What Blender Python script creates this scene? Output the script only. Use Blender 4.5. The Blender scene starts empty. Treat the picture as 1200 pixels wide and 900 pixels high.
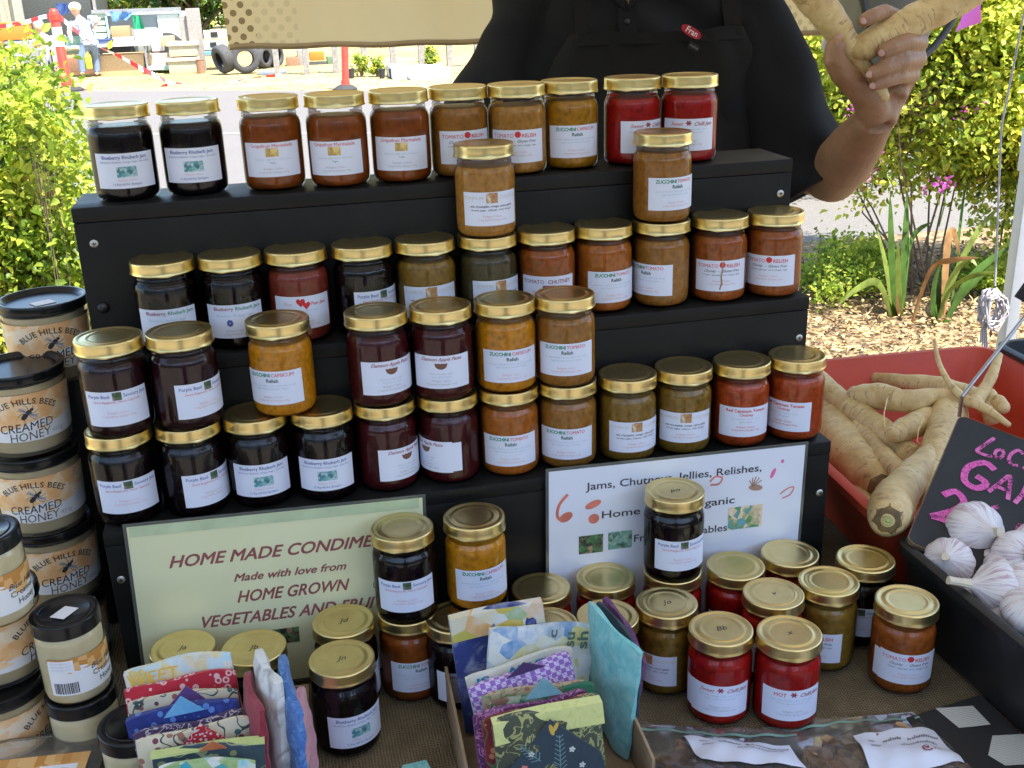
import bpy, bmesh, math, random
import numpy as np
from mathutils import Vector, Matrix
random.seed(7); RNG = np.random.default_rng(7)
C = bpy.context.scene.collection
SC = bpy.context.scene
PI = math.pi
# ---------------------------------------------------------------- camera (table top is z = 0, ground is z = GZ)
GZ = -0.74
FPX = 1263.1                      # focal length in pixels of a 1200 px wide picture
PITCH, YAW, ROLL, CAMZ = math.radians(20.59), math.radians(12.33), math.radians(-1.81), 0.737
_F = Vector((math.sin(YAW)*math.cos(PITCH), math.cos(YAW)*math.cos(PITCH), -math.sin(PITCH)))
_R0 = Vector((math.cos(YAW), -math.sin(YAW), 0)); _U0 = _R0.cross(_F)
_R = _R0*math.cos(ROLL) + _U0*math.sin(ROLL); _U = -_R0*math.sin(ROLL) + _U0*math.cos(ROLL)
_C = Vector((0, 0, CAMZ))
cam = bpy.data.objects.new('camera', bpy.data.cameras.new('camera')); C.objects.link(cam); SC.camera = cam
cam.matrix_world = Matrix(((_R.x, _U.x, -_F.x, 0), (_R.y, _U.y, -_F.y, 0), (_R.z, _U.z, -_F.z, CAMZ), (0, 0, 0, 1)))
cam.data.sensor_fit = 'HORIZONTAL'; cam.data.sensor_width = 36; cam.data.lens = FPX/1200*36
cam.data.clip_start = .02; cam.data.clip_end = 600
def _ray(x, y): return _F*FPX + _R*(x-600) - _U*(y-450)
def at_z(x, y, z):
    d = _ray(x, y); return _C + d*((z-CAMZ)/d.z)
def at_y(x, y, Y):
    d = _ray(x, y); return _C + d*(Y/d.y)
def mpp(p): return (Vector(p)-_C).dot(_F)/FPX            # metres per pixel at p
# ---------------------------------------------------------------- world, sun, exposure
EL, AZ = math.radians(64), math.radians(148)               # azimuth measured from +y towards +x
w = bpy.data.worlds.new('World'); SC.world = w; w.use_nodes = True
nt = w.node_tree; bg = nt.nodes['Background']; bg.inputs[1].default_value = 0.15
sky = nt.nodes.new('ShaderNodeTexSky'); sky.sky_type = 'NISHITA'; sky.sun_disc = False
sky.sun_elevation = EL; sky.sun_rotation = AZ; nt.links.new(sky.outputs[0], bg.inputs[0])
sd = bpy.data.lights.new('sun', 'SUN'); sd.energy = 4.2; sd.angle = math.radians(.5); sd.color = (1, .95, .87)
sun = bpy.data.objects.new('sun', sd); C.objects.link(sun)
_ts = Vector((math.sin(AZ)*math.cos(EL), math.cos(AZ)*math.cos(EL), math.sin(EL)))
sun.rotation_euler = _ts.to_track_quat('Z', 'Y').to_euler(); sun.location = (0, 0, 8)
SC.view_settings.view_transform = 'Standard'; SC.view_settings.look = 'None'; SC.view_settings.gamma = 1
SC.view_settings.exposure = 1.92
SC.cycles.max_bounces = 8; SC.cycles.transparent_max_bounces = 24; SC.cycles.sample_clamp_indirect = 6
SC.cycles.use_denoising = True
# ---------------------------------------------------------------- materials
class NB:
    """small node builder"""
    def __init__(s, name):
        s.m = bpy.data.materials.new(name); s.m.use_nodes = True; s.t = s.m.node_tree; s.t.nodes.clear()
        s.out = s.t.nodes.new('ShaderNodeOutputMaterial')
    def n(s, typ, **kw):
        nd = s.t.nodes.new(typ)
        ins = kw.pop('ins', {})
        for k, v in kw.items(): setattr(nd, k, v)
        for k, v in ins.items():
            if isinstance(v, bpy.types.NodeSocket): s.t.links.new(v, nd.inputs[k])
            else: nd.inputs[k].default_value = v
        return nd
    def link(s, a, b): s.t.links.new(a, b)
    def coord(s, kind='Object', scale=(1, 1, 1), rot=(0, 0, 0)):
        c = s.n('ShaderNodeTexCoord'); mp = s.n('ShaderNodeMapping', ins={0: c.outputs[kind]})
        mp.inputs['Scale'].default_value = scale; mp.inputs['Rotation'].default_value = rot
        return mp.outputs[0]
    def ramp(s, fac, stops, interp='LINEAR'):
        r = s.n('ShaderNodeValToRGB', ins={0: fac}); e = r.color_ramp; e.interpolation = interp
        while len(e.elements) < len(stops): e.elements.new(.5)
        for i, (p, c) in enumerate(stops):
            e.elements[i].position = p; e.elements[i].color = (*c[:3], c[3] if len(c) > 3 else 1)
        return r.outputs[0]
    def noise(s, co, scale, detail=3, rough=.55, dist=0):
        return s.n('ShaderNodeTexNoise', ins={'Vector': co, 'Scale': scale, 'Detail': detail, 'Roughness': rough, 'Distortion': dist}).outputs[0]
    def voro(s, co, scale, feature='F1', rnd=1, out=0):
        v = s.n('ShaderNodeTexVoronoi', feature=feature, ins={'Vector': co, 'Scale': scale})
        v.inputs['Randomness'].default_value = rnd; return v.outputs[out]
    def math(s, op, a, b=0, c=0):
        nd = s.n('ShaderNodeMath', operation=op)
        for i, v in enumerate((a, b, c)):
            if isinstance(v, bpy.types.NodeSocket): s.link(v, nd.inputs[i])
            else: nd.inputs[i].default_value = v
        return nd.outputs[0]
    def mix(s, f, a, b):
        nd = s.n('ShaderNodeMix', data_type='RGBA')
        for k, v in ((0, f), (6, a), (7, b)):
            if isinstance(v, bpy.types.NodeSocket): s.link(v, nd.inputs[k])
            else: nd.inputs[k].default_value = v if not isinstance(v, tuple) else (*v[:3], 1)
        return nd.outputs[2]
    def bump(s, h, strength=.3, dist=.001):
        return s.n('ShaderNodeBump', ins={'Strength': strength, 'Distance': dist, 'Height': h}).outputs[0]
    def bsdf(s, col=(.5, .5, .5), rough=.5, metal=0, normal=None, **kw):
        b = s.n('ShaderNodeBsdfPrincipled'); s.b = b
        for k, v in (('Base Color', col), ('Roughness', rough), ('Metallic', metal)):
            if isinstance(v, bpy.types.NodeSocket): s.link(v, b.inputs[k])
            else: b.inputs[k].default_value = (*v[:3], 1) if isinstance(v, tuple) else v
        if normal is not None: s.link(normal, b.inputs['Normal'])
        for k, v in kw.items():
            k = k.replace('_', ' ')
            if isinstance(v, bpy.types.NodeSocket): s.link(v, b.inputs[k])
            else: b.inputs[k].default_value = v
        s.link(b.outputs[0], s.out.inputs[0]); return b
    def translucent(s, col, fac=.4):
        t = s.n('ShaderNodeBsdfTranslucent')
        if isinstance(col, bpy.types.NodeSocket): s.link(col, t.inputs[0])
        else: t.inputs[0].default_value = (*col, 1)
        mx = s.n('ShaderNodeMixShader', ins={0: fac}); s.link(s.b.outputs[0], mx.inputs[1]); s.link(t.outputs[0], mx.inputs[2])
        s.link(mx.outputs[0], s.out.inputs[0])
_MC = {}
def mat(name, col=(.5, .5, .5), rough=.5, metal=0, var=.12, vs=30, bump=0, bs=200, coat=0, spec=.5):
    """plain material with a little procedural colour variation and relief"""
    if name in _MC: return _MC[name]
    b = NB(name); co = b.coord()
    n = b.noise(co, vs, 4)
    dk = tuple(c*(1-var) for c in col); lt = tuple(min(1, c*(1+var)) for c in col)
    c = b.ramp(n, [(.3, dk), (.7, lt)])
    nm = b.bump(b.noise(co, bs, 3), bump, .001) if bump else None
    b.bsdf(c, rough, metal, nm, Coat_Weight=coat, Specular_IOR_Level=spec)
    _MC[name] = b.m; return b.m
def glassy(name, tint=(1, 1, 1), rough=.015, ior=1.5, haze=0, boost=1.0):
    """thin clear sheet: transparent plus fresnel reflection"""
    if name in _MC: return _MC[name]
    b = NB(name)
    tr = b.n('ShaderNodeBsdfTransparent'); tr.inputs[0].default_value = (*tint, 1)
    gl = b.n('ShaderNodeBsdfGlossy'); gl.inputs['Roughness'].default_value = rough
    fr = b.n('ShaderNodeFresnel'); fr.inputs[0].default_value = ior
    f = b.math('MULTIPLY', fr.outputs[0], boost)
    mx = b.n('ShaderNodeMixShader', ins={0: f}); b.link(tr.outputs[0], mx.inputs[1]); b.link(gl.outputs[0], mx.inputs[2])
    o = mx.outputs[0]
    if haze:
        df = b.n('ShaderNodeBsdfDiffuse'); df.inputs[0].default_value = (.8, .8, .8, 1)
        m2 = b.n('ShaderNodeMixShader', ins={0: haze}); b.link(o, m2.inputs[1]); b.link(df.outputs[0], m2.inputs[2]); o = m2.outputs[0]
    b.link(o, b.out.inputs[0]); _MC[name] = b.m; return b.m
# ---------------------------------------------------------------- mesh helpers
class MB:
    def __init__(s): s.v = []; s.f = []; s.mi = []; s.cur = 0
    def add(s, vs, fs, m=None):
        o = len(s.v); s.v += [tuple(v) for v in vs]; s.f += [tuple(i+o for i in f) for f in fs]
        s.mi += [s.cur if m is None else m]*len(fs); return s
    def box(s, x0, x1, y0, y1, z0, z1, m=None):
        v = [(x, y, z) for z in (z0, z1) for y in (y0, y1) for x in (x0, x1)]
        return s.add(v, [(0, 2, 3, 1), (4, 5, 7, 6), (0, 1, 5, 4), (2, 6, 7, 3), (0, 4, 6, 2), (1, 3, 7, 5)], m)
    def obox(s, c, ax, ay, az, m=None):
        """box from centre and three half-axis vectors"""
        c, ax, ay, az = map(Vector, (c, ax, ay, az))
        v = [c+ax*i+ay*j+az*k for k in (-1, 1) for j in (-1, 1) for i in (-1, 1)]
        return s.add(v, [(0, 2, 3, 1), (4, 5, 7, 6), (0, 1, 5, 4), (2, 6, 7, 3), (0, 4, 6, 2), (1, 3, 7, 5)], m)
    def lathe(s, prof, n=40, c=(0, 0, 0), m=None, mod=None, cap0=True, cap1=True):
        vs = []; fs = []
        for j, (r, z) in enumerate(prof):
            for i in range(n):
                a = 2*PI*i/n; rr, zz = (r, z) if mod is None else mod(r, z, a, j)
                vs.append((c[0]+rr*math.cos(a), c[1]+rr*math.sin(a), c[2]+zz))
        for j in range(len(prof)-1):
            for i in range(n):
                k = (i+1) % n; fs.append((j*n+i, j*n+k, (j+1)*n+k, (j+1)*n+i))
        if cap0 and prof[0][0] > 1e-5: fs.append(tuple(range(n))[::-1])
        if cap1 and prof[-1][0] > 1e-5: fs.append(tuple((len(prof)-1)*n+i for i in range(n)))
        return s.add(vs, fs, m)
    def tube(s, pts, rad, n=8, m=None, sq=1.0, caps=True, up=(0, 0, 1), mod=None):
        pts = [Vector(p) for p in pts]; k = len(pts)
        if not hasattr(rad, '__len__'): rad = [rad]*k
        vs = []; fs = []; prev = None
        for j, p in enumerate(pts):
            t = (pts[min(j+1, k-1)]-pts[max(j-1, 0)]).normalized()
            if prev is None:
                a = Vector(up) if abs(t.dot(Vector(up))) < .95 else Vector((1, 0, 0))
                u = t.cross(a).normalized()
            else: u = (prev - t*prev.dot(t)).normalized()
            prev = u; v = t.cross(u)
            for i in range(n):
                a = 2*PI*i/n; r = rad[j]*(mod(j, a) if mod else 1)
                vs.append(p + u*math.cos(a)*r + v*math.sin(a)*r*sq)
        for j in range(k-1):
            for i in range(n):
                q = (i+1) % n; fs.append((j*n+i, j*n+q, (j+1)*n+q, (j+1)*n+i))
        if caps: fs.append(tuple(range(n))[::-1]); fs.append(tuple((k-1)*n+i for i in range(n)))
        return s.add(vs, fs, m)
    def ball(s, c, r, n=12, m=None, k=8, sc=(1, 1, 1)):
        prof = [(r*math.sin(PI*j/k), -r*math.cos(PI*j/k)) for j in range(k+1)]
        prof[0] = (1e-4*r, -r); prof[-1] = (1e-4*r, r)
        o = len(s.v); s.lathe(prof, n, (0, 0, 0), m)
        for i in range(o, len(s.v)):
            x, y, z = s.v[i]; s.v[i] = (c[0]+x*sc[0], c[1]+y*sc[1], c[2]+z*sc[2])
        return s
    def xf(s, M, start=0):
        for i in range(start, len(s.v)): s.v[i] = tuple(M @ Vector(s.v[i]))
        return s
    def fn(s, f, start=0):
        for i in range(start, len(s.v)): s.v[i] = tuple(f(s.v[i]))
        return s
    def mesh(s, name, mats, smooth=True, ang=40):
        me = bpy.data.meshes.new(name); me.from_pydata(s.v, [], s.f)
        for m in (mats if isinstance(mats, (list, tuple)) else [mats]): me.materials.append(m)
        if s.f: me.polygons.foreach_set('material_index', s.mi)
        if smooth:
            me.polygons.foreach_set('use_smooth', [True]*len(me.polygons))
            me.set_sharp_from_angle(angle=math.radians(ang))
        me.update(); return me
    def build(s, name, mats, parent=None, smooth=True, ang=40, bevel=0, seg=2):
        me = s.mesh(name, mats, smooth and not bevel, ang)
        if bevel:
            bm = bmesh.new(); bm.from_mesh(me)
            es = [e for e in bm.edges if len(e.link_faces) == 2 and e.calc_face_angle(0) > .6]
            bmesh.ops.bevel(bm, geom=es, offset=bevel, segments=seg, affect='EDGES', profile=.6)
            bm.to_mesh(me); bm.free()
            me.polygons.foreach_set('use_smooth', [True]*len(me.polygons)); me.set_sharp_from_angle(angle=math.radians(50))
        return link(name, me, parent)
def link(name, me, parent=None):
    o = bpy.data.objects.new(name, me); C.objects.link(o)
    if parent is not None: o.parent = parent
    return o
def tag(o, label=None, cat=None, group=None, kind=None):
    if label: o['label'] = label
    if cat: o['category'] = cat
    if group: o['group'] = group
    if kind: o['kind'] = kind
    return o
def thing(name, label, cat, loc=(0, 0, 0), rz=0, group=None, rot=None):
    o = bpy.data.objects.new(name, None); C.objects.link(o); o.location = loc; o.empty_display_size = .05
    o.rotation_euler = rot if rot else (0, 0, rz)
    return tag(o, label, cat, group)
def remesh(mb, voxel, smooth=6, disp=None):
    """fuse overlapping closed shells into one continuous surface"""
    me = mb.mesh('tmp', [], False); o = link('tmp', me)
    r = o.modifiers.new('r', 'REMESH'); r.mode = 'VOXEL'; r.voxel_size = voxel
    if smooth: sm = o.modifiers.new('s', 'SMOOTH'); sm.factor = .5; sm.iterations = smooth
    dg = bpy.context.evaluated_depsgraph_get(); out = bpy.data.meshes.new_from_object(o.evaluated_get(dg))
    bpy.data.objects.remove(o); bpy.data.meshes.remove(me)
    if disp is not None:
        n = len(out.vertices); co = np.empty(n*3); no = np.empty(n*3)
        out.vertices.foreach_get('co', co); out.vertices.foreach_get('normal', no)
        co = co.reshape(-1, 3); no = no.reshape(-1, 3); co = co + no*disp(co)[:, None]
        out.vertices.foreach_set('co', co.ravel())
    out.materials.clear(); out.polygons.foreach_set('use_smooth', [True]*len(out.polygons)); out.update(); return out
_TC = {}
def glyphs(s, size, shear=0, bold=0, align='CENTER', res=2, space=1):
    """flat outline of a line of text, as (verts, faces)"""
    if any(ch in s for ch in 'MWw'): bold = 0
    key = (s, size, shear, bold, align, res, space)
    if key in _TC: return _TC[key]
    cu = bpy.data.curves.new('t', 'FONT'); cu.body = s; cu.size = size; cu.shear = shear; cu.offset = bold*size
    cu.align_x = align; cu.align_y = 'CENTER'; cu.resolution_u = res; cu.space_character = space
    o = link('t', cu); dg = bpy.context.evaluated_depsgraph_get(); dg.update()
    me = bpy.data.meshes.new_from_object(o.evaluated_get(dg))
    v = [tuple(p.co) for p in me.vertices]; f = [tuple(p.vertices) for p in me.polygons]
    bpy.data.objects.remove(o); bpy.data.curves.remove(cu); bpy.data.meshes.remove(me)
    _TC[key] = (v, f); return v, f
def stroke(mb, pts, wd, m=None, z=0, smooth=True):
    """flat brush stroke through 2-D points"""
    P = [Vector((p[0], p[1])) for p in pts]
    if smooth and len(P) > 2:
        Q = []
        for i in range(len(P)-1):
            p0, p1, p2, p3 = P[max(i-1, 0)], P[i], P[i+1], P[min(i+2, len(P)-1)]
            for t in (0, .25, .5, .75):
                Q.append(.5*((2*p1)+(-p0+p2)*t+(2*p0-5*p1+4*p2-p3)*t*t+(-p0+3*p1-3*p2+p3)*t**3))
        P = Q+[P[-1]]
    vs = []
    for i, p in enumerate(P):
        t = (P[min(i+1, len(P)-1)]-P[max(i-1, 0)]).normalized(); n = Vector((-t.y, t.x))*wd/2
        vs += [(p.x+n.x, p.y+n.y, z), (p.x-n.x, p.y-n.y, z)]
    mb.add(vs, [(2*i, 2*i+1, 2*i+3, 2*i+2) for i in range(len(P)-1)], m)
def disc2(mb, cx, cy, rx, ry, m=None, z=0, n=12, rot=0):
    c, s_ = math.cos(rot), math.sin(rot)
    mb.add([(cx+c*rx*math.cos(a)-s_*ry*math.sin(a), cy+s_*rx*math.cos(a)+c*ry*math.sin(a), z) for a in [2*PI*i/n for i in range(n)]], [tuple(range(n))], m)
# ================================================================ SETTING: ground, road, mulch
def sheet(name, pts, z, m, kind='structure'):
    mb = MB(); mb.add([(p[0], p[1], z) for p in pts], [tuple(range(len(pts)))])
    return tag(mb.build(name, m, smooth=False), kind=kind)
b = NB('dry_ground'); co = b.coord()
n1 = b.noise(co, .5, 5); n2 = b.noise(co, 9, 6, .7)
c = b.ramp(b.math('ADD', b.math('MULTIPLY', n1, .5), b.math('MULTIPLY', n2, .5)), [(.35, (.22, .165, .06)), (.5, (.31, .245, .10)), (.62, (.38, .32, .16))])
b.bsdf(c, .95); GROUND_M = b.m
b = NB('asphalt_pale'); co = b.coord()
n1 = b.noise(co, 120, 3, .7); n2 = b.noise(co, .8, 4)
c = b.mix(n2, b.ramp(n1, [(.35, (.085, .078, .072)), (.65, (.155, .143, .133))]), b.ramp(n1, [(.35, (.105, .095, .087)), (.65, (.185, .170, .155))]))
b.bsdf(c, .9, 0, b.bump(n1, .5, .004)); ROAD_M = b.m
b = NB('mulch_soil'); co = b.coord()
n1 = b.noise(co, 22, 6, .75); n2 = b.noise(co, 3, 3)
c = b.ramp(n1, [(.33, (.05, .03, .018)), (.48, (.24, .16, .08)), (.6, (.48, .35, .18)), (.72, (.62, .5, .3))])
b.bsdf(c, .95, 0, b.bump(n1, 1, .03)); MULCH_M = b.m
sheet('ground', [(-250, -250), (250, -250), (250, 400), (-250, 400)], GZ, GROUND_M)
fl, fr_ = at_z(30, 107, GZ), at_z(600, 106, GZ); nl, nr = at_z(940, 285, GZ), at_z(1200, 262, GZ)
fd = (fr_-fl).normalized(); nd = (nr-nl).normalized()
b = NB('added_dim_gravel'); co = b.coord(); n1 = b.noise(co, 90, 4, .7); b.bsdf(b.ramp(n1, [(.35, (.09, .08, .065)), (.65, (.24, .21, .17))]), .95, 0, b.bump(n1, .6, .006))
sheet('added_dim_ground', [(-30, -30), (30, -30), (30, 1.9), (-30, 1.9)], GZ+.003, b.m)  # unseen dark gravel sheet, added to reduce bounce and jar reflections
ql, qr = nl-nd*9, nl+nd*9
sheet('road', [ql, qr, fr_+fd*26, fl-fd*16], GZ+.004, ROAD_M)
mk = NB('road_paint'); n = mk.noise(mk.coord(), 40, 4, .7); mk.bsdf(mk.ramp(n, [(.4, (.26, .25, .23)), (.6, (.34, .33, .31))]), .8)
a0, a1 = at_z(255, 158, GZ), at_z(620, 157, GZ); dd = (a1-a0).normalized()
sheet('road_line', [(a0-dd*30)[:2], (a0+dd*40)[:2], (a0+dd*40+Vector((-.02, .1, 0)))[:2], (a0-dd*30+Vector((-.02, .1, 0)))[:2]], GZ+.008, mk.m)
sheet('mulch_bed', [(.9, 1.9), (9, 1.9), (9, (nr+nd*4).y), (nl+nd*.0)[:2], (nl-nd*1.2)[:2]], GZ+.004, MULCH_M)

def scatter(name, P, D, N, L, W, mats, mi=None, fold=.25, kind='stuff', tip=.5, parent=None, detail=False):
    """many small leaf-shaped faces: positions P, directions D, normals N, lengths L, widths W"""
    n = len(P); D = D/np.linalg.norm(D, axis=1)[:, None]
    S = np.cross(D, N); S /= np.linalg.norm(S, axis=1)[:, None]+1e-9; Nn = np.cross(S, D)
    L = np.broadcast_to(L, n)[:, None]; W = np.broadcast_to(W, n)[:, None]
    vt = P+D*L-Nn*L*.12
    if detail:
        pts = [P, P+D*L*.28-S*W*.42+Nn*W*fold, P+D*L*.62-S*W*.40+Nn*W*fold*.9, vt, P+D*L*.62+S*W*.40+Nn*W*fold*.9, P+D*L*.28+S*W*.42+Nn*W*fold]; tri = [[0, 1, 2], [0, 2, 3], [0, 3, 4], [0, 4, 5]]
    else:
        vm = P+D*L*tip; pts = [P, vm-S*W*.5+Nn*W*fold, vt, vm+S*W*.5+Nn*W*fold]; tri = [[0, 1, 2], [0, 2, 3]]
    K = len(pts); V = np.stack(pts, 1).reshape(-1, 3); F = np.stack([np.arange(n)*K+k for k in range(K)], 1)
    T = np.concatenate([F[:, t] for t in tri]).ravel()
    me = bpy.data.meshes.new(name); me.vertices.add(K*n); me.vertices.foreach_set('co', V.ravel())
    me.loops.add(len(T)); me.loops.foreach_set('vertex_index', T)
    me.polygons.add(len(tri)*n); me.polygons.foreach_set('loop_start', np.arange(len(tri)*n)*3)
    for m in mats: me.materials.append(m)
    if mi is None: mi = RNG.integers(0, len(mats), n)
    me.polygons.foreach_set('material_index', np.concatenate([mi]*len(tri)))
    me.update(calc_edges=True); me.validate()
    o = link(name, me, parent)
    if kind: o['kind'] = kind
    return o
def leafmat(name, col, tr=.45, rough=.45):
    b = NB(name); co = b.coord(); n = b.noise(co, 14, 3)
    c = b.ramp(n, [(.3, tuple(x*.65 for x in col)), (.7, tuple(min(1, x*1.35) for x in col))])
    b.bsdf(c, rough, 0); b.translucent(c, tr+.15); return b.m
LM = [leafmat('leaf_green', (.15, .25, .03)), leafmat('leaf_bright', (.38, .48, .06)), leafmat('leaf_yellow', (.72, .72, .11)),
      leafmat('leaf_dark', (.05, .10, .02)), leafmat('leaf_autumn', (.45, .24, .07))]
BARK = mat('bark_brown', (.16, .11, .075), .9, var=.3, bump=.6, bs=90)
def bush(name, label, cat, base, centre, rad, n, leaf, probs, stems=10, group=None, seed=1, tw=70, mats=LM, crown='crown', droop=0, stemr=.012):
    rg = np.random.default_rng(seed); base = np.array(base, float); centre = np.array(centre, float); rad = np.array(rad, float)
    root = thing(name, label, cat, tuple(base), 0, group)
    # twig ends spread through the volume
    u = rg.normal(size=(tw, 3)); u /= np.linalg.norm(u, axis=1)[:, None]
    E_ = centre + u*rad*(rg.random((tw, 1))**.45)
    E_ = E_[E_[:, 2] > base[2]+.06]; tw = len(E_)
    mb = MB(); mains = []
    for i in range(stems):
        e = E_[i % tw]; a = base+np.append(rg.normal(size=2)*.05*rad[0], 0); mid = (a+e)/2+rg.normal(size=3)*rad*.12; mid[2] += .05*rad[2]
        pts = [a-base, mid*.5+a*.5-base, mid-base, (mid+e)/2+rg.normal(size=3)*rad*.05-base, e-base]
        mb.tube(pts, [stemr, stemr*.85, stemr*.65, stemr*.45, stemr*.2], 6); mains.append((mid, e))
    for e in E_[stems:]:
        k = int(rg.integers(len(mains))); s0 = mains[k][0]*(.6)+mains[k][1]*.4
        m_ = (s0+e)/2+rg.normal(size=3)*rad*.08
        mb.tube([s0-base, m_-base, e-base], [stemr*.4, stemr*.3, stemr*.12], 4, caps=False)
    mb.build('branches', BARK, root)
    # leaves around twig ends
    idx = rg.integers(0, tw, n); spread = rad.mean()*(.19 if tw < 150 else .13)
    P = E_[idx]+rg.normal(size=(n, 3))*spread*np.array([1, 1, .8])
    P[:, 2] = np.maximum(P[:, 2], base[2]+.03)
    D = rg.normal(size=(n, 3))+(P-centre)/rad*.6; D[:, 2] -= droop
    N = rg.normal(size=(n, 3))*.75+np.array([0, -.15, 1.])
    L = leaf*(.45+1.1*rg.random(n)**1.5); W = L*(.55+.2*rg.random(n))
    tone = rg.random(tw)
    p = np.cumsum(probs); p = p/p[-1]
    mi = np.searchsorted(p, np.clip(.55*tone[idx]+.45*rg.random(n), 0, .999)).astype(int)
    scatter(crown, P-base, D, N, L, W, mats, mi, kind=None, parent=root, detail=leaf < .1)
    return root
# ---- left bush
c_ = at_y(2, 230, 3.4)
bush('garden_bush', 'leafy yellow-green bush on the left behind the honey tubs', 'bush', (c_.x, 3.4, GZ), (c_.x, 3.4, c_.z-.22), (.27, .36, .66), 24000, .026, [.3, .38, .22, .06, .04], 12, 'sunlit shrubs round the stall', 3, 260, stemr=.007)
c_ = at_y(38, 105, 3.1)
bush('garden_bush', 'small upright sprig of leaves rising above the left bush towards the cone', 'bush', (c_.x-.05, 3.1, GZ), (c_.x, 3.1, c_.z-.02), (.08, .08, .11), 420, .026, [.2, .5, .3, 0, 0], 3, 'sunlit shrubs round the stall', 5, 16, stemr=.0018)
# ---- right bushes
G3 = 'sunlit shrubs round the stall'
b0 = at_z(1085, 345, GZ); c_ = at_y(1085, 120, b0.y+.15)
bush('flowering_bush', 'large yellow-green bush with dark stems and pink flowers behind the iris', 'bush', b0, (c_.x, c_.y, c_.z+.36), (.74, .58, .80), 62000, .031, [.20, .36, .36, .03, .05], 12, G3, 11, 330, stemr=.006)
b0 = at_z(1230, 330, GZ); c_ = at_y(1225, 140, b0.y)
bush('flowering_bush', 'yellow-green bush cut by the right edge of the photo behind the metal pole', 'bush', b0, (c_.x, c_.y, c_.z+.25), (.55, .5, .85), 34000, .031, [.20, .36, .36, .03, .05], 10, G3, 12, 200, stemr=.006)
b0 = at_z(930, 215, GZ); c_ = at_y(935, 90, b0.y)
bush('flowering_bush', 'bright green bush seen between the banner and the raised forearm', 'bush', b0, (c_.x, c_.y, c_.z), (.62, .6, 1.0), 26000, .042, [.3, .33, .3, .05, .02], 12, G3, 13, 120)
b0 = at_z(1000, 375, GZ)
for k, (px, py, r, lb) in enumerate([(975, 352, .20, 'low green herb clump beside the right end of the jar shelf'), (1005, 330, .15, 'low green herb clump at the foot of the tall iris'), (1160, 345, .16, 'small dark green clump behind the tangled string')]):
    q = at_z(px, py, GZ)
    bush('herb_clump', lb, 'plant', q, (q.x, q.y, q.z+r*.55), (r*1.3, r*1.1, r*.8), 2200, .026, [.35, .50, .12, .03, 0], 8, 'low herbs in the mulch bed', 30+k, 40, stemr=.004)
# pink flowers of the big bush: one flower head each
FL = NB('petal_magenta'); FL.bsdf((.55, .10, .42), .5); FL.translucent((.6, .12, .5), .4)
def flower(px, py, Y, s, label):
    p = at_y(px, py, Y); t = thing('flower_spray', label, 'flower', p, 0, 'magenta flowers in the big bush')
    rg = random.Random(int(px*7+py)); mb = MB(); q = s*.34
    mb.add([(0, 0, 0), (-q*.3, q*.4, q*.12), (0, q*.45, 0), (q*.3, q*.4, q*.12), (-q*.2, q*.85, q*.05), (0, q, -q*.1), (q*.2, q*.85, q*.05)], [(0, 2, 1), (0, 3, 2), (1, 2, 5, 4), (2, 3, 6, 5)]); pm = mb.mesh('petal', [FL.m])
    for k in range(18):
        o = link('petal', pm, t); o.location = (rg.gauss(0, s*.42), rg.gauss(0, s*.3), rg.gauss(0, s*.38)); o.rotation_euler = (rg.uniform(0, 6), rg.uniform(0, 6), rg.uniform(0, 6)); o.scale = (1, 1, 1)
    mb = MB(); mb.tube([(0, 0, -s*2.2), (s*.2, 0, -s), (0, 0, 0)], [.003, .003, .002], 5); mb.build('stem', LM[0], t)
for a_ in [(1106, 215, 4.1, .085, 'magenta flower spray above the iris leaves'), (1003, 133, 4.1, .05, 'small magenta flower right of the forearm'), (1022, 200, 4.1, .05, 'pale magenta flower low in the bush beside the elbow'), (1130, 132, 4.1, .05, 'magenta flower at mid height right of the forearm')]: flower(*a_)
# ---- iris plants: strap leaves, every blade a part
IR = [leafmat('iris_green', (.10, .20, .04), .35), leafmat('iris_light', (.26, .33, .07), .4), leafmat('iris_brown', (.42, .24, .10), .3)]
def blade(root, pts, wd, m, name='leaf'):
    mb = MB(); P = [Vector(p) for p in pts]; Q = []
    for i in range(len(P)-1):
        p0, p1, p2, p3 = P[max(i-1, 0)], P[i], P[i+1], P[min(i+2, len(P)-1)]
        for t in (0, .25, .5, .75): Q.append(.5*((2*p1)+(-p0+p2)*t+(2*p0-5*p1+4*p2-p3)*t*t+(-p0+3*p1-3*p2+p3)*t**3))
    Q.append(P[-1]); n = len(Q); vs = []
    for i, p in enumerate(Q):
        f = i/(n-1); t = (Q[min(i+1, n-1)]-Q[max(i-1, 0)]).normalized(); s = t.cross(Vector((.25, -1, .1))).normalized()
        w_ = wd*(.55+.9*f if f < .4 else .91*(1-((f-.4)/.6)**2.2))/2+.0008; nn = t.cross(s)
        vs += [p-s*w_, p+nn*w_*.35, p+s*w_, p-nn*w_*.12]
    fs = []
    for i in range(n-1):
        a = 4*i; fs += [(a+k, a+(k+1) % 4, a+4+(k+1) % 4, a+4+k) for k in range(4)]
    mb.add(vs, fs); mb.build(name, m, root)
def iris(label, base_px, leaves):
    q = at_z(*base_px, GZ); r = thing('iris_plant', label, 'plant', q, 0, 'iris plants in the mulch bed'); Y = q.y
    for (pl, wd, mi, dy) in leaves:
        pts = []
        for i, (x, y) in enumerate(pl):
            p = at_y(x, y, Y+dy*i/(len(pl)-1)); pts.append(p-q)
        pts[0] = Vector((pts[0].x, pts[0].y, -.01))
        blade(r, pts, wd, IR[mi])
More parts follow.
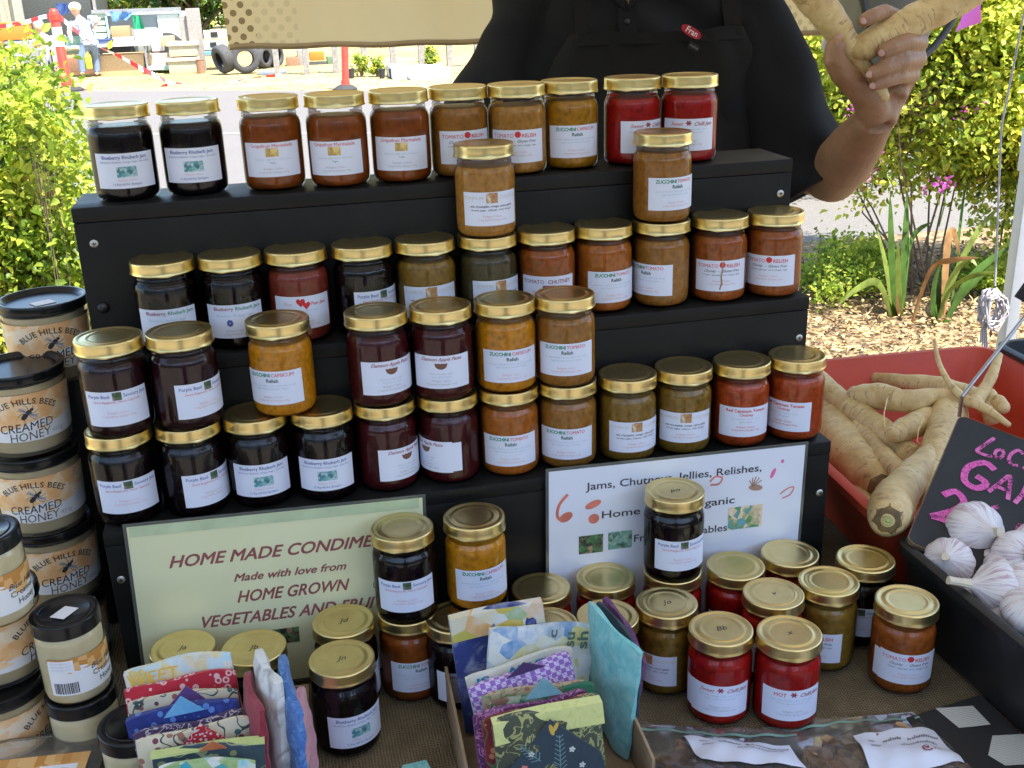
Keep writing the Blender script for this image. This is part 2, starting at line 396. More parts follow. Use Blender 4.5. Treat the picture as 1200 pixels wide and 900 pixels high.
iris('tall upright iris clump just right of the jar shelf', (1052, 372), [
 ([(1055, 372), (1060, 300), (1063, 225)], .05, 0, .05), ([(1050, 372), (1045, 300), (1043, 228)], .045, 0, -.05), ([(1056, 378), (1053, 330), (1052, 280)], .04, 1, -.12),
 ([(1048, 372), (1040, 320), (1028, 268)], .03, 1, .1), ([(1060, 350), (1066, 285), (1092, 260)], .035, 0, .15), ([(1048, 355), (1030, 332), (1005, 338), (982, 358)], .035, 1, -.25),
 ([(1055, 380), (1052, 360), (1050, 345)], .022, 2, -.1)])
iris('spreading iris clump with a browned arching leaf by the metal pole', (1100, 380), [
 ([(1095, 382), (1104, 330), (1116, 280)], .045, 0, .1), ([(1098, 382), (1120, 320), (1148, 268), (1176, 238)], .04, 1, .2), ([(1098, 382), (1110, 345), (1135, 325), (1172, 318)], .034, 1, -.2),
 ([(1108, 375), (1130, 335), (1160, 305), (1188, 288)], .045, 0, .1), ([(1100, 378), (1112, 330), (1135, 305), (1145, 312)], .03, 1, -.1), ([(1106, 380), (1128, 345), (1165, 310)], .04, 0, 0),
 ([(1112, 320), (1110, 290), (1117, 272), (1125, 300)], .05, 2, .1), ([(1070, 350), (1090, 318), (1115, 305), (1148, 302)], .032, 2, -.2), ([(1125, 280), (1128, 240), (1136, 205)], .02, 0, .4),
 ([(1180, 350), (1184, 300), (1187, 275)], .035, 1, .1), ([(1094, 384), (1094, 340), (1104, 300)], .035, 0, -.1)])
# ---- wood chips and dry stalks on the mulch bed
n = 15000
X = RNG.uniform(.8, 4.6, n); Y = RNG.uniform(2.8, 5.2, n)
P = np.stack([X, Y, np.full(n, GZ+.012)+RNG.random(n)*.035], 1); D = RNG.normal(size=(n, 3))*np.array([1, 1, .35]); N = RNG.normal(size=(n, 3))*.5+np.array([0, 0, 1.])
CH = [mat('chip_pale', (.42, .30, .15), .9, var=.3), mat('chip_brown', (.30, .19, .09), .9, var=.3), mat('chip_dark', (.11, .07, .04), .9, var=.3), mat('straw_dry', (.50, .37, .15), .9, var=.25)]
scatter('mulch_chips', P, D, N, .018+.042*RNG.random(n)**1.6, .008+.010*RNG.random(n), CH, fold=.15)
# ---- grass tufts in the dry verge across the road
n = 5000
ey = (fl+fd*5)
t_ = RNG.uniform(-9, 16, n); s_ = RNG.random(n)**1.3*12
P = np.stack([ey.x+fd.x*t_-fd.y*s_, ey.y+fd.y*t_+fd.x*s_, np.full(n, GZ)], 1); D = RNG.normal(size=(n, 3))*np.array([1, 1, .3])+np.array([0, 0, .35]); N = RNG.normal(size=(n, 3))*.5+np.array([0, 0, 1.])
scatter('dry_grass', P, D, N, .03+.05*RNG.random(n), .02, [mat('grass_straw', (.34, .27, .11), .9, var=.3), mat('grass_pale', (.42, .35, .18), .9, var=.3), mat('grass_tan', (.26, .24, .10), .9)], fold=.1)

# ================================================================ GAZEBO over the stall (shades the table)
CANV = NB('canopy_fabric'); n_ = CANV.noise(CANV.coord(), 3, 4); cc = CANV.ramp(n_, [(.3, (.60, .60, .58)), (.7, (.70, .70, .68))]); CANV.bsdf(cc, .8); CANV.translucent(cc, .10)
ALU = mat('aluminium', (.42, .45, .50), .45, .5, var=.06)
GX0, GX1, GY0, GY1 = -1.42, 1.735, -.34, 2.2
gz = thing('gazebo', 'pop-up market gazebo over the stall with silver metal legs, one at the right edge', 'gazebo', (0, 0, GZ))
for x in (GX0, GX1):
    for y in (GY0, GY1):
        mb = MB(); mb.box(x-.016, x+.016, y-.016, y+.016, .01, 2.1); mb.box(x-.045, x+.045, y-.045, y+.045, 0, .01); mb.box(x-.020, x+.020, y-.020, y+.020, 1.02, 1.12)
        mb.build('leg', ALU, gz, bevel=.003)
for (x0, y0, x1, y1) in ((GX0, GY0, GX1, GY0), (GX0, GY1, GX1, GY1), (GX0, GY0, GX0, GY1), (GX1, GY0, GX1, GY1)):
    mb = MB(); c0, c1 = Vector((x0, y0, 2.06)), Vector((x1, y1, 2.06)); d = (c1-c0).normalized()*.02
    mb.tube([c0+d, c1-d], .013, 8); mb.build('rail', ALU, gz)
mb = MB(); cx, cy = (GX0+GX1)/2, (GY0+GY1)/2; N_ = 12
def roofz(x, y): u = max(abs(x-cx)/((GX1-GX0)/2+.06), abs(y-cy)/((GY1-GY0)/2+.06)); return 2.82-.68*u+.05*math.sin(u*PI)
g0 = len(mb.v); vs = []
for j in range(N_+1):
    for i in range(N_+1):
        x = GX0-.06+(GX1-GX0+.12)*i/N_; y = GY0-.06+(GY1-GY0+.12)*j/N_; vs.append((x, y, roofz(x, y)))
mb.add(vs, [(j*(N_+1)+i, j*(N_+1)+i+1, (j+1)*(N_+1)+i+1, (j+1)*(N_+1)+i) for j in range(N_) for i in range(N_)])
roof = mb.build('roof', CANV.m, gz, smooth=False)
for (x0, y0, x1, y1) in ((GX0, GY0, GX1, GY0), (GX0, GY1, GX1, GY1), (GX0, GY0, GX0, GY1), (GX1, GY0, GX1, GY1)):
    mb = MB(); k = 26; vs = []
    nx, ny = (0, -1 if y0 == GY0 else 1) if y0 == y1 else ((-1 if x0 == GX0 else 1), 0)
    for i in range(k+1):
        x = x0+(x1-x0)*i/k; y = y0+(y1-y0)*i/k; o_ = .062+.006*math.sin(i*1.7)
        for zz in (2.15, 1.93+.012*math.sin(i*PI/2)): vs.append((x+nx*o_, y+ny*o_, zz))
    mb.add(vs, [(2*i, 2*i+2, 2*i+3, 2*i+1) for i in range(k)]); mb.build('valance', CANV.m, gz)
# ---- honeycomb banner hung across the back
BN = NB('banner_print'); co = BN.coord('Object')
sx = BN.n('ShaderNodeSeparateXYZ', ins={0: co})
hexs = BN.voro(BN.coord('Object', (1, .01, 1), (0, .785, 0)), 50, 'F1', 0.0)
dots = BN.math('LESS_THAN', hexs, .30)
e1 = BN.math('LESS_THAN', sx.outputs[0], .13); e2 = BN.math('GREATER_THAN', sx.outputs[0], 1.05)
e1n = BN.math('LESS_THAN', BN.math('ADD', sx.outputs[0], BN.math('MULTIPLY', BN.noise(co, 9), .12)), .10)
base = BN.ramp(BN.noise(co, 2.2, 4), [(.3, (.80, .60, .30)), (.7, (.88, .69, .38))])
c = BN.mix(BN.math('MULTIPLY', dots, BN.math('MULTIPLY', e1n, .85)), base, (.20, .115, .04))
c = BN.mix(BN.math('MULTIPLY', dots, BN.math('MULTIPLY', e2, .35)), c, (.26, .16, .07))
c = BN.mix(BN.math('MULTIPLY', dots, BN.math('MULTIPLY', e1, .22)), c, (.38, .25, .10))
BN.bsdf(c, .7); BN.translucent(c, .5)
bY = 2.16; bl = at_y(268, 53, bY); br = at_y(980, 36, bY)
bt = thing('honeycomb_banner', 'beige fabric banner with brown honeycomb dots hung behind the stallholder', 'banner', (bl.x, bY, 0))
mb = MB(); k = 60; W_ = br.x-bl.x; vs = []
for i in range(k+1):
    x = W_*i/k; zb = bl.z+(br.z-bl.z)*i/k+.0012*math.sin(i*.8); lft = -.035 if i == 0 else 0
    for j in range(9):
        f = j/8; z = zb+(1.34-zb)*f; vs.append((x+(lft*f if i == 0 else 0), .012*math.sin(i*.31+f*1.5)+.006*math.sin(i*.9), z))
mb.add(vs, [(i*9+j, (i+1)*9+j, (i+1)*9+j+1, i*9+j+1) for i in range(k) for j in range(8)]); mb.build('sheet', BN.m, bt)
mb = MB(); mb.tube([(W_*i/k, .012*math.sin(i*.31)+.006*math.sin(i*.9), bl.z+(br.z-bl.z)*i/k+.0012*math.sin(i*.8)-.004) for i in range(k+1)], .006, 6)
mb.build('hem', mat('banner_hem', (.52, .38, .20), .8), bt)
mb = MB(); mb.tube([(-.02, 0, 1.34), (W_+.02, 0, 1.34)], .01, 8); mb.build('rod', ALU, bt)
mb = MB()
for x_ in (.02, .5*W_, W_-.02): mb.tube([(x_, .035, 1.34), (x_, .033, 1.33)], .004, 6)
# ---- string from the gazebo with a knot, hanging by the pole
ST = mat('string_grey', (.45, .42, .44), .9, var=.25, bump=.5, bs=400)
p0, p1 = at_y(1187, -60, 2.0), at_y(1166, 335, 2.0)
r_ = thing('guy_string', 'grey mauve string hanging beside the pole with a tangled knot at its end', 'string', p1)
mb = MB(); mb.tube([Vector((GX1-.05, GY1-.05, 1.33))-p1, (p0-p1)*.5+Vector((-.005, 0, 0)), (0, 0, .0)], .0022, 6); mb.build('line', ST, r_)
mb = MB(); rg = random.Random(5)
for k in range(13):
    a0_ = rg.uniform(0, 6.28); pts = []
    for j in range(10):
        a = a0_+j*.66; pts.append((.026*math.cos(a)*rg.uniform(.7, 1.15)+rg.uniform(-.004, .004), .016*math.sin(a+k), -.045+.042*math.sin(a)*rg.uniform(.75, 1.1)-.004*k*.3))
    mb.tube(pts, .0026, 5)
for k in range(4): mb.tube([(-.01+.004*k, 0, -.07), (-.02+.004*k, 0, -.10), (-.015+.007*k, .003, -.13-.01*k)], .0022, 5)
mb.build('knot', ST, r_)

# ================================================================ TABLE with burlap
b = NB('burlap'); co = b.coord()
wx = b.n('ShaderNodeTexWave', wave_type='BANDS', bands_direction='X', ins={'Vector': co, 'Scale': 95, 'Distortion': 2.2, 'Detail': 2, 'Detail Scale': 2}).outputs[1]
wy = b.n('ShaderNodeTexWave', wave_type='BANDS', bands_direction='Y', ins={'Vector': co, 'Scale': 95, 'Distortion': 2.2, 'Detail': 2, 'Detail Scale': 2}).outputs[1]
h = b.math('MAXIMUM', wx, wy); hh = b.math('MULTIPLY', wx, wy); n1 = b.noise(co, 30, 4)
c = b.mix(b.math('MULTIPLY', h, .9), (.055, .040, .022), b.ramp(n1, [(.3, (.20, .150, .085)), (.7, (.32, .25, .15))]))
b.bsdf(c, .92, 0, b.bump(b.math('ADD', h, hh), .8, .0012), Specular_IOR_Level=.2); BURLAP = b.m
TX0, TX1, TY0, TY1 = -.75, 1.75, .52, 1.63
tb = thing('trestle_table', 'long folding market table carrying the jam display', 'table', (0, 0, GZ))
mb = MB(); mb.box(TX0+.01, TX1-.01, TY0+.01, TY1-.01, -GZ-.034, -GZ-.006); mb.build('table_top', mat('table_plastic', (.6, .6, .58), .5), tb, bevel=.004)
for x in (TX0+.2, TX1-.2):
    for y in (TY0+.1, TY1-.1):
        mb = MB(); mb.tube([(x, y, 0), (x, y, -GZ-.036)], .014, 8); mb.build('leg', mat('steel_grey', (.25, .25, .26), .4, .8), tb)
mb = MB(); nx_, ny_ = 110, 56; vs = []
for j in range(ny_+1):
    for i in range(nx_+1):
        x = TX0+(TX1-TX0)*i/nx_; y = TY0+(TY1-TY0)*j/ny_
        vs.append((x, y, -.0022+.0011*math.sin(x*23+y*9)*math.sin(y*31-x*7)))
mb.add(vs, [(j*(nx_+1)+i, j*(nx_+1)+i+1, (j+1)*(nx_+1)+i+1, (j+1)*(nx_+1)+i) for j in range(ny_) for i in range(nx_)])
o = 0; edge = [(TX0+(TX1-TX0)*i/80, TY0) for i in range(81)]
vs = []
for i, (x, y) in enumerate(edge):
    for k in range(6): vs.append((x, y-.004-.02*abs(math.sin(i*.5))*k/5, -.003-.1*k))
mb.add(vs, [(i*6+k, i*6+k+1, (i+1)*6+k+1, (i+1)*6+k) for i in range(80) for k in range(5)])
cl = mb.build('burlap_cloth', BURLAP); tag(cl, 'brown woven burlap cloth spread over the table under the jars', 'tablecloth')

# ================================================================ BLACK STEPPED STAND
b = NB('black_paint_wood'); co = b.coord()
g1 = b.noise(b.coord('Object', (3, 60, 60)), 4, 4, .6); g2 = b.noise(co, 16, 5, .6)
c = b.ramp(g2, [(.35, (.008, .008, .008)), (.62, (.013, .013, .0125)), (.8, (.020, .019, .017))])
b.bsdf(c, b.ramp(g2, [(.3, (.36,)*3), (.7, (.55,)*3)]), 0, b.bump(g1, .25, .0006), Specular_IOR_Level=.22); BLACKW = b.m
SX0, SX1 = -.206, .617
Z1, Z2, Z3 = .525, .370, .2135
F1, F2, F3 = 1.200, 1.136, 1.060
st = thing('display_stand', 'black painted wooden stepped shelf stand holding three rows of jars', 'shelf stand', (0, 0, 0))
def board(name, *a, bev=.0018):
    mb = MB(); mb.box(*a); return mb.build(name, BLACKW, st, bevel=bev)
board('shelf', SX0, SX1, F1, 1.292, Z1-.016, Z1)
board('riser', SX0, SX1, F1+.0012, F1+.017, Z2+.0005, Z1-.0165)
board('shelf', SX0, SX1, F2, F1+.016, Z2-.016, Z2)
board('riser', SX0, SX1, F2+.0012, F2+.017, Z3+.0005, Z2-.0165)
board('shelf', SX0, SX1, F3, F2+.016, Z3-.016, Z3)
board('riser', SX0+.0, SX1, F3+.0012, F3+.017, .0, Z3-.0165)
board('side_panel', SX0, SX0+.016, F3+.018, 1.292, 0, Z3-.017); board('side_panel', SX1-.016, SX1, F3+.018, 1.292, 0, Z3-.017)
board('side_panel', SX0, SX0+.016, F2+.018, 1.292, Z3-.0165, Z2-.017); board('side_panel', SX1-.016, SX1, F2+.018, 1.292, Z3-.0165, Z2-.017)
board('side_panel', SX0, SX0+.016, F1+.018, 1.292, Z2-.0165, Z1-.017); board('side_panel', SX1-.016, SX1, F1+.018, 1.292, Z2-.0165, Z1-.017)
board('back_panel', SX0+.017, SX1-.017, 1.276, 1.2915, 0, Z1-.017)
SCREW = mat('screw_zinc', (.55, .54, .52), .35, .9); SLOT = mat('screw_slot', (.02, .02, .02), .6)
for (px, py, Y) in ((110, 286, F1), (915, 227, F1), (940, 396, F2), (968, 577, F3), (142, 680, F3)):
    p = at_y(px, py, Y); p.x = min(max(p.x, SX0+.01), SX1-.01)
    mb = MB(); mb.lathe([(.0001, .0012), (.0030, .0011), (.0042, .0004), (.0045, 0)], 20, m=0, cap0=False)
    for s_ in (0, 1): mb.obox((0, 0, .00125), (.0021 if s_ == 0 else .0005, 0, 0), (0, .0005 if s_ == 0 else .0021, 0), (0, 0, .0003 if s_ else .00032), m=1)
    mb.xf(Matrix.Translation((p.x, Y+.001, p.z)) @ Matrix.Rotation(PI/2, 4, 'X')); mb.build('screw', [SCREW, SLOT], st)
p = at_y(121, 361, F1); mb = MB(); mb.lathe([(.0001, .004), (.004, .0038), (.006, .002), (.0065, 0)], 20, cap0=False); mb.xf(Matrix.Translation((p.x, F1+.001, p.z)) @ Matrix.Rotation(PI/2, 4, 'X')); mb.build('plug', mat('plug_black', (.012, .012, .013), .3), st)
# ================================================================ JARS
JH = .0998
GLASS = glassy('jar_glass', (.98, .99, .98), .012, 1.45, boost=.8)
b = NB('gold_lid'); co = b.coord(); n1 = b.noise(co, 60, 4, .6); n2 = b.noise(b.coord('Object', (1, 1, 1)), 900, 2)
b.bsdf(b.ramp(n1, [(.3, (.76, .60, .26)), (.7, (.84, .68, .32))]), (.30), 1); GOLD = b.m
PAPER = mat('label_paper', (.70, .75, .90), .55, var=.02)
INK = {k: mat('ink_'+k, v, .6, var=.1) for k, v in dict(red=(.62, .03, .04), green=(.02, .26, .13), blue=(.05, .09, .32), black=(.03, .03, .035), grey=(.42, .42, .47), pink=(.72, .42, .42), teal=(.35, .52, .60), maroon=(.33, .05, .07), dark=(.02, .09, .06), brown=(.18, .08, .05), faint=(.62, .60, .56)).items()}
def picmat(name, cols, sc=260):
    b = NB(name); v = b.voro(b.coord(), sc, 'F1', 1, 1); s = b.n('ShaderNodeSeparateColor', ins={0: v}).outputs[0]
    n = b.noise(b.coord(), sc*.8, 3)
    k = len(cols); c = b.ramp(b.math('ADD', b.math('MULTIPLY', s, .6), b.math('MULTIPLY', n, .4)), [(.15+.7*i/(k-1), c_) for i, c_ in enumerate(cols)]); b.bsdf(c, .6); return b.m
PIC = dict(rhubarb=picmat('photo_rhubarb', [(.05, .16, .22), (.10, .35, .38), (.55, .70, .72), (.06, .22, .28)]), pumpkin=picmat('photo_pumpkin', [(.35, .12, .05), (.60, .35, .15), (.20, .10, .04), (.80, .70, .55)]),
           fruit=picmat('photo_marmalade', [(.55, .38, .10), (.75, .60, .25), (.40, .25, .05)]), basil=picmat('photo_basil', [(.03, .06, .03), (.10, .16, .08), (.30, .22, .20)]), bush=picmat('photo_garden', [(.03, .10, .03), (.10, .25, .10), (.02, .02, .02), (.45, .30, .18)], 180),
           pods=picmat('photo_pods', [(.10, .30, .22), (.35, .55, .45), (.03, .10, .06)], 180), peach=picmat('photo_peach', [(.15, .40, .50), (.10, .30, .10), (.80, .60, .40), (.85, .75, .55)], 140), flowers=picmat('photo_flowers', [(.05, .12, .10), (.12, .25, .28), (.70, .30, .20), (.10, .20, .08)], 150))
INKL = list(INK); MATS_ALL = [INK[k] for k in INKL]+list(PIC.values()); MI = {k: i for i, k in enumerate(INKL+list(PIC))}
def T(mb, s, x, y, size, ink, shear=0, bold=0, align='CENTER', res=2, space=1):
    v, f = glyphs(s, size, shear, bold, align, res, space); mb.add([(p[0]+x, p[1]+y, 0) for p in v], f, MI[ink])
def Q(mb, x, y, w_, h_, m, z=0, n=4):
    vs = []
    for i in range(n+1): vs += [(x-w_/2+w_*i/n, y-h_/2, z), (x-w_/2+w_*i/n, y+h_/2, z)]
    mb.add(vs, [(2*i, 2*i+2, 2*i+3, 2*i+1) for i in range(n)], MI[m])
# label art in millimetres, origin at label centre (66 x 37 mm)
def heart(mb, x, y, s, m):
    pts = [(x+s*.9*math.sin(t)**3, y+s*(13*math.cos(t)-5*math.cos(2*t)-2*math.cos(3*t)-math.cos(4*t))/16, 0) for t in [i*2*PI/16 for i in range(16)]]
    mb.add(pts[::-1], [tuple(range(16))], MI[m])
def foot(mb, ink='pink', y=-9.5):
    T(mb, 'Bathgate Cuisine', 0, y, 3.2, ink, res=1); T(mb, '12 Big Hill Rd, Bathgate 300g', 0, y-4, 2.9, ink, res=1)
def L_rhubarb(mb):
    T(mb, 'Blueberry Rhubarb Jam', 0, 14, 5.2, 'blue', 0, .01); T(mb, 'Blueberries, Rhubarb, Orange, Sugar, Citric Acid', 0, 9.2, 2.7, 'blue', res=1)
    Q(mb, 1, -1, 21, 11, 'rhubarb'); T(mb, 'Bathgate Cuisine', 1, -9.4, 3, 'pink', res=1); T(mb, '12 Big Hill Rd, Bathgate', 0, -14, 3.2, 'blue', res=1)
def L_zuc(second, ink2='red'):
    def f(mb):
        a = 'ZUCCHINI'; T(mb, a, -.5, 14, 5.4, 'green', 0, .025, 'RIGHT', space=.92); T(mb, second, .2, 14, 5.4, ink2, 0, .025, 'LEFT', space=.92)
        T(mb, 'Relish', 1, 8, 5.6, 'dark', 0, .02); T(mb, 'Zucchini, %s, onions, apple cider vinegar' % second.title(), 0, 3, 2.7, 'teal', res=1)
        T(mb, 'sugar, mustard, turmeric, pepper', 0, -.6, 2.7, 'teal', res=1); foot(mb)
    return f
def L_tomato(mb):
    T(mb, 'TOMATO', -4, 12, 6, 'red', 0, .012, 'RIGHT'); disc2(mb, .5, 13.5, 3.6, 3.6, MI['red']); T(mb, 'RELISH', 5, 12, 6, 'red', 0, .012, 'LEFT')
    T(mb, 'Chunky  -  Gluten Free', 0, 6, 4.6, 'black', .4); T(mb, 'Tomato, capsicum, onion, vinegar, sugar', 0, 1.4, 2.8, 'black', res=1); foot(mb, 'pink', -6)
def L_tchut(mb):
    T(mb, 'TOMATO', -5, 12, 6.2, 'maroon', 0, .012, 'RIGHT'); T(mb, 'CHUTNEY', -1, 12, 6.2, 'maroon', 0, .012, 'LEFT'); Q(mb, 0, 5.5, 14, 5, 'maroon'); T(mb, 'Tomatoes, sugar, onion, garlic', 0, 0, 3, 'black', res=1); foot(mb)
def L_chilli(first='Sweet'):
    def f(mb):
        T(mb, first, -7, 12.5, 6.2, 'red', .45 if first == 'Sweet' else 0, .012, 'RIGHT'); T(mb, 'Chilli Jam', 6, 12.5, 6.2, 'maroon', .45, .012, 'LEFT')
        for a in range(6): disc2(mb, .2+1.6*math.cos(a*1.05), 13.6+1.3*math.sin(a*1.05), 2.2, .9, MI['maroon'], 0, 8, a*1.05)
        T(mb, 'Sugar, white vinegar, chillies, garlic, ginger,', 0, 6.6, 2.8, 'teal', res=1); T(mb, 'tomato, capsicum, lemon juice', 0, 2.8, 2.8, 'teal', res=1); foot(mb, 'grey', -7)
    return f
def L_marm(mb):
    T(mb, 'Grapefruit Marmalade', 0, 15, 5.4, 'red', 0, .01); Q(mb, 0, 8, 14, 9, 'fruit'); T(mb, 'Grapefruit, sugar, water, lemon juice', 0, .5, 2.8, 'teal', res=1); T(mb, 'Vegan', 0, -3, 2.8, 'green', res=1); foot(mb, 'grey')
def L_pump(mb):
    T(mb, 'PUMPKIN', -9, 12, 5.6, 'faint', 0, .008, 'RIGHT'); T(mb, 'CHUTNEY', 8, 12, 5.6, 'faint', 0, .008, 'LEFT'); Q(mb, 0, 12, 13, 11, 'pumpkin')
    T(mb, 'mix of pumpkin, orange, onion, garlic', 0, 3, 3.3, 'black', .3, .015, res=1); T(mb, 'brown sugar, sultanas, cider vinegar', 0, -1, 3.3, 'black', .3, .015, res=1); foot(mb, 'pink', -8)
def L_basil(mb):
    T(mb, 'Purple Basil', -6, 13.2, 5, 'blue', 0, .004, 'RIGHT'); T(mb, 'Savoury Jam', 7, 13.2, 5, 'blue', 0, .004, 'LEFT'); Q(mb, 1, 13.2, 9, 8.5, 'basil'); T(mb, 'Sweet Raspberry, Sweet Capsicum', 0, 7.4, 3.4, 'red', 0, .005, res=1); foot(mb, 'pink', -4)
def L_damson(mb):
    T(mb, 'Damson Apple Paste', 0, 14.5, 5.4, 'maroon', .45, .01)
    k = 12; vs = []
    for i in range(k+1): x = -7.2+14.4*i/k; d_ = 6.6*math.sqrt(max(0, 1-(x/7.2)**2)); vs += [(x, 10-d_, 0), (x, 10+.35*math.sin(i*1.9), 0)]
    mb.add(vs, [(2*i, 2*i+2, 2*i+3, 2*i+1) for i in range(k)], MI['brown'])
    T(mb, 'Damsons, apple, sugar', 0, -1.5, 2.8, 'grey', res=1); T(mb, 'lemon juice, vanilla', 0, -5, 2.8, 'teal', res=1); foot(mb, 'grey', -9.5)
def L_cap(mb):
    T(mb, 'Red Capsicum Tomato', 0, 14, 5.2, 'red', 0, .02); T(mb, 'Chutney', 0, 9, 4.6, 'red', 0, .012); T(mb, 'Red capsicum, tomato, onion', 0, 4, 2.9, 'teal', res=1); T(mb, 'garlic, ginger', 0, .4, 2.9, 'grey', res=1); foot(mb, 'red', -6)
def L_heart(mb):
    T(mb, 'Plum', -12, 10, 5, 'pink', .2, 0, 'RIGHT'); T(mb, 'Pear Jam', 8, 9.5, 5.2, 'red', .2, .006, 'LEFT'); heart(mb, -3, 12, 5.5, 'red'); heart(mb, 3, 8.5, 5, 'red'); T(mb, 'Pears, plums, sugar', 5, 2.5, 3, 'teal', res=1); foot(mb)
def L_straw(mb):
    T(mb, 'Blueberry', -1, 14, 5.6, 'maroon', 0, .01, 'RIGHT'); T(mb, 'Rhubarb Jam', 1, 14, 5.6, 'green', 0, .01, 'LEFT'); T(mb, 'Blueberries, Rhubarb, Sugar', 0, 6.5, 3.6, 'teal', .1, .0, res=1)
    for a in range(7): disc2(mb, -6+2*math.cos(a*.9), -1.5+2.4*math.sin(a*.9), 1.6, 1.6, MI['blue'], 0, 8)
    T(mb, 'Bathgate Cuisine', 0, -10, 3.2, 'grey', res=1); T(mb, '12 Big Hill Rd, Bathgate', 0, -14, 3, 'grey', res=1)
LAB = dict(BR=L_rhubarb, ZC=L_zuc('CAPSICUM'), ZT=L_zuc('TOMATO'), TR=L_tomato, TC=L_tchut, SC=L_chilli(), HC=L_chilli('HOT'), SM=L_marm, PK=L_pump, PP=L_basil, DA=L_damson, RC=L_cap, HJ=L_heart, FS=L_straw)
LW, LH = .066, .0368
def bendR(R): return lambda p: (R*math.sin(p[0]/R), -R*math.cos(p[0]/R), p[1])
PRINT = {}
for k, fn_ in LAB.items():
    mb = MB(); fn_(mb); mb.v = [(x*.001, y*.001, 0) for x, y, z in mb.v]; mb.fn(bendR(.03418))
    used = sorted(set(mb.mi)); mb.mi = [used.index(i) for i in mb.mi]; PRINT[k] = mb.mesh('print_'+k, [MATS_ALL[i] for i in used], False)
def label_mesh(R, w_, h_, name='label', th=.00025, n=26):
    mb = MB(); vs = []
    for i in range(n+1):
        u = -w_/2+w_*i/n
        for (rr, zz) in ((R, -h_/2), (R+th, -h_/2), (R+th, h_/2), (R, h_/2)): vs.append((rr*math.sin(u/R), -rr*math.cos(u/R), zz))
    mb.add(vs, [(4*i+k, 4*i+4+k, 4*i+4+(k+1) % 4, 4*i+(k+1) % 4) for i in range(n) for k in range(4)]+[(0, 1, 2, 3), (4*n+3, 4*n+2, 4*n+1, 4*n)])
    return mb.mesh(name, PAPER)
LABEL_ME = label_mesh(.0337, LW, LH); SMALL_ME = label_mesh(.0337, .014, .034)
def wav(r, z, a, j): return (r, z)
mb = MB(); mb.lathe([(.0001, .0035), (.022, .0032), (.0265, .0014), (.0285, .0004), (.0305, .0012), (.0326, .0042), (.0334, .009), (.0336, .014), (.0336, .068), (.0334, .0715), (.0322, .0755), (.0300, .0785), (.0297, .0800), (.0303, .0808), (.0303, .0816), (.0297, .0824), (.0297, .0850), (.0301, .0862), (.0297, .0875), (.0297, .0975)], 56, cap0=False, cap1=False)
GLASS_ME = mb.mesh('glass', GLASS, True, 60)
def lugs(r, z, a, j):
    k = max(0, math.cos(4*a+.6))**6
    if j >= NL-5: return (r+.0005*k*(1 if j < NL-2 else 0), z-.0007*k)
    return (r, z)
LIDP = [(.0001, .0990), (.0180, .0990)]+[(.0180+.0085*i/10, .0990+.0006*math.sin(PI*i/10)**2-.0002*i/10) for i in range(1, 11)]+[(.0265+.0050*i/6, .0988+.0010*math.sin(PI/2*i/6)**2) for i in range(1, 7)]+[(.0315+.0017*math.sin(PI/2*i/5), .0981+.0017*math.cos(PI/2*i/5)) for i in range(1, 6)]+[(.0332, .0930), (.0332, .0895), (.0334, .0882), (.0338, .0874), (.0337, .0866), (.0330, .0863), (.0326, .0866)]
NL = len(LIDP)
mb = MB(); mb.lathe(LIDP, 72, cap0=False, cap1=False, mod=lugs); LID_ME = mb.mesh('lid', GOLD, True, 60)
def contents(name, col, chunk=.25, sc=90, rough=.3, top=.0785, sss=0, dark=None):
    b = NB('fill_'+name); co = b.coord(); n1 = b.noise(co, sc, 5, .65); n2 = b.voro(co, sc*1.6, 'F1', 1)
    dk = dark or tuple(c*(1-chunk*1.6) for c in col); lt = tuple(min(1, c*(1+chunk)) for c in col)
    c = b.ramp(b.math('ADD', b.math('MULTIPLY', n1, .7), b.math('MULTIPLY', n2, .3)), [(.3, dk), (.5, col), (.66, lt)])
    b.bsdf(c, rough, 0, b.bump(n1, .3, .0008), Specular_IOR_Level=.2, Subsurface_Weight=.30, Subsurface_Radius=(.010, .004, .002))
    mb = MB(); R = .0330
    mb.lathe([(.0001, .0042), (.024, .004), (.0295, .0025), (.0317, .0050), (.0327, .010), (R, .016), (R, .067), (.0327, .0708), (.0314, .0750), (.0294, .0778), (.0292, top), (.0286, top+.0003), (.015, top+.0008), (.0001, top+.0004)], 48, cap0=False, cap1=False)
    return mb.mesh('contents_'+name, b.m, True, 60)
FILL = dict(black=contents('black', (.008, .003, .005), .3, rough=.25), berry=contents('berry', (.028, .005, .009), .3), damson=contents('damson', (.070, .006, .009), .3), gold=contents('gold', (.62, .26, .010), .22, 110),
            mustard=contents('mustard', (.46, .215, .012), .22, 110), orange=contents('orange', (.46, .140, .016), .2, 120), brown=contents('brown', (.38, .165, .028), .2, 120), tomato=contents('tomato', (.44, .070, .010), .25, 100), red=contents('red', (.40, .010, .008), .22, 110),
            scarlet=contents('scarlet', (.46, .070, .012), .25, 110), amber=contents('amber', (.29, .072, .010), .22, 70), pinkish=contents('pinkish', (.26, .042, .026), .22, 90), olive=contents('olive', (.28, .155, .022), .25, 120), mud=contents('mud', (.085, .066, .026), .25, 120), caramel=contents('caramel', (.48, .23, .045), .2, 120),
            rust=contents('rust', (.38, .100, .016), .25, 110))
DARKLID = mat('lid_black', (.008, .008, .009), .22, var=.2, spec=.35)
def mark(mb, s):
    v, f = glyphs(s, .011, .3, .004, res=2); mb.add([(p[0], p[1], 0) for p in v], f)
MARK = {}
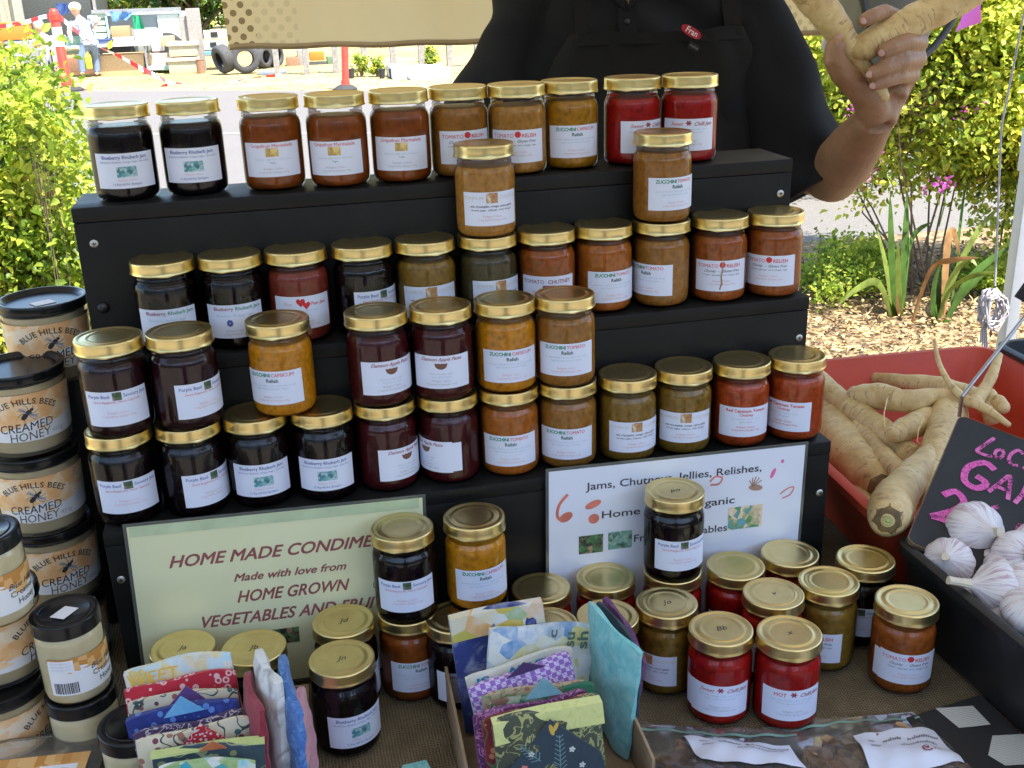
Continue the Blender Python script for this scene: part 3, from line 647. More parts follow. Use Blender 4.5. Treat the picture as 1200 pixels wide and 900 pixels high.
def jar(x, y, z, kind, fill, label, dl=0, group='jars of preserves on the stand', side=None, mk=None, tilt=0, lid='gold'):
    r = thing('preserve_jar', label, 'jar', (x, y, z), -math.asin(x/math.hypot(x, y))+math.radians(dl), group)
    link('contents', FILL[fill], r).scale = (1, 1, .965+.045*random.random()); link('glass', GLASS_ME, r)
    if lid == 'gold': link('lid', LID_ME, r)
    else:
        me = LID_ME.copy(); me.materials[0] = DARKLID; link('lid', me, r)
    r.children[-1].rotation_euler.z = RNG.random()*6
    l = link('label', LABEL_ME, r); l.location.z = .0335+RNG.normal()*.0008; l.rotation_euler.y = RNG.normal()*.006
    p = link('print', PRINT[kind], l)
    if side is not None:
        s = link('label', SMALL_ME, r); s.location.z = .034; s.rotation_euler.z = math.radians(side)
    if mk:
        if mk not in MARK:
            m_ = MB(); mark(m_, mk); MARK[mk] = m_.mesh('mark_'+mk, INK['black'], False)
        li = [c for c in r.children if c.name.startswith('lid')][0]
        q = link('pen_mark', MARK[mk], li); q.location = (0, 0, .09915); q.rotation_euler.z = -li.rotation_euler.z - r.rotation_euler.z
    return r
TZ = {1: Z1+.0006, 2: Z2+.0006, 3: Z3+.0006, 0: .0008}; UP = JH+.0004
A_, B_, C_ = ' on the top shelf', ' on the middle shelf', ' on the bottom shelf'
J = [
 # top shelf
 (-.150, 1.242, 1, 0, 'BR', 'black', 'almost black blueberry rhubarb jar at the left end of the top shelf', 0),
 (-.077, 1.248, 1, 0, 'BR', 'black', 'almost black blueberry rhubarb jar, second along the top shelf', -5),
 (.008, 1.246, 1, 0, 'SM', 'amber', 'amber marmalade jar, leftmost of the three marmalades on the top shelf', -2),
 (.080, 1.240, 1, 0, 'SM', 'amber', 'amber marmalade jar, middle one of the three marmalades on the top shelf', -8),
 (.151, 1.241, 1, 0, 'SM', 'amber', 'amber marmalade jar, rightmost of the three marmalades on the top shelf', 0),
 (.220, 1.248, 1, 0, 'TR', 'brown', 'brown tomato relish jar behind the tall pumpkin chutney jar on the top shelf', 15),
 (.287, 1.241, 1, 0, 'TR', 'caramel', 'light brown tomato relish jar on the top shelf beside the golden one', 0),
 (.353, 1.252, 1, 0, 'ZC', 'mustard', 'golden zucchini capsicum relish jar on the top shelf, left of the red jars', 14),
 (.430, 1.251, 1, 0, 'SC', 'red', 'bright red sweet chilli jam jar on the top shelf, left of its twin', 34, -34),
 (.499, 1.243, 1, 0, 'SC', 'red', 'bright red sweet chilli jam jar at the right end of the top shelf', 0),
 # middle shelf
 (-.120, 1.177, 2, 0, 'FS', 'black', 'dark rhubarb jam jar at the left end of the middle shelf', -5),
 (-.050, 1.176, 2, 0, 'FS', 'black', 'dark rhubarb jam jar with a berry drawing, second on the middle shelf', -3),
 (.020, 1.177, 2, 0, 'HJ', 'pinkish', 'pinkish brown jam jar with red strawberries on its label, middle shelf', 5),
 (.092, 1.176, 2, 0, 'PP', 'black', 'dark purple basil jar on the middle shelf behind a damson jar', 35),
 (.162, 1.175, 2, 0, 'PK', 'olive', 'olive brown pumpkin chutney jar on the middle shelf right of the purple basil', 8),
 (.233, 1.175, 2, 0, 'PK', 'mud', 'murky grey-green chutney jar on the middle shelf with another jar on its lid', 25),
 (.302, 1.176, 2, 0, 'TC', 'rust', 'red-brown tomato chutney jar in the middle of the middle shelf', 4),
 (.371, 1.177, 2, 0, 'ZT', 'orange', 'orange-brown zucchini tomato relish jar on the middle shelf, left of the two-high pile', 25),
 (.442, 1.176, 2, 0, 'ZT', 'brown', 'zucchini tomato relish jar on the middle shelf under another jar', -32),
 (.514, 1.174, 2, 0, 'TR', 'rust', 'chunky tomato relish jar with a drip down its label, middle shelf', 8),
 (.584, 1.172, 2, 0, 'TR', 'rust', 'chunky tomato relish jar at the right end of the middle shelf', -8),
 (.233, 1.173, 2, 1, 'PK', 'caramel', 'caramel pumpkin chutney jar stacked on the murky grey-green jar', 12),
 (.441, 1.175, 2, 1, 'ZT', 'brown', 'brown zucchini tomato relish jar stacked highest, before the red jars', 30, -40),
 # bottom shelf
 (-.180, 1.100, 3, 0, 'PP', 'black', 'dark purple basil jar at the left end of the bottom shelf, beside the honey', 0),
 (-.110, 1.099, 3, 0, 'PP', 'black', 'dark purple basil jar, second on the bottom shelf, label turned right', 32),
 (-.041, 1.102, 3, 0, 'BR', 'black', 'dark blueberry rhubarb jar, left of the pair under the lone golden jar', 0),
 (.029, 1.098, 3, 0, 'BR', 'black', 'dark blueberry rhubarb jar, right of the pair under the lone golden jar', -2),
 (.097, 1.101, 3, 0, 'DA', 'damson', 'damson jar on the bottom shelf with label turned to the right', 38),
 (.167, 1.102, 3, 0, 'DA', 'damson', 'damson jar on the bottom shelf with label turned to the left', -52, 62),
 (.236, 1.101, 3, 0, 'ZT', 'orange', 'orange-brown zucchini tomato jar on the bottom shelf under a golden jar', 0),
 (.304, 1.100, 3, 0, 'ZT', 'brown', 'zucchini tomato relish jar on the bottom shelf above the white sign corner', -3),
 (.375, 1.098, 3, 0, 'PK', 'olive', 'olive brown pumpkin chutney jar, left of the two on the bottom shelf', 20),
 (.444, 1.101, 3, 0, 'PK', 'olive', 'olive brown pumpkin chutney jar, right of the two on the bottom shelf', 8),
 (.516, 1.100, 3, 0, 'RC', 'scarlet', 'red capsicum tomato chutney jar second from the right end of the bottom shelf', 14),
 (.585, 1.098, 3, 0, 'RC', 'scarlet', 'red capsicum tomato chutney jar at the right end of the bottom shelf', -20),
 (-.174, 1.096, 3, 1, 'PP', 'berry', 'purple basil jar stacked at the far left, touching the honey tubs', -3),
 (-.105, 1.094, 3, 1, 'PP', 'berry', 'purple basil jar stacked second from left, label turned right', 35),
 (-.007, 1.104, 3, 1, 'ZC', 'gold', 'golden zucchini capsicum relish jar standing alone on two black jars', -22),
 (.095, 1.100, 3, 1, 'DA', 'damson', 'dark red damson jar stacked left of its twin above the green sign', 22),
 (.164, 1.099, 3, 1, 'DA', 'damson', 'dark red damson jar stacked beside the golden relish, label to the front', -4),
 (.235, 1.101, 3, 1, 'ZC', 'gold', 'golden zucchini capsicum relish jar stacked between damson and zucchini tomato', 10),
 (.302, 1.098, 3, 1, 'ZT', 'brown', 'brown zucchini tomato relish jar stacked at the right end of the raised row', 2),
]
for (x, y, t, s, k, f, lb, dl, *sd_) in J:
    g = {1: 'jars on the top shelf', 2: 'jars on the middle shelf', 3: 'jars on the bottom shelf'}[t]
    r = jar(x, y, TZ[t]+s*UP, k, f, lb, dl, g, sd_[0] if sd_ else None)
    if 'drip' in lb:
        mb = MB(); stroke(mb, [(.001, .017), (.0005, .008), (-.0008, 0), (-.0002, -.008), (-.0022, -.016)], .0016); stroke(mb, [(-.0008, 0), (.0005, -.006), (.0002, -.011)], .0009); mb.fn(lambda p: (.0345*math.sin(p[0]/.0345), -.0345*math.cos(p[0]/.0345), p[1]))
        lb_ = [c_ for c_ in r.children if c_.name.startswith('label')][0]; mb.build('drip', mat('relish_drip', (.36, .24, .13), .4), lb_, smooth=False)
GT = 'jars standing on the burlap'
JT = [
 (.098, 1.014, 0, 'ZT', 'amber', 'zucchini tomato relish jar on the burlap under a black jar', 15, None, None),
 (.098, 1.014, 1, 'PP', 'black', 'black purple basil jar stacked in front of the green sign', 0, None, None),
 (.177, 1.017, 0, 'PP', 'black', 'dark jar hidden under the golden relish jar between the two signs', 0, None, None),
 (.176, 1.017, 1, 'ZC', 'gold', 'golden zucchini capsicum relish jar stacked between the two signs', 15, None, None),
 (.403, 1.015, 0, 'SC', 'red', 'red jar on the burlap under the black jar before the white sign', 0, None, None),
 (.403, 1.015, 1, 'PP', 'black', 'black purple basil jar stacked in front of the white sign', 20, None, 'po'),
 (.146, .985, 0, 'FS', 'black', 'black rhubarb jam jar beside the left edge of the bright fabric wraps', 12, None, None),
 (.028, 1.010, 0, 'BR', 'black', 'black jar directly behind the front blueberry jar, lid marked in pen', 40, None, 'Jd'),
 (.0207, .9415, 0, 'BR', 'black', 'black blueberry rhubarb jar standing alone on the burlap, lid marked in pen', 20, None, 'Jn'),
 (-.138, 1.004, 0, 'BR', 'black', 'jar behind the left fabric wraps at the left side of the green sign', 0, None, 'Ja'),
 (-.066, .985, 0, 'BR', 'black', 'jar behind the left fabric wraps below the green sign photographs', 0, None, 'Jb'),
 (.248, 1.017, 0, 'SC', 'red', 'jar on the burlap between the fabric wraps and the left corner of the white sign', 0, None, None),
 (.236, .945, 0, 'SC', 'red', 'jar almost hidden behind the top of the bright fabric wraps', 0, None, None),
 (.324, 1.019, 0, 'SC', 'red', 'jar at the foot of the white sign, left of the stacked black jar', 0, None, None),
 (.302, .943, 0, 'SC', 'red', 'jar behind the turquoise and purple wraps', 0, None, None),
 (.372, .951, 0, 'PK', 'olive', 'olive brown pumpkin chutney jar right of the purple wrap', -35, None, 'Jo'),
 (.408, .889, 0, 'SC', 'red', 'red sweet chilli jam jar at the front, lid marked in pen', 4, -62, 'Bb'),
 (.472, .863, 0, 'HC', 'red', 'hot chilli jam jar nearest the zip bags', 15, None, 'x'),
 (.475, 1.003, 0, 'SC', 'red', 'red jar at the foot of the white sign, right of the stacked black jar', 0, None, None),
 (.547, 1.012, 0, 'SC', 'red', 'red jar below the right corner of the white sign', 0, None, None),
 (.490, .937, 0, 'SC', 'red', 'red jar in the middle of the right-hand cluster behind the hot chilli jam', 0, None, 'v'),
 (.560, .944, 0, 'TR', 'olive', 'brown tomato relish jar on the burlap, label half hidden by the hot chilli jam', -22, None, None),
 (.624, .977, 0, 'PP', 'black', 'black jar on the burlap beside the corner of the garlic crate', 0, None, None),
 (.620, .885, 0, 'TR', 'rust', 'chunky tomato relish jar standing alone beside the garlic crate', 17, -58, None),
]
for (x, y, s, k, f, lb, dl, sd_, mk) in JT:
    jar(x, y, TZ[0]+s*UP, k, f, lb, dl, GT, sd_, mk, lid='dark' if (lb.startswith('dark jar hidden')) else 'gold')
# drip on one label
# ---------------------------------------------------------------- honey tubs and honey jars
def honeymat():
    b = NB('creamed_honey'); n = b.noise(b.coord(), 12, 3); b.bsdf(b.ramp(n, [(.3, (.74, .61, .36)), (.7, (.80, .68, .44))]), .35, Coat_Weight=.4, Coat_Roughness=.08); return b.m
HM = honeymat()
CLEAR = glassy('tub_plastic', (.97, .97, .96), .12, 1.35, haze=.03, boost=.7)
b = NB('honey_label'); co = b.coord(); sp = b.n('ShaderNodeSeparateXYZ', ins={0: co})
hx = b.voro(b.coord('Object', (1, .4, 1), (0, .6, 0)), 95, 'F1', .75, 1); hs = b.n('ShaderNodeSeparateColor', ins={0: hx}).outputs[0]
org = b.ramp(b.math('ADD', b.math('MULTIPLY', hs, .28), b.math('MULTIPLY', b.noise(co, 45, 3), .72)), [(.3, (.84, .42, .15)), (.50, (.90, .58, .30)), (.68, (.93, .76, .56))])
hz = b.math('ADD', sp.outputs[2], b.math('ADD', b.math('MULTIPLY', b.math('SUBTRACT', hs, .5), .016), b.math('MULTIPLY', sp.outputs[0], -.22)))
c = b.mix(b.math('LESS_THAN', hz, .0335), org, (.82, .82, .84)); b.bsdf(c, .45, Coat_Weight=.15); HLAB = b.m
BLK = [INK['black'], INK['grey']]
def arc(mb, s, size, Rr, cy, m=0, bold=.01, a0=0):
    v, f = glyphs(s, size, 0, bold, 'CENTER', 2, 1.05); mb.add([((Rr+p[1])*math.sin(p[0]/Rr+a0), cy+(Rr+p[1])*math.cos(p[0]/Rr+a0)-Rr, 0) for p in v], f, m)
def bee(mb, x, y, s, m=0):
    disc2(mb, x-.45*s, y-.35*s, .55*s, .32*s, m, 0, 12, .8); disc2(mb, x+.1*s, y+.15*s, .38*s, .32*s, m, 0, 12, .8); disc2(mb, x+.5*s, y+.5*s, .22*s, .2*s, m, 0, 10)
    for a in (0, .7, 1.5, 2.4, 3.1, 4.0, 5.2, 5.8):
        stroke(mb, [(x, y), (x+.7*s*math.cos(a), y+.7*s*math.sin(a)), (x+1.25*s*math.cos(a+.25), y+1.25*s*math.sin(a+.25))], .06*s, m)
    disc2(mb, x-.5*s, y+.45*s, .62*s, .2*s, 1, 0, 12, 2.3); disc2(mb, x+.6*s, y-.35*s, .62*s, .2*s, 1, 0, 12, -.6)
HR0, HR1, HHT = .0420, .0462, .0920     # base radius, rim radius, height
def cone_bend(p, lz=.036):   # label space to tub surface
    z = p[1]+.043; r = HR0+(HR1-HR0)*(z/.08)+.0006; return (r*math.sin(p[0]/.0445), -r*math.cos(p[0]/.0445), z)
mb = MB(); mb.lathe([(.0001, .0025), (.036, .0025), (.0385, .0006), (.0405, .0004), (HR0, .003), (HR1-.0004, .0795), (.0472, .081), (.0472, .0835)], 56, cap0=False, cap1=False); TUB_ME = mb.mesh('tub', CLEAR, True, 50)
mb = MB(); mb.lathe([(.0001, .0035), (.039, .0035), (HR0-.0006, .006), (HR1-.0010, .0785), (.030, .0790), (.0001, .0792)], 48, cap0=False, cap1=False); TUBH_ME = mb.mesh('contents', HM, True, 50)
mb = MB(); mb.lathe([(.0001, .0868), (.0395, .0868), (.0405, .0875), (.0425, .0912), (.0436, .0919), (.0462, .0919), (.0474, .0914), (.0480, .090), (.0480, .0832), (.0486, .0824), (.0484, .0815), (.0474, .0815)], 64, cap0=False, cap1=False); TUBL_ME = mb.mesh('lid', DARKLID, True, 35)
mb = MB(); ns = 44; vs = []
for i in range(ns+1):
    u = -.082+.164*i/ns
    for v_ in (-.0245, .0, .0285): vs.append((u, v_, 0))
mb.add(vs, [(3*i+k, 3*i+3+k, 3*i+4+k, 3*i+1+k) for i in range(ns) for k in range(2)]); mb.fn(cone_bend); TUBLAB_ME = mb.mesh('label', HLAB, True)
mb = MB(); arc(mb, 'BLUE HILLS BEES', .0092, .050, .0205); bee(mb, .003, .0068, .0082)
v, f = glyphs('CREAMED', .0124, .1, -.006, 'CENTER', 2, 1.0); mb.add([(p[0]-.001, p[1]*1.1-.0085+p[0]*.06, 0) for p in v], f, 0)
v, f = glyphs('HONEY', .0124, .1, -.006, 'CENTER', 2, 1.0); mb.add([(p[0]+.001, p[1]*1.1-.0190+p[0]*.06, 0) for p in v], f, 0)
v, f = glyphs('450g', .0070, .1, 0); mb.add([(p[0]+.031, p[1]-.0180, 0) for p in v], f, 1)
for k in range(9):
    v, f = glyphs('Ingredients 100% pure honey', .0024, 0, 0, 'LEFT', 1); mb.add([(p[0]+.045, p[1]+.022-.0042*k, 0) for p in v], f, 1)
mb.fn(lambda p: tuple(a*k for a, k in zip(cone_bend(p), (1.008, 1.008, 1)))); TUBTXT_ME = mb.mesh('print', BLK, False)
STK = mat('sticker_white', (.8, .8, .84), .5, var=.02)
def facing(x, y): return -math.asin(x/math.hypot(x, y))
def tub(x, y, z, label, dl=0, stick=False):
    r = thing('honey_tub', label, 'honey tub', (x, y, z), facing(x, y)+math.radians(dl), 'tubs of creamed honey')
    link('contents', TUBH_ME, r); link('tub', TUB_ME, r); ld = link('lid', TUBL_ME, r); l = link('label', TUBLAB_ME, r); link('print', TUBTXT_ME, l)
    if stick:
        mb = MB(); mb.obox((.0, -.010, .0873), (.011, .003, 0), (-.003, .008, 0), (0, 0, .0002)); mb.build('price_sticker', STK, ld)
    mb = MB(); mb.add([(-.078+.018*i/4, v_, 0) for i in range(5) for v_ in (.0, .022)], [(2*i, 2*i+2, 2*i+3, 2*i+1) for i in range(4)])
    mb.add([(-.076+.014*i/4, v_, 0) for i in range(5) for v_ in (-.020, -.004)], [(2*i, 2*i+2, 2*i+3, 2*i+1) for i in range(4)])
    mb.fn(lambda p: tuple(a*k for a, k in zip(cone_bend(p), (1.006, 1.006, 1)))); mb.build('white_sticker', STK, l)
    return r
bx = thing('black_crate', 'black plastic riser box hidden behind the honey tubs', 'crate', (-.262, 1.285, 0))
mb = MB(); mb.box(-.055, .045, -.045, .06, 0, .3255); mb.build('box', mat('crate_black', (.014, .014, .015), .45), bx, bevel=.003)
tub(-.2625, 1.258, .327, 'honey tub standing highest and farthest back, a white sticker on its lid', 2, True)
HX, HY = -.284, 1.176
tub(HX+.001, HY+.002, .2765, 'honey tub on top of the leaning four-high pile beside the dark jars', -2)
tub(HX+.002, HY-.004, .1843, 'honey tub second from the top of the four-high pile', -12)
tub(HX+.003, HY+.001, .0923, 'honey tub third from the top of the pile, beside the screw in the stand', 8)
tub(HX, HY, .0006, 'honey tub at the bottom of the four-high pile, mostly hidden', 0)
_q = at_z(-17, 690, .185); tub(_q.x, _q.y, .0930, 'honey tub at the left edge with a glass honey jar on its lid', 60)
_q = at_z(-4, 795, .0925); tub(_q.x, _q.y, .0005, 'honey tub at the left edge, lowest under the plain-sided tub', 60)
# glass honey jar
GHL = mat('honey_paper', (.80, .80, .80), .5, var=.02)
def hbend(p): R = .0343; return (R*math.sin(p[0]/R), -R*math.cos(p[0]/R), p[1])
b = NB('honey_jar_label'); co = b.coord(); sp = b.n('ShaderNodeSeparateXYZ', ins={0: co}); n_ = b.voro(b.coord('Object', (1, .4, 1)), 120, 'F1', .3, 1); hs = b.n('ShaderNodeSeparateColor', ins={0: n_}).outputs[0]
msk = b.math('GREATER_THAN', b.math('ADD', sp.outputs[2], b.math('ADD', b.math('MULTIPLY', hs, .012), b.math('MULTIPLY', sp.outputs[0], .25))), .0085)
b.bsdf(b.mix(msk, (.80, .80, .80), b.ramp(hs, [(.2, (.58, .26, .06)), (.8, (.78, .46, .18))])), .5); HJLAB = b.m
GHW = .088
mb = MB(); vs = []
for i in range(31):
    u = -GHW/2+GHW*i/30; vs += [(u, -.021, 0), (u, .019, 0)]
mb.add(vs, [(2*i, 2*i+2, 2*i+3, 2*i+1) for i in range(30)]); mb.fn(hbend); GHL_ME = mb.mesh('label', HJLAB, True)
mb = MB(); vv = [('Blue Hills', .0085, .45, .015, .004), ('Creamed', .0085, 0, .016, -.004), ('Honey', .0085, 0, .018, -.0130)]
for s, sz, sh, x_, y_ in vv:
    v, f = glyphs(s, sz, sh, .004); mb.add([(p[0]+x_, p[1]+y_, 0) for p in v], f, 0)
xx = -.040; rg = random.Random(3)
while xx < -.016:
    w_ = rg.choice((.0004, .0007, .0011)); mb.add([(xx, -.019, 0), (xx+w_, -.019, 0), (xx+w_, -.007, 0), (xx, -.007, 0)], [(0, 1, 2, 3)], 0); xx += w_+rg.choice((.0005, .0009))
for k in range(3): v, f = glyphs('Pure Australian honey', .0022, 0, 0, 'LEFT', 1); mb.add([(p[0]-.040, p[1]+.015-.0035*k, 0) for p in v], f, 1)
mb.fn(lambda p: tuple(a*k for a, k in zip(hbend(p), (1.01, 1.01, 1)))); GHT_ME = mb.mesh('print', BLK, False)
mb = MB(); mb.add([(-.043+.026*i/4, v_, 0) for i in range(5) for v_ in (.0045, .0175)], [(2*i, 2*i+2, 2*i+3, 2*i+1) for i in range(4)])
mb.add([(-.043+.030*i/4, v_, 0) for i in range(5) for v_ in (-.0205, -.0045)], [(2*i, 2*i+2, 2*i+3, 2*i+1) for i in range(4)]); mb.fn(lambda p: tuple(a*k for a, k in zip(hbend(p), (1.005, 1.005, 1)))); GHS_ME = mb.mesh('white_sticker', STK, False)
mb = MB(); mb.lathe([(.0001, .003), (.028, .003), (.0315, .0035), (.0325, .010), (.0328, .066), (.0316, .071), (.0290, .0745), (.0290, .080), (.0001, .0803)], 48, cap0=False, cap1=False); GHC_ME = mb.mesh('contents', HM, True, 50)
mb = MB(); mb.lathe([(.0001, .0885), (.024, .0885), (.0248, .0892), (.0258, .0892), (.0266, .0884), (.0290, .0888), (.0320, .0896), (.0336, .0888), (.0342, .0872), (.0342, .0765), (.0346, .0752), (.0340, .0745)], 64, cap0=False, cap1=False); GHLID_ME = mb.mesh('lid', DARKLID, True, 50)
mb = MB(); mb.lathe([(.0001, .0025), (.024, .0024), (.0285, .0004), (.0312, .0016), (.0330, .006), (.0334, .012), (.0335, .066), (.0325, .0715), (.0300, .0755), (.0297, .0775), (.0297, .086)], 48, cap0=False, cap1=False); GHG_ME = mb.mesh('glass', GLASS, True, 50)
def hjar(x, y, z, label, dl=0, lab=True, stick=False, sc=1.0):
    r = thing('honey_jar', label, 'honey jar', (x, y, z), facing(x, y)+math.radians(dl), 'glass jars of creamed honey'); r.scale = (sc, sc, 1)
    link('contents', GHC_ME, r); link('glass', GHG_ME, r); ld = link('lid', GHLID_ME, r)
    if lab: l = link('label', GHL_ME, r); l.location.z = .035; link('print', GHT_ME, l); link('white_sticker', GHS_ME, l)
    if stick:
        mb = MB(); mb.obox((-.002, -.004, .0891), (.0105, .003, 0), (-.003, .0075, 0), (0, 0, .0002)); mb.build('price_sticker', STK, ld)
    return r
hjar(-.2365, .975, .0902, 'glass creamed honey jar with black lid, white sticker and barcode', 26, True, True, .94)
hjar(-.2365, .975, .0004, 'glass honey jar directly under the barcode honey jar', 0, False, False, .98)
_q = at_z(-24, 622, .274); hjar(_q.x, _q.y, .1853, 'glass creamed honey jar cut by the left edge, on top of a tub', 22, True, False)
hjar(-.178, .905, .0004, 'glass honey jar with black lid tucked left of the fabric wraps', 0, False)
# ================================================================ SIGNS on the front of the stand
def fit_text(mb, s, x, y, width, cap, m=0, shear=0, bold=.01, align='CENTER', rot=0, res=3, wob=0, fat=0):
    v, f = glyphs(s, 1.0, shear, 0 if fat else bold, 'CENTER', res)
    if fat:
        v = list(v); f = list(f); ec = {}
        for q in f:
            for i in range(len(q)):
                a_, b_ = q[i], q[(i+1) % len(q)]; ec.setdefault(frozenset((a_, b_)), []).append((a_, b_))
        for k_, es in list(ec.items()):
            if len(es) == 1:
                a_, b_ = es[0]; pa, pb = Vector(v[a_][:2]), Vector(v[b_][:2]); d_ = pb-pa
                if d_.length < 1e-6: continue
                d_.normalize(); n_ = Vector((d_.y, -d_.x))*fat; pa2, pb2 = pa-d_*fat*.5, pb+d_*fat*.5; o_ = len(v)
                v += [(pa2.x, pa2.y, -.05), (pa2.x+n_.x, pa2.y+n_.y, -.05), (pb2.x+n_.x, pb2.y+n_.y, -.05), (pb2.x, pb2.y, -.05)]; f.append((o_, o_+1, o_+2, o_+3))
    xs = [p[0] for p in v]; w_ = max(xs)-min(xs); cx_ = (max(xs)+min(xs))/2
    sx_, sy_ = width/w_, cap/.70; ox = {'CENTER': 0, 'LEFT': width/2, 'RIGHT': -width/2}[align]; c, s_ = math.cos(rot), math.sin(rot)
    out = []
    for p in v:
        a, b_ = (p[0]-cx_)*sx_+ox, p[1]*sy_+wob*math.sin((p[0]-cx_)*4)
        out.append((x+c*a-s_*b_, y+s_*a+c*b_, p[2]*.001))
    mb.add(out, f, m)
def sign(name, label, tl, tr, Y, h, paper_m):
    a, b_ = at_y(*tl, Y), at_y(*tr, Y); ex = (b_-a); w_ = ex.length; ex.normalize(); tilt = math.radians(1.2)
    ez = Vector((0, 0, 1)); ez = (ez-ex*ez.dot(ex)).normalized(); ny = -ex.cross(ez)   # away from the camera
    ez = (ez*math.cos(tilt)+ny*math.sin(tilt)).normalized(); n_ = ex.cross(ez)
    r = thing(name, label, 'sign', a); r.matrix_world = Matrix(((ex.x, ez.x, n_.x, a.x), (ex.y, ez.y, n_.y, a.y), (ex.z, ez.z, n_.z, a.z), (0, 0, 0, 1)))
    mb = MB(); mb.box(0, w_, -h, 0, -.0006, 0); mb.build('sheet', paper_m, r, smooth=False)
    mb = MB(); e = .0035
    for bx_ in ((-e, w_+e, 0, e), (-e, w_+e, -h-e, -h), (-e, 0, -h, 0), (w_, w_+e, -h, 0)): mb.box(bx_[0], bx_[1], bx_[2], bx_[3], -.0007, .0002)
    mb.build('laminate_edge', mat('laminate_grey', (.10, .11, .10), .15), r, smooth=False)
    return r, w_
b = NB('green_sign_paper'); n_ = b.noise(b.coord(), 5, 3); b.bsdf(b.ramp(n_, [(.3, (.74, .75, .46)), (.7, (.79, .80, .52))]), .5, Coat_Weight=.6, Coat_Roughness=.14); GREENP = b.m
SY = 1.0535
r, w_ = sign('green_sign', 'pale green laminated sign reading HOME MADE CONDIMENTS on the stand front', (148, 618), (495, 583), SY, .207, GREENP)
M_ = mat('ink_sign_maroon', (.30, .09, .09), .5)
x0 = .163
for tx_, xx_, yy_, ww_, hh_ in (('HOME MADE CONDIMENTS', x0, -.046, .252, .0135), ('Made with love from', x0-.002, -.0725, .120, .009), ('HOME GROWN', x0, -.096, .121, .0135), ('VEGETABLES AND FRUIT', x0, -.122, .198, .0135), ('Organic', .206, -.168, .03, .005)):
    mb = MB(); fit_text(mb, tx_, xx_, yy_, ww_, hh_, 0, .35, 0, fat=.022); mb.v = [(x, y, .0004+z*2) for x, y, z in mb.v]; mb.build('lettering', M_, r, smooth=False)
for (xa, ya, wa, ha, k) in ((.150, -.150, .030, .019, 'bush'), (.207, -.149, .043, .023, 'flowers')):
    mb = MB(); mb.add([(xa-wa/2, ya-ha/2, .0004), (xa+wa/2, ya-ha/2, .0004), (xa+wa/2, ya+ha/2, .0004), (xa-wa/2, ya+ha/2, .0004)], [(0, 1, 2, 3)]); mb.build('printed_photo', PIC[k], r, smooth=False)
mb = MB(); stroke(mb, [(.262, -.082), (.252, -.092), (.250, -.103), (.262, -.108), (.272, -.104), (.268, -.099), (.256, -.103)], .0009, 0, .0004); stroke(mb, [(.251, -.101), (.254, -.112)], .0009, 0, .0004)
mb.build('pen_scrawl', INK['black'], r, smooth=False)
mb = MB(); mb.box(.002, w_-.004, -.0115, -.0005, .0003, .0008); mb.build('folded_strip', mat('green_sign_edge', (.50, .60, .38), .5), r, smooth=False)
b = NB('white_sign_paper'); n_ = b.noise(b.coord(), 5, 3); b.bsdf(b.ramp(n_, [(.3, (.72, .77, .90)), (.7, (.77, .81, .92))]), .5, Coat_Weight=.6, Coat_Roughness=.14); WHITEP = b.m
r, w_ = sign('white_sign', 'white laminated sign reading Jams, Chutneys, Jellies, Relishes behind stacked black jar', (643, 553), (944, 521), SY, .207, WHITEP)
xc = .150
for tx_, xx_, yy_, ww_ in (('Jams, Chutneys, Jellies, Relishes,', xc, -.0235, .214), ('Home Made, Organic', xc-.006, -.061, .163), ('Fruit & Vegetables', xc+.010, -.096, .116)):
    mb = MB(); fit_text(mb, tx_, xx_, yy_, ww_, .0092, 0, 0, 0, fat=.012); mb.v = [(x, y, .0004+z*2) for x, y, z in mb.v]; mb.build('lettering', mat('ink_sign_black', (.045, .045, .06), .5), r, smooth=False)
for (xa, ya, wa, ha, k) in ((.050, -.096, .029, .023, 'bush'), (.085, -.095, .029, .022, 'pods'), (.240, -.085, .043, .029, 'peach')):
    mb = MB(); mb.add([(xa-wa/2, ya-ha/2, .0004), (xa+wa/2, ya-ha/2, .0004), (xa+wa/2, ya+ha/2, .0004), (xa-wa/2, ya+ha/2, .0004)], [(0, 1, 2, 3)]); mb.build('printed_photo', PIC[k], r, smooth=False)
RD = mat('ink_chilli_red', (.70, .20, .14), .5, var=.3); PKI = mat('ink_magenta', (.75, .16, .40), .5)
def chl(*fs):
    mb = MB()
    for f_ in fs: f_(mb)
    mb.build('printed_chilli', RD, r, smooth=False)
chl(lambda m: stroke(m, [(.022, -.030), (.012, -.042), (.010, -.056), (.016, -.062)], .0035, 0, .0004), lambda m: disc2(m, .020, -.058, .0085, .0055, 0, .0005, 14, .5))
chl(lambda m: disc2(m, .052, -.046, .010, .0045, 0, .0004, 14, .35)); chl(lambda m: disc2(m, .053, -.064, .0065, .0062, 0, .0004, 14)); chl(lambda m: disc2(m, .118, -.042, .004, .007, 0, .0004, 12))
chl(lambda m: stroke(m, [(.193, -.034), (.200, -.028), (.208, -.031), (.204, -.038), (.194, -.038)], .0022, 0, .0004)); chl(lambda m: stroke(m, [(.283, -.060), (.292, -.054), (.300, -.053), (.296, -.062), (.286, -.066)], .0016, 0, .0004))
mb = MB(); disc2(mb, .272, -.032, .0025, .007, 0, .0004, 10, -.4); disc2(mb, .283, -.018, .002, .0025, 0, .0004, 10); mb.build('printed_magenta', PKI, r, smooth=False)
mb = MB()
for a in range(5): stroke(mb, [(.247, -.046), (.250+.010*math.cos(.6+a*.45), -.046+.012*math.sin(.6+a*.45))], .0013, 0, .0004)
disc2(mb, .251, -.048, .009, .004, 0, .0004, 12, -.15); mb.build('printed_ginger', mat('ink_ginger', (.45, .28, .20), .5), r, smooth=False)

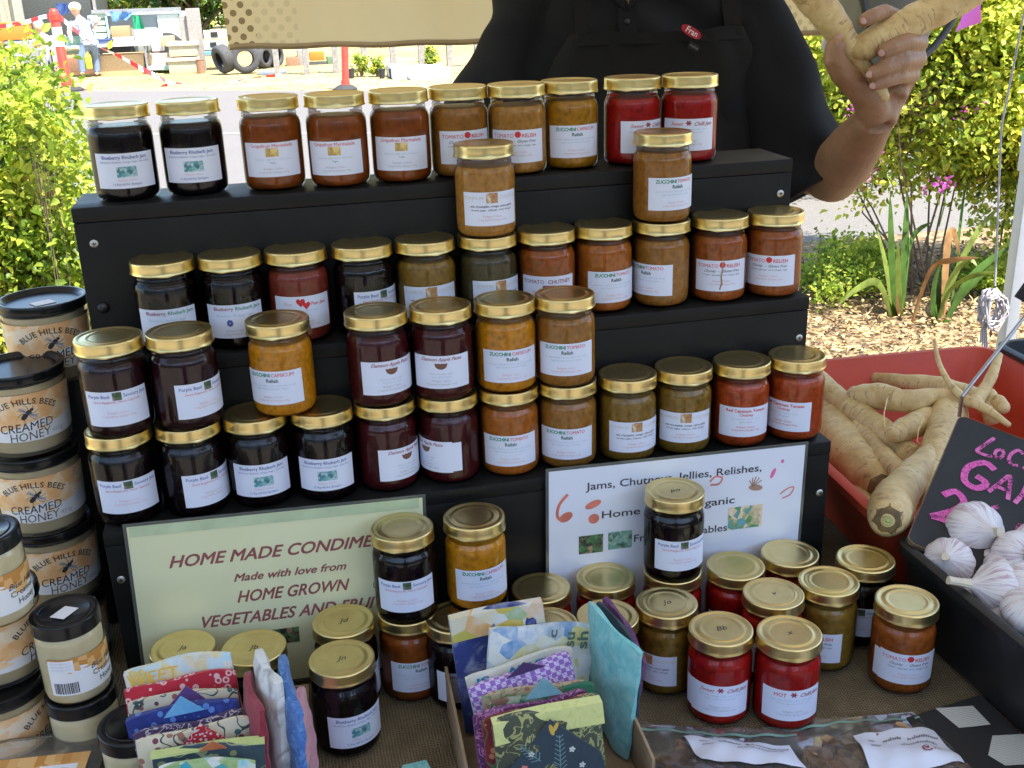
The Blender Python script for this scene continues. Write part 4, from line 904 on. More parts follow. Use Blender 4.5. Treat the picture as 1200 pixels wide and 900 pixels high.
# ================================================================ FABRIC WRAPS in cardboard boxes
def pat(name, kind, *cols, sc=60):
    sc = sc*1.6
    b = NB('print_'+name); co = b.coord()
    if kind == 'dots':
        v = b.voro(co, sc, 'F1', .9); ci = b.n('ShaderNodeSeparateColor', ins={0: b.voro(co, sc, 'F1', .9, 1)}).outputs[0]
        dc = b.ramp(ci, [(i/max(1, len(cols)-2), c) for i, c in enumerate(cols[1:])], 'CONSTANT') if len(cols) > 2 else (*cols[1], 1)
        c = b.mix(b.math('LESS_THAN', v, .34), cols[0], dc)
        n = b.math('LESS_THAN', b.math('ABSOLUTE', b.math('SUBTRACT', b.noise(co, sc*.35, 1), .5)), .012); c = b.mix(n, c, cols[-1])
    elif kind == 'rings':
        v = b.voro(co, sc, 'F1', .7); k = b.math('MULTIPLY', b.math('LESS_THAN', v, .40), b.math('GREATER_THAN', v, .20)); c = b.mix(k, cols[0], cols[1])
    elif kind == 'marble':
        n = b.noise(co, sc, 5, .6, 1.0); c = b.ramp(n, [(.25+.5*i/(len(cols)-1), x) for i, x in enumerate(cols)])
    elif kind == 'check':
        ck = b.n('ShaderNodeTexChecker', ins={'Vector': b.coord('Object', rot=(0, 0, 0)), 'Scale': sc}).outputs[1]
        wv = b.n('ShaderNodeTexWave', bands_direction='DIAGONAL', ins={'Vector': co, 'Scale': sc*.55}).outputs[1]
        c = b.mix(b.math('GREATER_THAN', b.math('ADD', b.math('MULTIPLY', ck, .6), b.math('MULTIPLY', wv, .4)), .62), cols[0], cols[1])
    elif kind == 'blocks':
        ci = b.n('ShaderNodeSeparateColor', ins={0: b.voro(co, sc, 'F1', 1, 1)}).outputs[0]
        c = b.ramp(b.math('ADD', b.math('MULTIPLY', ci, .75), b.math('MULTIPLY', b.noise(co, sc*1.5, 3), .25)), [(.1+.8*i/(len(cols)-1), x) for i, x in enumerate(cols)])
    elif kind == 'vines':
        n = b.math('LESS_THAN', b.math('ABSOLUTE', b.math('SUBTRACT', b.noise(co, sc, 2, .5, .8), .5)), .022); v = b.math('LESS_THAN', b.voro(co, sc*1.3, 'F1', 1), .18)
        c = b.mix(v, b.mix(n, cols[0], cols[1]), cols[2])
    wv = b.math('ADD', b.math('MULTIPLY', b.noise(co, 500, 2), .2), b.noise(b.coord('Object', (1, 1, .35)), 70, 3, .6)); b.bsdf(c, .8, 0, b.bump(wv, .55, .0016), Sheen_Weight=.15); return b.m
def slab(w_, h, t, seed, wavy=.0036):
    """folded cloth: rounded slab, x across, y thickness, z up from its base"""
    nx_, nz_ = 16, 14; vs = []; rg = random.Random(seed); ph = rg.random()*6
    for side in (-1, 1):
        for j in range(nz_+1):
            for i in range(nx_+1):
                u, v = i/nx_*2-1, j/nz_; e = (1-abs(u)**6)*(1-max(0, v*2-1)**6)
                y = side*(t*.5*(.45+.65*e)+.0012*math.sin(u*7+v*9+ph)*e+.0008*math.sin(v*21-u*5+ph)) + wavy*math.sin(u*2.1+ph+v*2.2); zz = h*v+(.0022*math.sin(u*3.3+ph) if j == nz_ else 0)*v - (.003*abs(u)**8 if j == nz_ else 0)
                vs.append((u*w_/2*(1-.02*(1-e)), y, zz))
    o = (nx_+1)*(nz_+1); fs = []
    for s in range(2):
        for j in range(nz_):
            for i in range(nx_):
                a = s*o+j*(nx_+1)+i; q = (a, a+1, a+nx_+2, a+nx_+1); fs.append(q if s == 0 else q[::-1])
    rim = [j*(nx_+1) for j in range(nz_+1)]+[nz_*(nx_+1)+i for i in range(1, nx_+1)]+[j*(nx_+1)+nx_ for j in range(nz_-1, -1, -1)]+[i for i in range(nx_-1, 0, -1)]
    for k in range(len(rim)):
        a, b_ = rim[k], rim[(k+1) % len(rim)]; fs.append((a, b_, b_+o, a+o))
    mb = MB(); mb.add(vs, fs); return mb
GW = 'folded fabric wraps standing in the cardboard boxes'
def wrap(label, tl, tr, Y, m, t=.010, h=None, flap=None, flapm=None, Y2=None, lining=None, tilt=7, seed=0, band=None):
    a, b_ = at_y(*tl, Y), at_y(*tr, Y2 or Y); ex = b_-a; w_ = ex.length; ex.normalize()
    up = Vector((0, 0, 1)); up = (up-ex*up.dot(ex)).normalized(); back = up.cross(ex); up = (up*math.cos(math.radians(tilt))+back*math.sin(math.radians(tilt))).normalized(); back = up.cross(ex)
    top = (a+b_)/2; h = h or (min(a.z, b_.z)-.008)/up.z; o = top-up*h
    r = thing('fabric_wrap', label, 'fabric wrap', o, 0, GW)
    r.matrix_world = Matrix(((ex.x, back.x, up.x, o.x), (ex.y, back.y, up.y, o.y), (ex.z, back.z, up.z, o.z), (0, 0, 0, 1)))
    slab(w_, h, t, seed).build('cloth_fold', m, r)
    if lining: s_ = slab(w_*.97, h*.985, t*.5, seed+3); s_.v = [(x+.003, y-t*.55, z) for x, y, z in s_.v]; s_.build('inner_fold', lining, r)
    if band:   # turned-over top band in another print
        bw, bm_ = band; mb = MB(); k = 16
        vs = []
        for i in range(k+1):
            x = (-.5+i/k)*w_*.985
            for (y, z) in ((t*.1, h+.0012), (-t*.62, h-.001), (-t*.70, h-bw), (-t*.45, h-bw)): vs.append((x, y+.0025*math.sin((i/k*2-1)*2.1+seed), z))
        mb.add(vs, [(4*i+q, 4*i+4+q, 4*i+5+q, 4*i+1+q) for i in range(k) for q in range(3)]); mb.build('turned_band', bm_, r)
    if flap:   # pointed flap on the front
        fx, top_z, hw, bot = flap; y = -t*.78
        mb = MB(); P = [(fx, top_z), (fx+hw, bot), (fx-hw, bot)]
        mb.add([(p[0], y, p[1]) for p in P]+[(p[0], y+.0016, p[1]) for p in P], [(0, 2, 1), (3, 4, 5), (0, 1, 4, 3), (1, 2, 5, 4), (2, 0, 3, 5)]); mb.build('pointed_flap', flapm, r, smooth=False)
    return r, w_, h
def sidewrap(label, p_top, Yt, p_fr, Yf, m, t=.009, lining=None, seed=0):
    return wrap(label, p_top, p_fr, Yt, m, t, Y2=Yf, lining=lining, tilt=0, seed=seed)
CR = (.62, .56, .42); W0 = (.70, .72, .72)
# box A (left)
ra, wa, ha = wrap('white wrap with yellow letters at the back of the left box', (142, 786), (270, 758), .935, pat('white_multi', 'blocks', (.75, .75, .70), (.45, .68, .78), (.78, .76, .66), (.72, .60, .20), W0, sc=42), .012, seed=1)
mb = MB(); fit_text(mb, 'WEET', -wa*.22, ha-.010, .048, .012, 0, .15, .01); mb.v = [(x, -.0072, y) for x, y, z in mb.v]; mb.build('lettering', mat('ink_yellow', (.80, .50, .06), .6), ra, smooth=False)
wrap('crimson wrap printed with pale rings in the left box', (144, 807), (277, 783), .918, pat('red_rings', 'rings', (.48, .015, .035), (.72, .45, .45), sc=75), .010, seed=2)
wrap('cream wrap with dark dots and violet tip in the left box', (147, 822), (279, 801), .903, pat('cream_dots', 'dots', CR, (.30, .10, .07), (.05, .14, .14), (.12, .03, .08), (.05, .08, .07), sc=80), .010, flap=(.005, .118, .018, .10), flapm=pat('violet', 'marble', (.10, .04, .18), (.18, .08, .28), sc=40), seed=3)
wrap('navy blue wrap with small flowers and light blue tip in the left box', (144, 841), (279, 812), .885, pat('navy_flower', 'dots', (.015, .03, .20), (.10, .22, .55), (.02, .05, .28), sc=70), .014, flap=(.003, .118, .018, .10), flapm=pat('sky', 'marble', (.10, .35, .65), (.20, .50, .75), sc=40), seed=4)
wrap('dark purple wrap with pale scrolls in the left box', (154, 858), (284, 832), .868, pat('purple_scroll', 'vines', (.06, .03, .09), (.50, .45, .50), (.10, .05, .14), sc=55), .010, seed=5)
wrap('cream wrap with dots and a red spotted tip in the left box', (158, 866), (293, 841), .850, pat('cream_dots_b', 'dots', (.66, .60, .44), (.06, .16, .15), (.20, .04, .07), (.35, .16, .10), (.04, .07, .07), sc=68), .012, flap=(.008, .112, .019, .094), flapm=pat('red_spot', 'dots', (.52, .02, .03), (.75, .6, .6), sc=160), seed=6)
wrap('slate wrap edged in lime with an orange motif in the left box', (176, 880), (311, 864), .825, pat('slate_leaf', 'dots', (.035, .065, .085), (.25, .27, .12), (.30, .32, .20), sc=55), .010, flap=(.004, .108, .012, .100), flapm=pat('orange', 'marble', (.50, .12, .04), (.60, .18, .06), sc=40), lining=None, seed=7, band=(.003, pat('lime', 'marble', (.42, .50, .16), (.55, .60, .24), sc=40)))
wrap('turquoise and white striped wrap at the front of the left box', (184, 897), (300, 884), .800, pat('turq_blocks', 'blocks', (.03, .45, .50), W0, (.30, .45, .15), (.02, .35, .45), sc=45), .010, seed=8)
# upright side pieces of box A
sidewrap('maroon wrap standing edge-on in the left box', (290, 782), .925, (303, 830), .83, pat('maroon', 'marble', (.20, .01, .03), (.34, .03, .05), sc=60), .012, seed=9)
sidewrap('white and black folded wrap standing edge-on, tallest in the left box', (305, 757), .935, (322, 800), .85, pat('white_black', 'marble', (.02, .02, .025), (.70, .72, .70), (.75, .76, .74), sc=22), .016, seed=10)
sidewrap('mottled blue wrap standing edge-on at the right of the left box', (329, 762), .93, (349, 835), .82, pat('blue_mottle', 'marble', (.02, .07, .30), (.06, .18, .50), (.20, .40, .70), sc=70), .013, seed=11)
sidewrap('pink wrap at the right edge of the left box', (352, 800), .91, (352, 872), .82, pat('pink', 'marble', (.60, .25, .32), (.70, .38, .42), sc=50), .011, seed=12)
# box B (centre)
wrap('citrus topped indigo wrap at the back of the centre box', (524, 723), (634, 700), .93, pat('indigo_dye', 'marble', (.02, .03, .14), (.03, .05, .22), (.45, .50, .60), sc=18), .012, seed=21, band=(.026, pat('citrus', 'blocks', (.70, .35, .04), W0, (.66, .50, .10), (.25, .40, .08), W0, sc=26)))
rb, wb, hb = wrap('white wrap with lemons and green letters in the centre box', (572, 735), (698, 731), .905, pat('lemon_white', 'blocks', (.70, .72, .60), W0, (.62, .58, .20), (.72, .74, .70), (.12, .30, .55), W0, sc=40), .012, seed=22)
mb = MB(); fit_text(mb, 'su', .028, hb-.013, .016, .011, 0, 0, .02, rot=PI/2); fit_text(mb, 'sh', .042, hb-.014, .019, .011, 0, 0, .02, rot=PI/2); fit_text(mb, 'c', .010, hb-.006, .009, .009, 0, 0, .02, rot=PI/2); mb.v = [(x, -.0072, y) for x, y, z in mb.v]; mb.build('lettering', mat('ink_olive', (.10, .16, .11), .6), rb, smooth=False)
rb, wb, hb = wrap('cream wrap with blue capital letters in the centre box', (543, 793), (670, 756), .882, pat('cream_plain', 'marble', (.62, .60, .50), (.70, .70, .62), sc=30), .012, seed=23)
mb = MB(); fit_text(mb, 'IS', -.038, hb-.007, .013, .008, 0, 0, .03); fit_text(mb, 'ADVEN', .012, hb-.006, .052, .009, 0, 0, .04); mb.v = [(x, -.0075, y) for x, y, z in mb.v]; mb.build('lettering', mat('ink_sky', (.02, .30, .55), .6), rb, smooth=False)
wrap('lilac and white houndstooth wrap in the centre box', (546, 806), (668, 765), .862, pat('houndstooth', 'check', (.30, .14, .50), (.68, .58, .78), sc=125), .014, flap=(.006, .105, .020, .094), flapm=pat('plum', 'marble', (.05, .02, .10), (.09, .04, .15), sc=40), seed=24)
wrap('beige edged wrap behind the emerald one in the centre box', (564, 814), (686, 793), .842, pat('beige_flower', 'dots', (.50, .42, .26), (.45, .18, .15), (.20, .28, .12), sc=90), .009, seed=25)
wrap('emerald wrap with toadstools and a teal tip in the centre box', (572, 822), (697, 801), .825, pat('emerald', 'blocks', (.01, .12, .06), (.02, .16, .08), (.50, .48, .38), (.02, .10, .05), (.35, .06, .04), sc=34), .012, flap=(.0, .120, .018, .100), flapm=pat('dusty_teal', 'marble', (.16, .34, .40), (.22, .42, .46), sc=40), seed=26)
wrap('plum patterned wrap just behind the front one in the centre box', (552, 836), (688, 808), .812, pat('plum_pattern', 'vines', (.12, .02, .10), (.45, .18, .35), (.20, .05, .16), sc=50), .010, seed=33)
wrap('dark red flowered wrap behind the front one in the centre box', (562, 842), (696, 812), .803, pat('red_flower', 'dots', (.20, .015, .02), (.50, .20, .10), (.10, .16, .06), sc=70), .009, seed=34)
rf, wf, hf = wrap('lime topped navy wrap with ferns and pink birds, front of the centre box', (574, 843), (703, 815), .792, pat('olive_vine', 'vines', (.06, .07, .045), (.35, .36, .14), (.16, .20, .08), sc=40), .014, seed=27, band=(.022, pat('lime_b', 'marble', (.50, .56, .16), (.66, .68, .28), (.58, .62, .22), sc=70)))
NV = pat('navy_plain', 'marble', (.022, .040, .060), (.032, .055, .078), sc=60)
mb = MB(); P = [(.001, hf-.006), (.045, hf-.050), (.050, hf-.10), (-.047, hf-.10), (-.045, hf-.050)]; y_ = -.0125
mb.add([(p[0], y_, p[1]) for p in P]+[(p[0], y_+.002, p[1]) for p in P], [(0, 4, 3, 2, 1), (5, 6, 7, 8, 9)]+[(i, (i+1) % 5, 5+(i+1) % 5, 5+i) for i in range(5)]); fl_ = mb.build('pointed_flap', NV, rf, smooth=False)
def frond(mb, x, y, L_, ang, n, m, s=.010):
    dx, dy = math.cos(ang), math.sin(ang); stroke(mb, [(x, y), (x+dx*L_, y+dy*L_)], .0009, m)
    for i in range(n):
        f = (i+.5)/n; ln = s*(1-.6*f)
        for sg in (-1, 1):
            a2 = ang+sg*.9; px_, py_ = x+dx*L_*f, y+dy*L_*f; stroke(mb, [(px_, py_), (px_+ln*math.cos(a2), py_+ln*math.sin(a2))], .0010, m)
mb = MB(); frond(mb, .004, hf-.075, .052, 1.5, 11, 0); frond(mb, -.012, hf-.045, .026, 2.3, 6, 0, .008); frond(mb, -.026, hf-.078, .022, .9, 5, 0, .006)
PINKB = 1
stroke(mb, [(-.027, hf-.046), (-.030, hf-.056), (-.026, hf-.066), (-.018, hf-.064), (-.012, hf-.074)], .0055, 1); disc2(mb, -.012, hf-.082, .010, .008, 1, 0, 14, .4); disc2(mb, .034, hf-.080, .008, .007, 1, 0, 12); disc2(mb, -.030, hf-.088, .007, .006, 1, 0, 12)
for (x_, y__) in ((.018, -.040), (.026, -.058), (.028, -.072), (-.020, -.036), (-.034, -.060)):
    for a in range(5): disc2(mb, x_+.0018*math.cos(a*1.257), hf+y__+.0018*math.sin(a*1.257), .0015, .0011, 2, 0, 6, a*1.257)
disc2(mb, .001, hf-.016, .0022, .006, 3, 0, 10, .2); disc2(mb, .005, hf-.014, .002, .005, 3, 0, 10, -.5)
mb.v = [(x, y_-.0003, y) for x, y, z in mb.v]; mb.build('printed_motifs', [mat('ink_fern', (.14, .26, .28), .7), mat('ink_flamingo', (.62, .20, .17), .7), mat('ink_petal', (.62, .66, .62), .7), mat('ink_mustard', (.62, .42, .08), .7)], fl_, smooth=False)
TQ = pat('turquoise', 'marble', (.10, .42, .44), (.22, .56, .56), (.40, .66, .64), sc=45)
sidewrap('mottled turquoise wrap standing upright at the right of the centre box', (691, 701), .905, (749, 765), .815, TQ, .008, seed=30)
sidewrap('navy wrap squeezed between the turquoise and the purple one', (700, 702), .912, (756, 768), .825, NV, .006, seed=31)
sidewrap('speckled purple wrap standing upright behind the turquoise one', (707, 697), .922, (761, 772), .835, pat('purple_speck', 'marble', (.07, .015, .08), (.12, .03, .13), (.30, .12, .28), sc=160), .009, seed=32)
CB = NB('cardboard'); co = CB.coord(); n_ = CB.noise(CB.coord('Object', (1, 1, 8)), 40, 4); CB.bsdf(CB.ramp(n_, [(.3, (.26, .18, .10)), (.7, (.36, .26, .16))]), .85, 0, CB.bump(n_, .3, .0006)); CARD = CB.m
def cardbox(label, x0, x1, y0, y1, h, rz=0):
    r = thing('cardboard_box', label, 'cardboard box', ((x0+x1)/2, (y0+y1)/2, .001), rz); a, b_ = (x1-x0)/2, (y1-y0)/2; t = .003
    for nm, bx_ in (('wall', (-a, a, -b_, -b_+t, 0, h*.8)), ('wall', (-a, a, b_-t, b_, 0, h)), ('wall', (-a, -a+t, -b_+t+.0005, b_-t-.0005, 0, h)), ('wall', (a-t, a, -b_+t+.0005, b_-t-.0005, 0, h)), ('base', (-a+t, a-t, -b_+t, b_-t, 0, t))):
        mb = MB(); mb.box(*bx_); mb.build(nm, CARD, r, bevel=.0006)
    return r
cardbox('low cardboard box holding the left group of fabric wraps', -.188, -.020, .775, .965, .062, -.06)
cardbox('low cardboard box holding the centre group of fabric wraps', .122, .296, .765, .955, .058, -.05)

# ================================================================ ZIP BAGS, clear honeycomb box, mat
FILM = glassy('zip_film', (.93, .93, .93), .10, 1.4, haze=.07, boost=1.3)
CHK = mat('dried_slices', (.30, .19, .10), .7, var=.5, vs=50)
b = NB('dried_mix'); n_ = b.voro(b.coord(), 55, 'F1', 1, 1); s_ = b.n('ShaderNodeSeparateColor', ins={0: n_}).outputs[0]; b.bsdf(b.ramp(s_, [(0, (.14, .085, .05)), (.5, (.27, .17, .10)), (1, (.44, .27, .13))]), .75); CHM = b.m
def zipbag(label, cs, seed, lab_px, red):
    z0 = .012; P = [at_z(x, y, .008 if k_ < 2 else .026) for k_, (x, y) in enumerate(cs)]     # TL TR BR BL
    o = (P[0]+P[1]+P[2]+P[3])/4; o.z = 0
    r = thing('zip_bag', label, 'zip bag', o); rg = random.Random(seed); N_ = 22
    def S(u, v):
        p = (P[0]*(1-u)+P[1]*u)*(1-v)+(P[3]*(1-u)+P[2]*u)*v; return p-o
    ph = rg.random()*6
    def hgt(u, v):
        e = max(0, (1-abs(2*u-1)**4))*max(0, min(1, (v-.10)*2.2))*(1-max(0, v-.8)*2); return .004+.026*e+.0022*math.sin(u*11+v*5+ph)*e+.0018*math.sin(v*17-u*7+ph)+.0012*math.sin(u*31+v*23)
    vs = []
    for s in (0, 1):
        for j in range(N_+1):
            for i in range(N_+1):
                u, v = i/N_, j/N_; q = S(u, v); vs.append((q.x, q.y, hgt(u, v) if s == 0 else .0022))
    O = (N_+1)**2; g = lambda j, i: j*(N_+1)+i
    fs = [(g(j, i), g(j+1, i), g(j+1, i+1), g(j, i+1)) for j in range(N_) for i in range(N_)]+[(O+g(j, i), O+g(j, i+1), O+g(j+1, i+1), O+g(j+1, i)) for j in range(N_) for i in range(N_)]
    mb = MB(); mb.add(vs, fs); mb.build('film', FILM, r, ang=180)
    mb = MB()
    for k in range(260):
        u, v = rg.uniform(.06, .94), rg.uniform(.18, .95); q = S(u, v); hh = hgt(u, v)-.004
        if hh < .006: continue
        zz = rg.uniform(.003, hh*.75); a = rg.random()*6; rr = rg.uniform(.006, .011)
        st0 = len(mb.v); mb.lathe([(.0001, -.0015), (rr, -.001), (rr*.96, .0012), (.0001, .0008)], 9, (0, 0, 0), cap0=False)
        mb.xf(Matrix.Translation((q.x, q.y, min(zz, hh-.002))) @ Matrix.Rotation(rg.uniform(-.7, .7), 4, 'X') @ Matrix.Rotation(rg.uniform(-.7, .7), 4, 'Y') @ Matrix.Rotation(a, 4, 'Z') @ Matrix.Diagonal((1.3, .8, 1, 1)), st0)
    tag(mb.build('dried_slices', CHM, r), kind='stuff')
    # zip strip
    mb = MB(); vs = []
    for i in range(25):
        u = i/24
        for v in (.055, .072): q = S(u, v); vs.append((q.x, q.y, hgt(u, v)+.0009))
    mb.add(vs, [(2*i, 2*i+1, 2*i+3, 2*i+2) for i in range(24)]); mb.build('zip_strip', mat('zip_green', (.18, .33, .27), .4), r)
    # paper label on top
    (u0, v0), (u1, v1), (u2, v2), (u3, v3) = lab_px; mb = MB(); n = 14; vs = []
    def LUV(s, t): return ((u0*(1-s)+u1*s)*(1-t)+(u3*(1-s)+u2*s)*t, (v0*(1-s)+v1*s)*(1-t)+(v3*(1-s)+v2*s)*t)
    for j in range(n+1):
        for i in range(n+1):
            u, v = LUV(i/n, j/n); q = S(u, v); vs.append((q.x, q.y, hgt(u, v)+.0022))
    mb.add(vs, [(j*(n+1)+i, (j+1)*(n+1)+i, (j+1)*(n+1)+i+1, j*(n+1)+i+1) for j in range(n) for i in range(n)]); l = mb.build('label', PAPER, r)
    mb = MB()
    def onl(pts, wd, m):
        m2 = MB(); stroke(m2, pts, wd); out = []
        for x, y, z in m2.v:
            u, v = LUV(x, 1-y); q = S(u, v); out.append((q.x, q.y, hgt(u, v)+.0028))
        mb.add(out, m2.f, m)
    for ln, (yy, xa, xb, wd) in enumerate(((.78, .30, .52, .02), (.75, .58, .92, .02), (.58, .45, .85, .015))):
        x = xa
        while x < xb: onl([(x, yy-.03), (x+.012, yy+.035*rg.random()), (x+.027, yy-.03), (x+.045, yy+.05*rg.random())], wd*.7, 0); x += .055
    onl([(.12, .80), (.2, .80)], .02, 0); onl([(.12, .66), (.24, .66)], .02, 0)
    if red:
        onl([(.66+.05*math.cos(a), .30+.07*math.sin(a)) for a in [.9+i*.45 for i in range(12)]], .018, 1); onl([(.64, .34), (.65, .28), (.66, .33), (.67, .28), (.68, .34)], .012, 1); onl([(.74, .28), (.77, .34), (.80, .29), (.83, .33), (.86, .30)], .012, 0)
    mb.build('writing', [mat('ink_pencil', (.20, .20, .22), .7), mat('ink_logo', (.30, .03, .06), .6)], l, smooth=False)
    return r
zipbag('zip bag with a small white label, left of the two bags', [(742, 843), (930, 852), (1010, 985), (752, 995)], 3, [(.30, .12), (.92, .16), (.93, .42), (.36, .40)], False)
zipbag('zip bag with a large handwritten label, right of the two bags', [(912, 843), (1070, 829), (1215, 945), (1015, 985)], 5, [(.42, .20), (.98, .22), (.86, .62), (.22, .72)], True)
p0, p1 = at_z(736, 852, .03), at_z(772, 930, .03)
tr_ = thing('cardboard_tray', 'worn cardboard tray under the zip bags with a frayed left edge', 'cardboard tray', (p0.x, p0.y, .0012)); d = p1-p0; d.z = 0; L_ = d.length; d.normalize(); n2 = Vector((-d.y, d.x, 0))
mb = MB(); vs = []
for i in range(31):
    f = i/30; q = d*L_*1.3*f; j_ = .0018*math.sin(i*2.7)
    for (o_, z) in ((0, 0), (.0035, 0), (.0035, .030+j_), (0, .030-j_)): vs.append((q.x+n2.x*o_, q.y+n2.y*o_, z))
mb.add(vs, [(4*i+k, 4*i+4+k, 4*i+4+(k+1) % 4, 4*i+(k+1) % 4) for i in range(30) for k in range(4)]+[(0, 1, 2, 3)]); mb.build('wall', CARD, tr_, smooth=False)
# clear box of cut comb
q0, q1, q2 = at_z(-40, 867, .05), at_z(124, 850, .05), at_z(104, 905, .05)
r = thing('comb_box', 'clear plastic box of cut honeycomb at the lower left corner', 'plastic box', ((q0.x+q1.x)/2, q1.y-.06, .001), math.atan2(q1.y-q0.y, q1.x-q0.x)*1.0)
hw = (q1-q0).length/2; CLB = glassy('clear_box', (.94, .93, .90), .05, 1.5, haze=.06, boost=1.4)
mb = MB(); mb.box(-hw, hw, -.06, .06, 0, .046); mb.build('box', CLB, r, bevel=.004)
mb = MB(); mb.box(-hw-.001, hw+.001, -.061, .061, .0465, .0490); mb.build('lid', CLB, r, bevel=.001)
b = NB('wax_comb'); v_ = b.voro(b.coord(), 170, 'F1', .3); n_ = b.noise(b.coord(), 40, 4); b.bsdf(b.ramp(b.math('ADD', b.math('MULTIPLY', v_, .5), b.math('MULTIPLY', n_, .6)), [(.25, (.30, .22, .14)), (.5, (.50, .44, .36)), (.7, (.68, .62, .54))]), .5, 0, b.bump(v_, .7, .002)); 
mb = MB(); mb.box(-hw+.008, hw-.008, -.052, .052, .003, .036); mb.build('honeycomb_slab', b.m, r, bevel=.005)
mb = MB(); mb.box(-hw+.004, hw-.012, -.058, .028, .0494, .0496); l = mb.build('label', HJLAB, r, smooth=False)
mb = MB(); mb.box(.012, hw-.020, -.02, .012, .0497, .0498); mb.build('white_panel', STK, l, smooth=False)
mb = MB(); stroke(mb, [(.018, -.004), (.020, .004), (.034, .006), (.046, .002)], .0012, 0, .0500); mb.build('print', INK['black'], l, smooth=False)
# black and white mat under the crate
mtz = thing('patterned_mat', 'black mat with white patches under the garlic crate', 'mat', at_z(1150, 860, 0))
o = Vector(mtz.location)
pp = [at_z(x, y, .002)-o for x, y in ((1062, 842), (1150, 815), (1320, 990), (1190, 1010))]
mb = MB(); mb.add([(p.x, p.y, .0015) for p in pp]+[(p.x, p.y, .0032) for p in pp], [(4, 7, 6, 5), (0, 1, 2, 3), (0, 4, 5, 1), (1, 5, 6, 2), (2, 6, 7, 3), (3, 7, 4, 0)]); mb.build('cloth', mat('mat_black', (.02, .02, .022), .8), mtz, smooth=False)
b = NB('mat_white'); wv = b.n('ShaderNodeTexWave', bands_direction='Y', ins={'Vector': b.coord(), 'Scale': 120, 'Distortion': 1.5}).outputs[1]; b.bsdf(b.ramp(wv, [(.2, (.45, .46, .44)), (.7, (.66, .66, .62))]), .8, 0, b.bump(wv, .5, .0006))
for quad in (((1096, 830), (1140, 827), (1161, 849), (1124, 853)), ((1163, 862), (1200, 860), (1215, 895), (1178, 897), (1158, 885)), ((1140, 905), (1180, 902), (1200, 930), (1160, 935))):
    q = [at_z(x, y, .0036)-o for x, y in quad]; n = len(q); mb = MB(); mb.add([(p.x, p.y, .0036) for p in q][::-1], [tuple(range(n))]); mb.build('patch', b.m, mtz, smooth=False)
p = at_z(486, 897, .003); r = thing('fabric_scrap', 'tip of a small teal cloth lying on the burlap at the bottom edge', 'cloth', p)
mb = MB(); mb.add([(-.012, 0, 0), (.012, .002, 0), (.02, -.04, 0), (-.03, -.04, 0), (-.012, 0, .003), (.012, .002, .003), (.02, -.04, .003), (-.03, -.04, .003)], [(4, 7, 6, 5), (0, 4, 5, 1), (3, 7, 4, 0), (1, 5, 6, 2)]); mb.build('cloth', TQ, r, smooth=False)

# ================================================================ RED TUB with parsnips
TZR = .115
def rrect(cx_, cy_, a, b_, rc, rot, n=7):
    pts = []
    for k, (sx_, sy_) in enumerate(((1, 1), (-1, 1), (-1, -1), (1, -1))):
        for i in range(n):
            t = PI/2*k+PI/2*i/(n-1); pts.append((sx_*(a-rc)+rc*math.cos(t), sy_*(b_-rc)+rc*math.sin(t)))
    c, s = math.cos(rot), math.sin(rot); return [(cx_+c*x-s*y, cy_+s*x+c*y) for x, y in pts]
rl, rr = at_z(962, 402, TZR), at_z(1158, 402, TZR); lf = at_z(1034, 648, TZR)
ang = math.radians(-3); ux, uy = Vector((math.cos(ang), math.sin(ang), 0)), Vector((-math.sin(ang), math.cos(ang), 0))
LF = Vector((.670, 1.012, 0)); wid = (rr-LF).dot(ux); dep = (rr-LF).dot(uy); cen = LF+ux*wid/2+uy*dep/2
tub_r = thing('red_tub', 'red plastic tub of parsnips behind the garlic crate', 'tub', (cen.x, cen.y, .001), ang)
def loftloops(loops, m=None, closed_ends=(False, False)):
    mb = MB(); n = len(loops[0][0]); vs = []
    for lp, z in loops: vs += [(x, y, z) for x, y in lp]
    fs = [(j*n+i, j*n+(i+1) % n, (j+1)*n+(i+1) % n, (j+1)*n+i) for j in range(len(loops)-1) for i in range(n)]
    if closed_ends[0]: fs.append(tuple(range(n))[::-1])
    if closed_ends[1]: fs.append(tuple((len(loops)-1)*n+i for i in range(n)))
    return mb.add(vs, fs)
def basin(a, b_, h, rc, t, tap, lip, lh):
    L0 = lambda s, o=0: rrect(0, 0, a-tap*(1-s)-o, b_-tap*(1-s)-o, max(.01, rc-o), 0)
    return loftloops([(L0(0), 0), (L0(1), h-lh), (rrect(0, 0, a+lip, b_+lip, rc+lip, 0), h-lh), (rrect(0, 0, a+lip+.001, b_+lip+.001, rc+lip, 0), h-.002), (rrect(0, 0, a+lip-.003, b_+lip-.003, rc+lip, 0), h), (L0(1, t-.001), h), (L0(1, t), h-.003), (L0(0, t), t)], closed_ends=(True, True))
mb = basin(wid/2-.012, dep/2-.012, TZR-.001, .032, .004, .035, .010, .014)
b = NB('red_plastic'); n_ = b.noise(b.coord(), 14, 5, .65); b.bsdf(b.ramp(n_, [(.3, (.46, .045, .016)), (.7, (.58, .068, .026))]), b.ramp(n_, [(.3, (.35,)*3), (.7, (.6,)*3)]), 0, b.bump(b.noise(b.coord(), 300, 3), .08, .0005)); mb.build('basin', b.m, tub_r, ang=35)
PN = NB('parsnip_skin'); co = PN.coord()
wv = PN.n('ShaderNodeTexWave', bands_direction='X', ins={'Vector': PN.coord('Object', (1, .3, .3)), 'Scale': 21, 'Distortion': 16, 'Detail': 4, 'Detail Scale': 1.1, 'Detail Roughness': .75}).outputs[1]
n1 = PN.noise(co, 26, 5, .65); sk = PN.ramp(n1, [(.26, (.30, .17, .065)), (.40, (.56, .39, .165)), (.56, (.70, .53, .25)), (.75, (.78, .64, .36))])
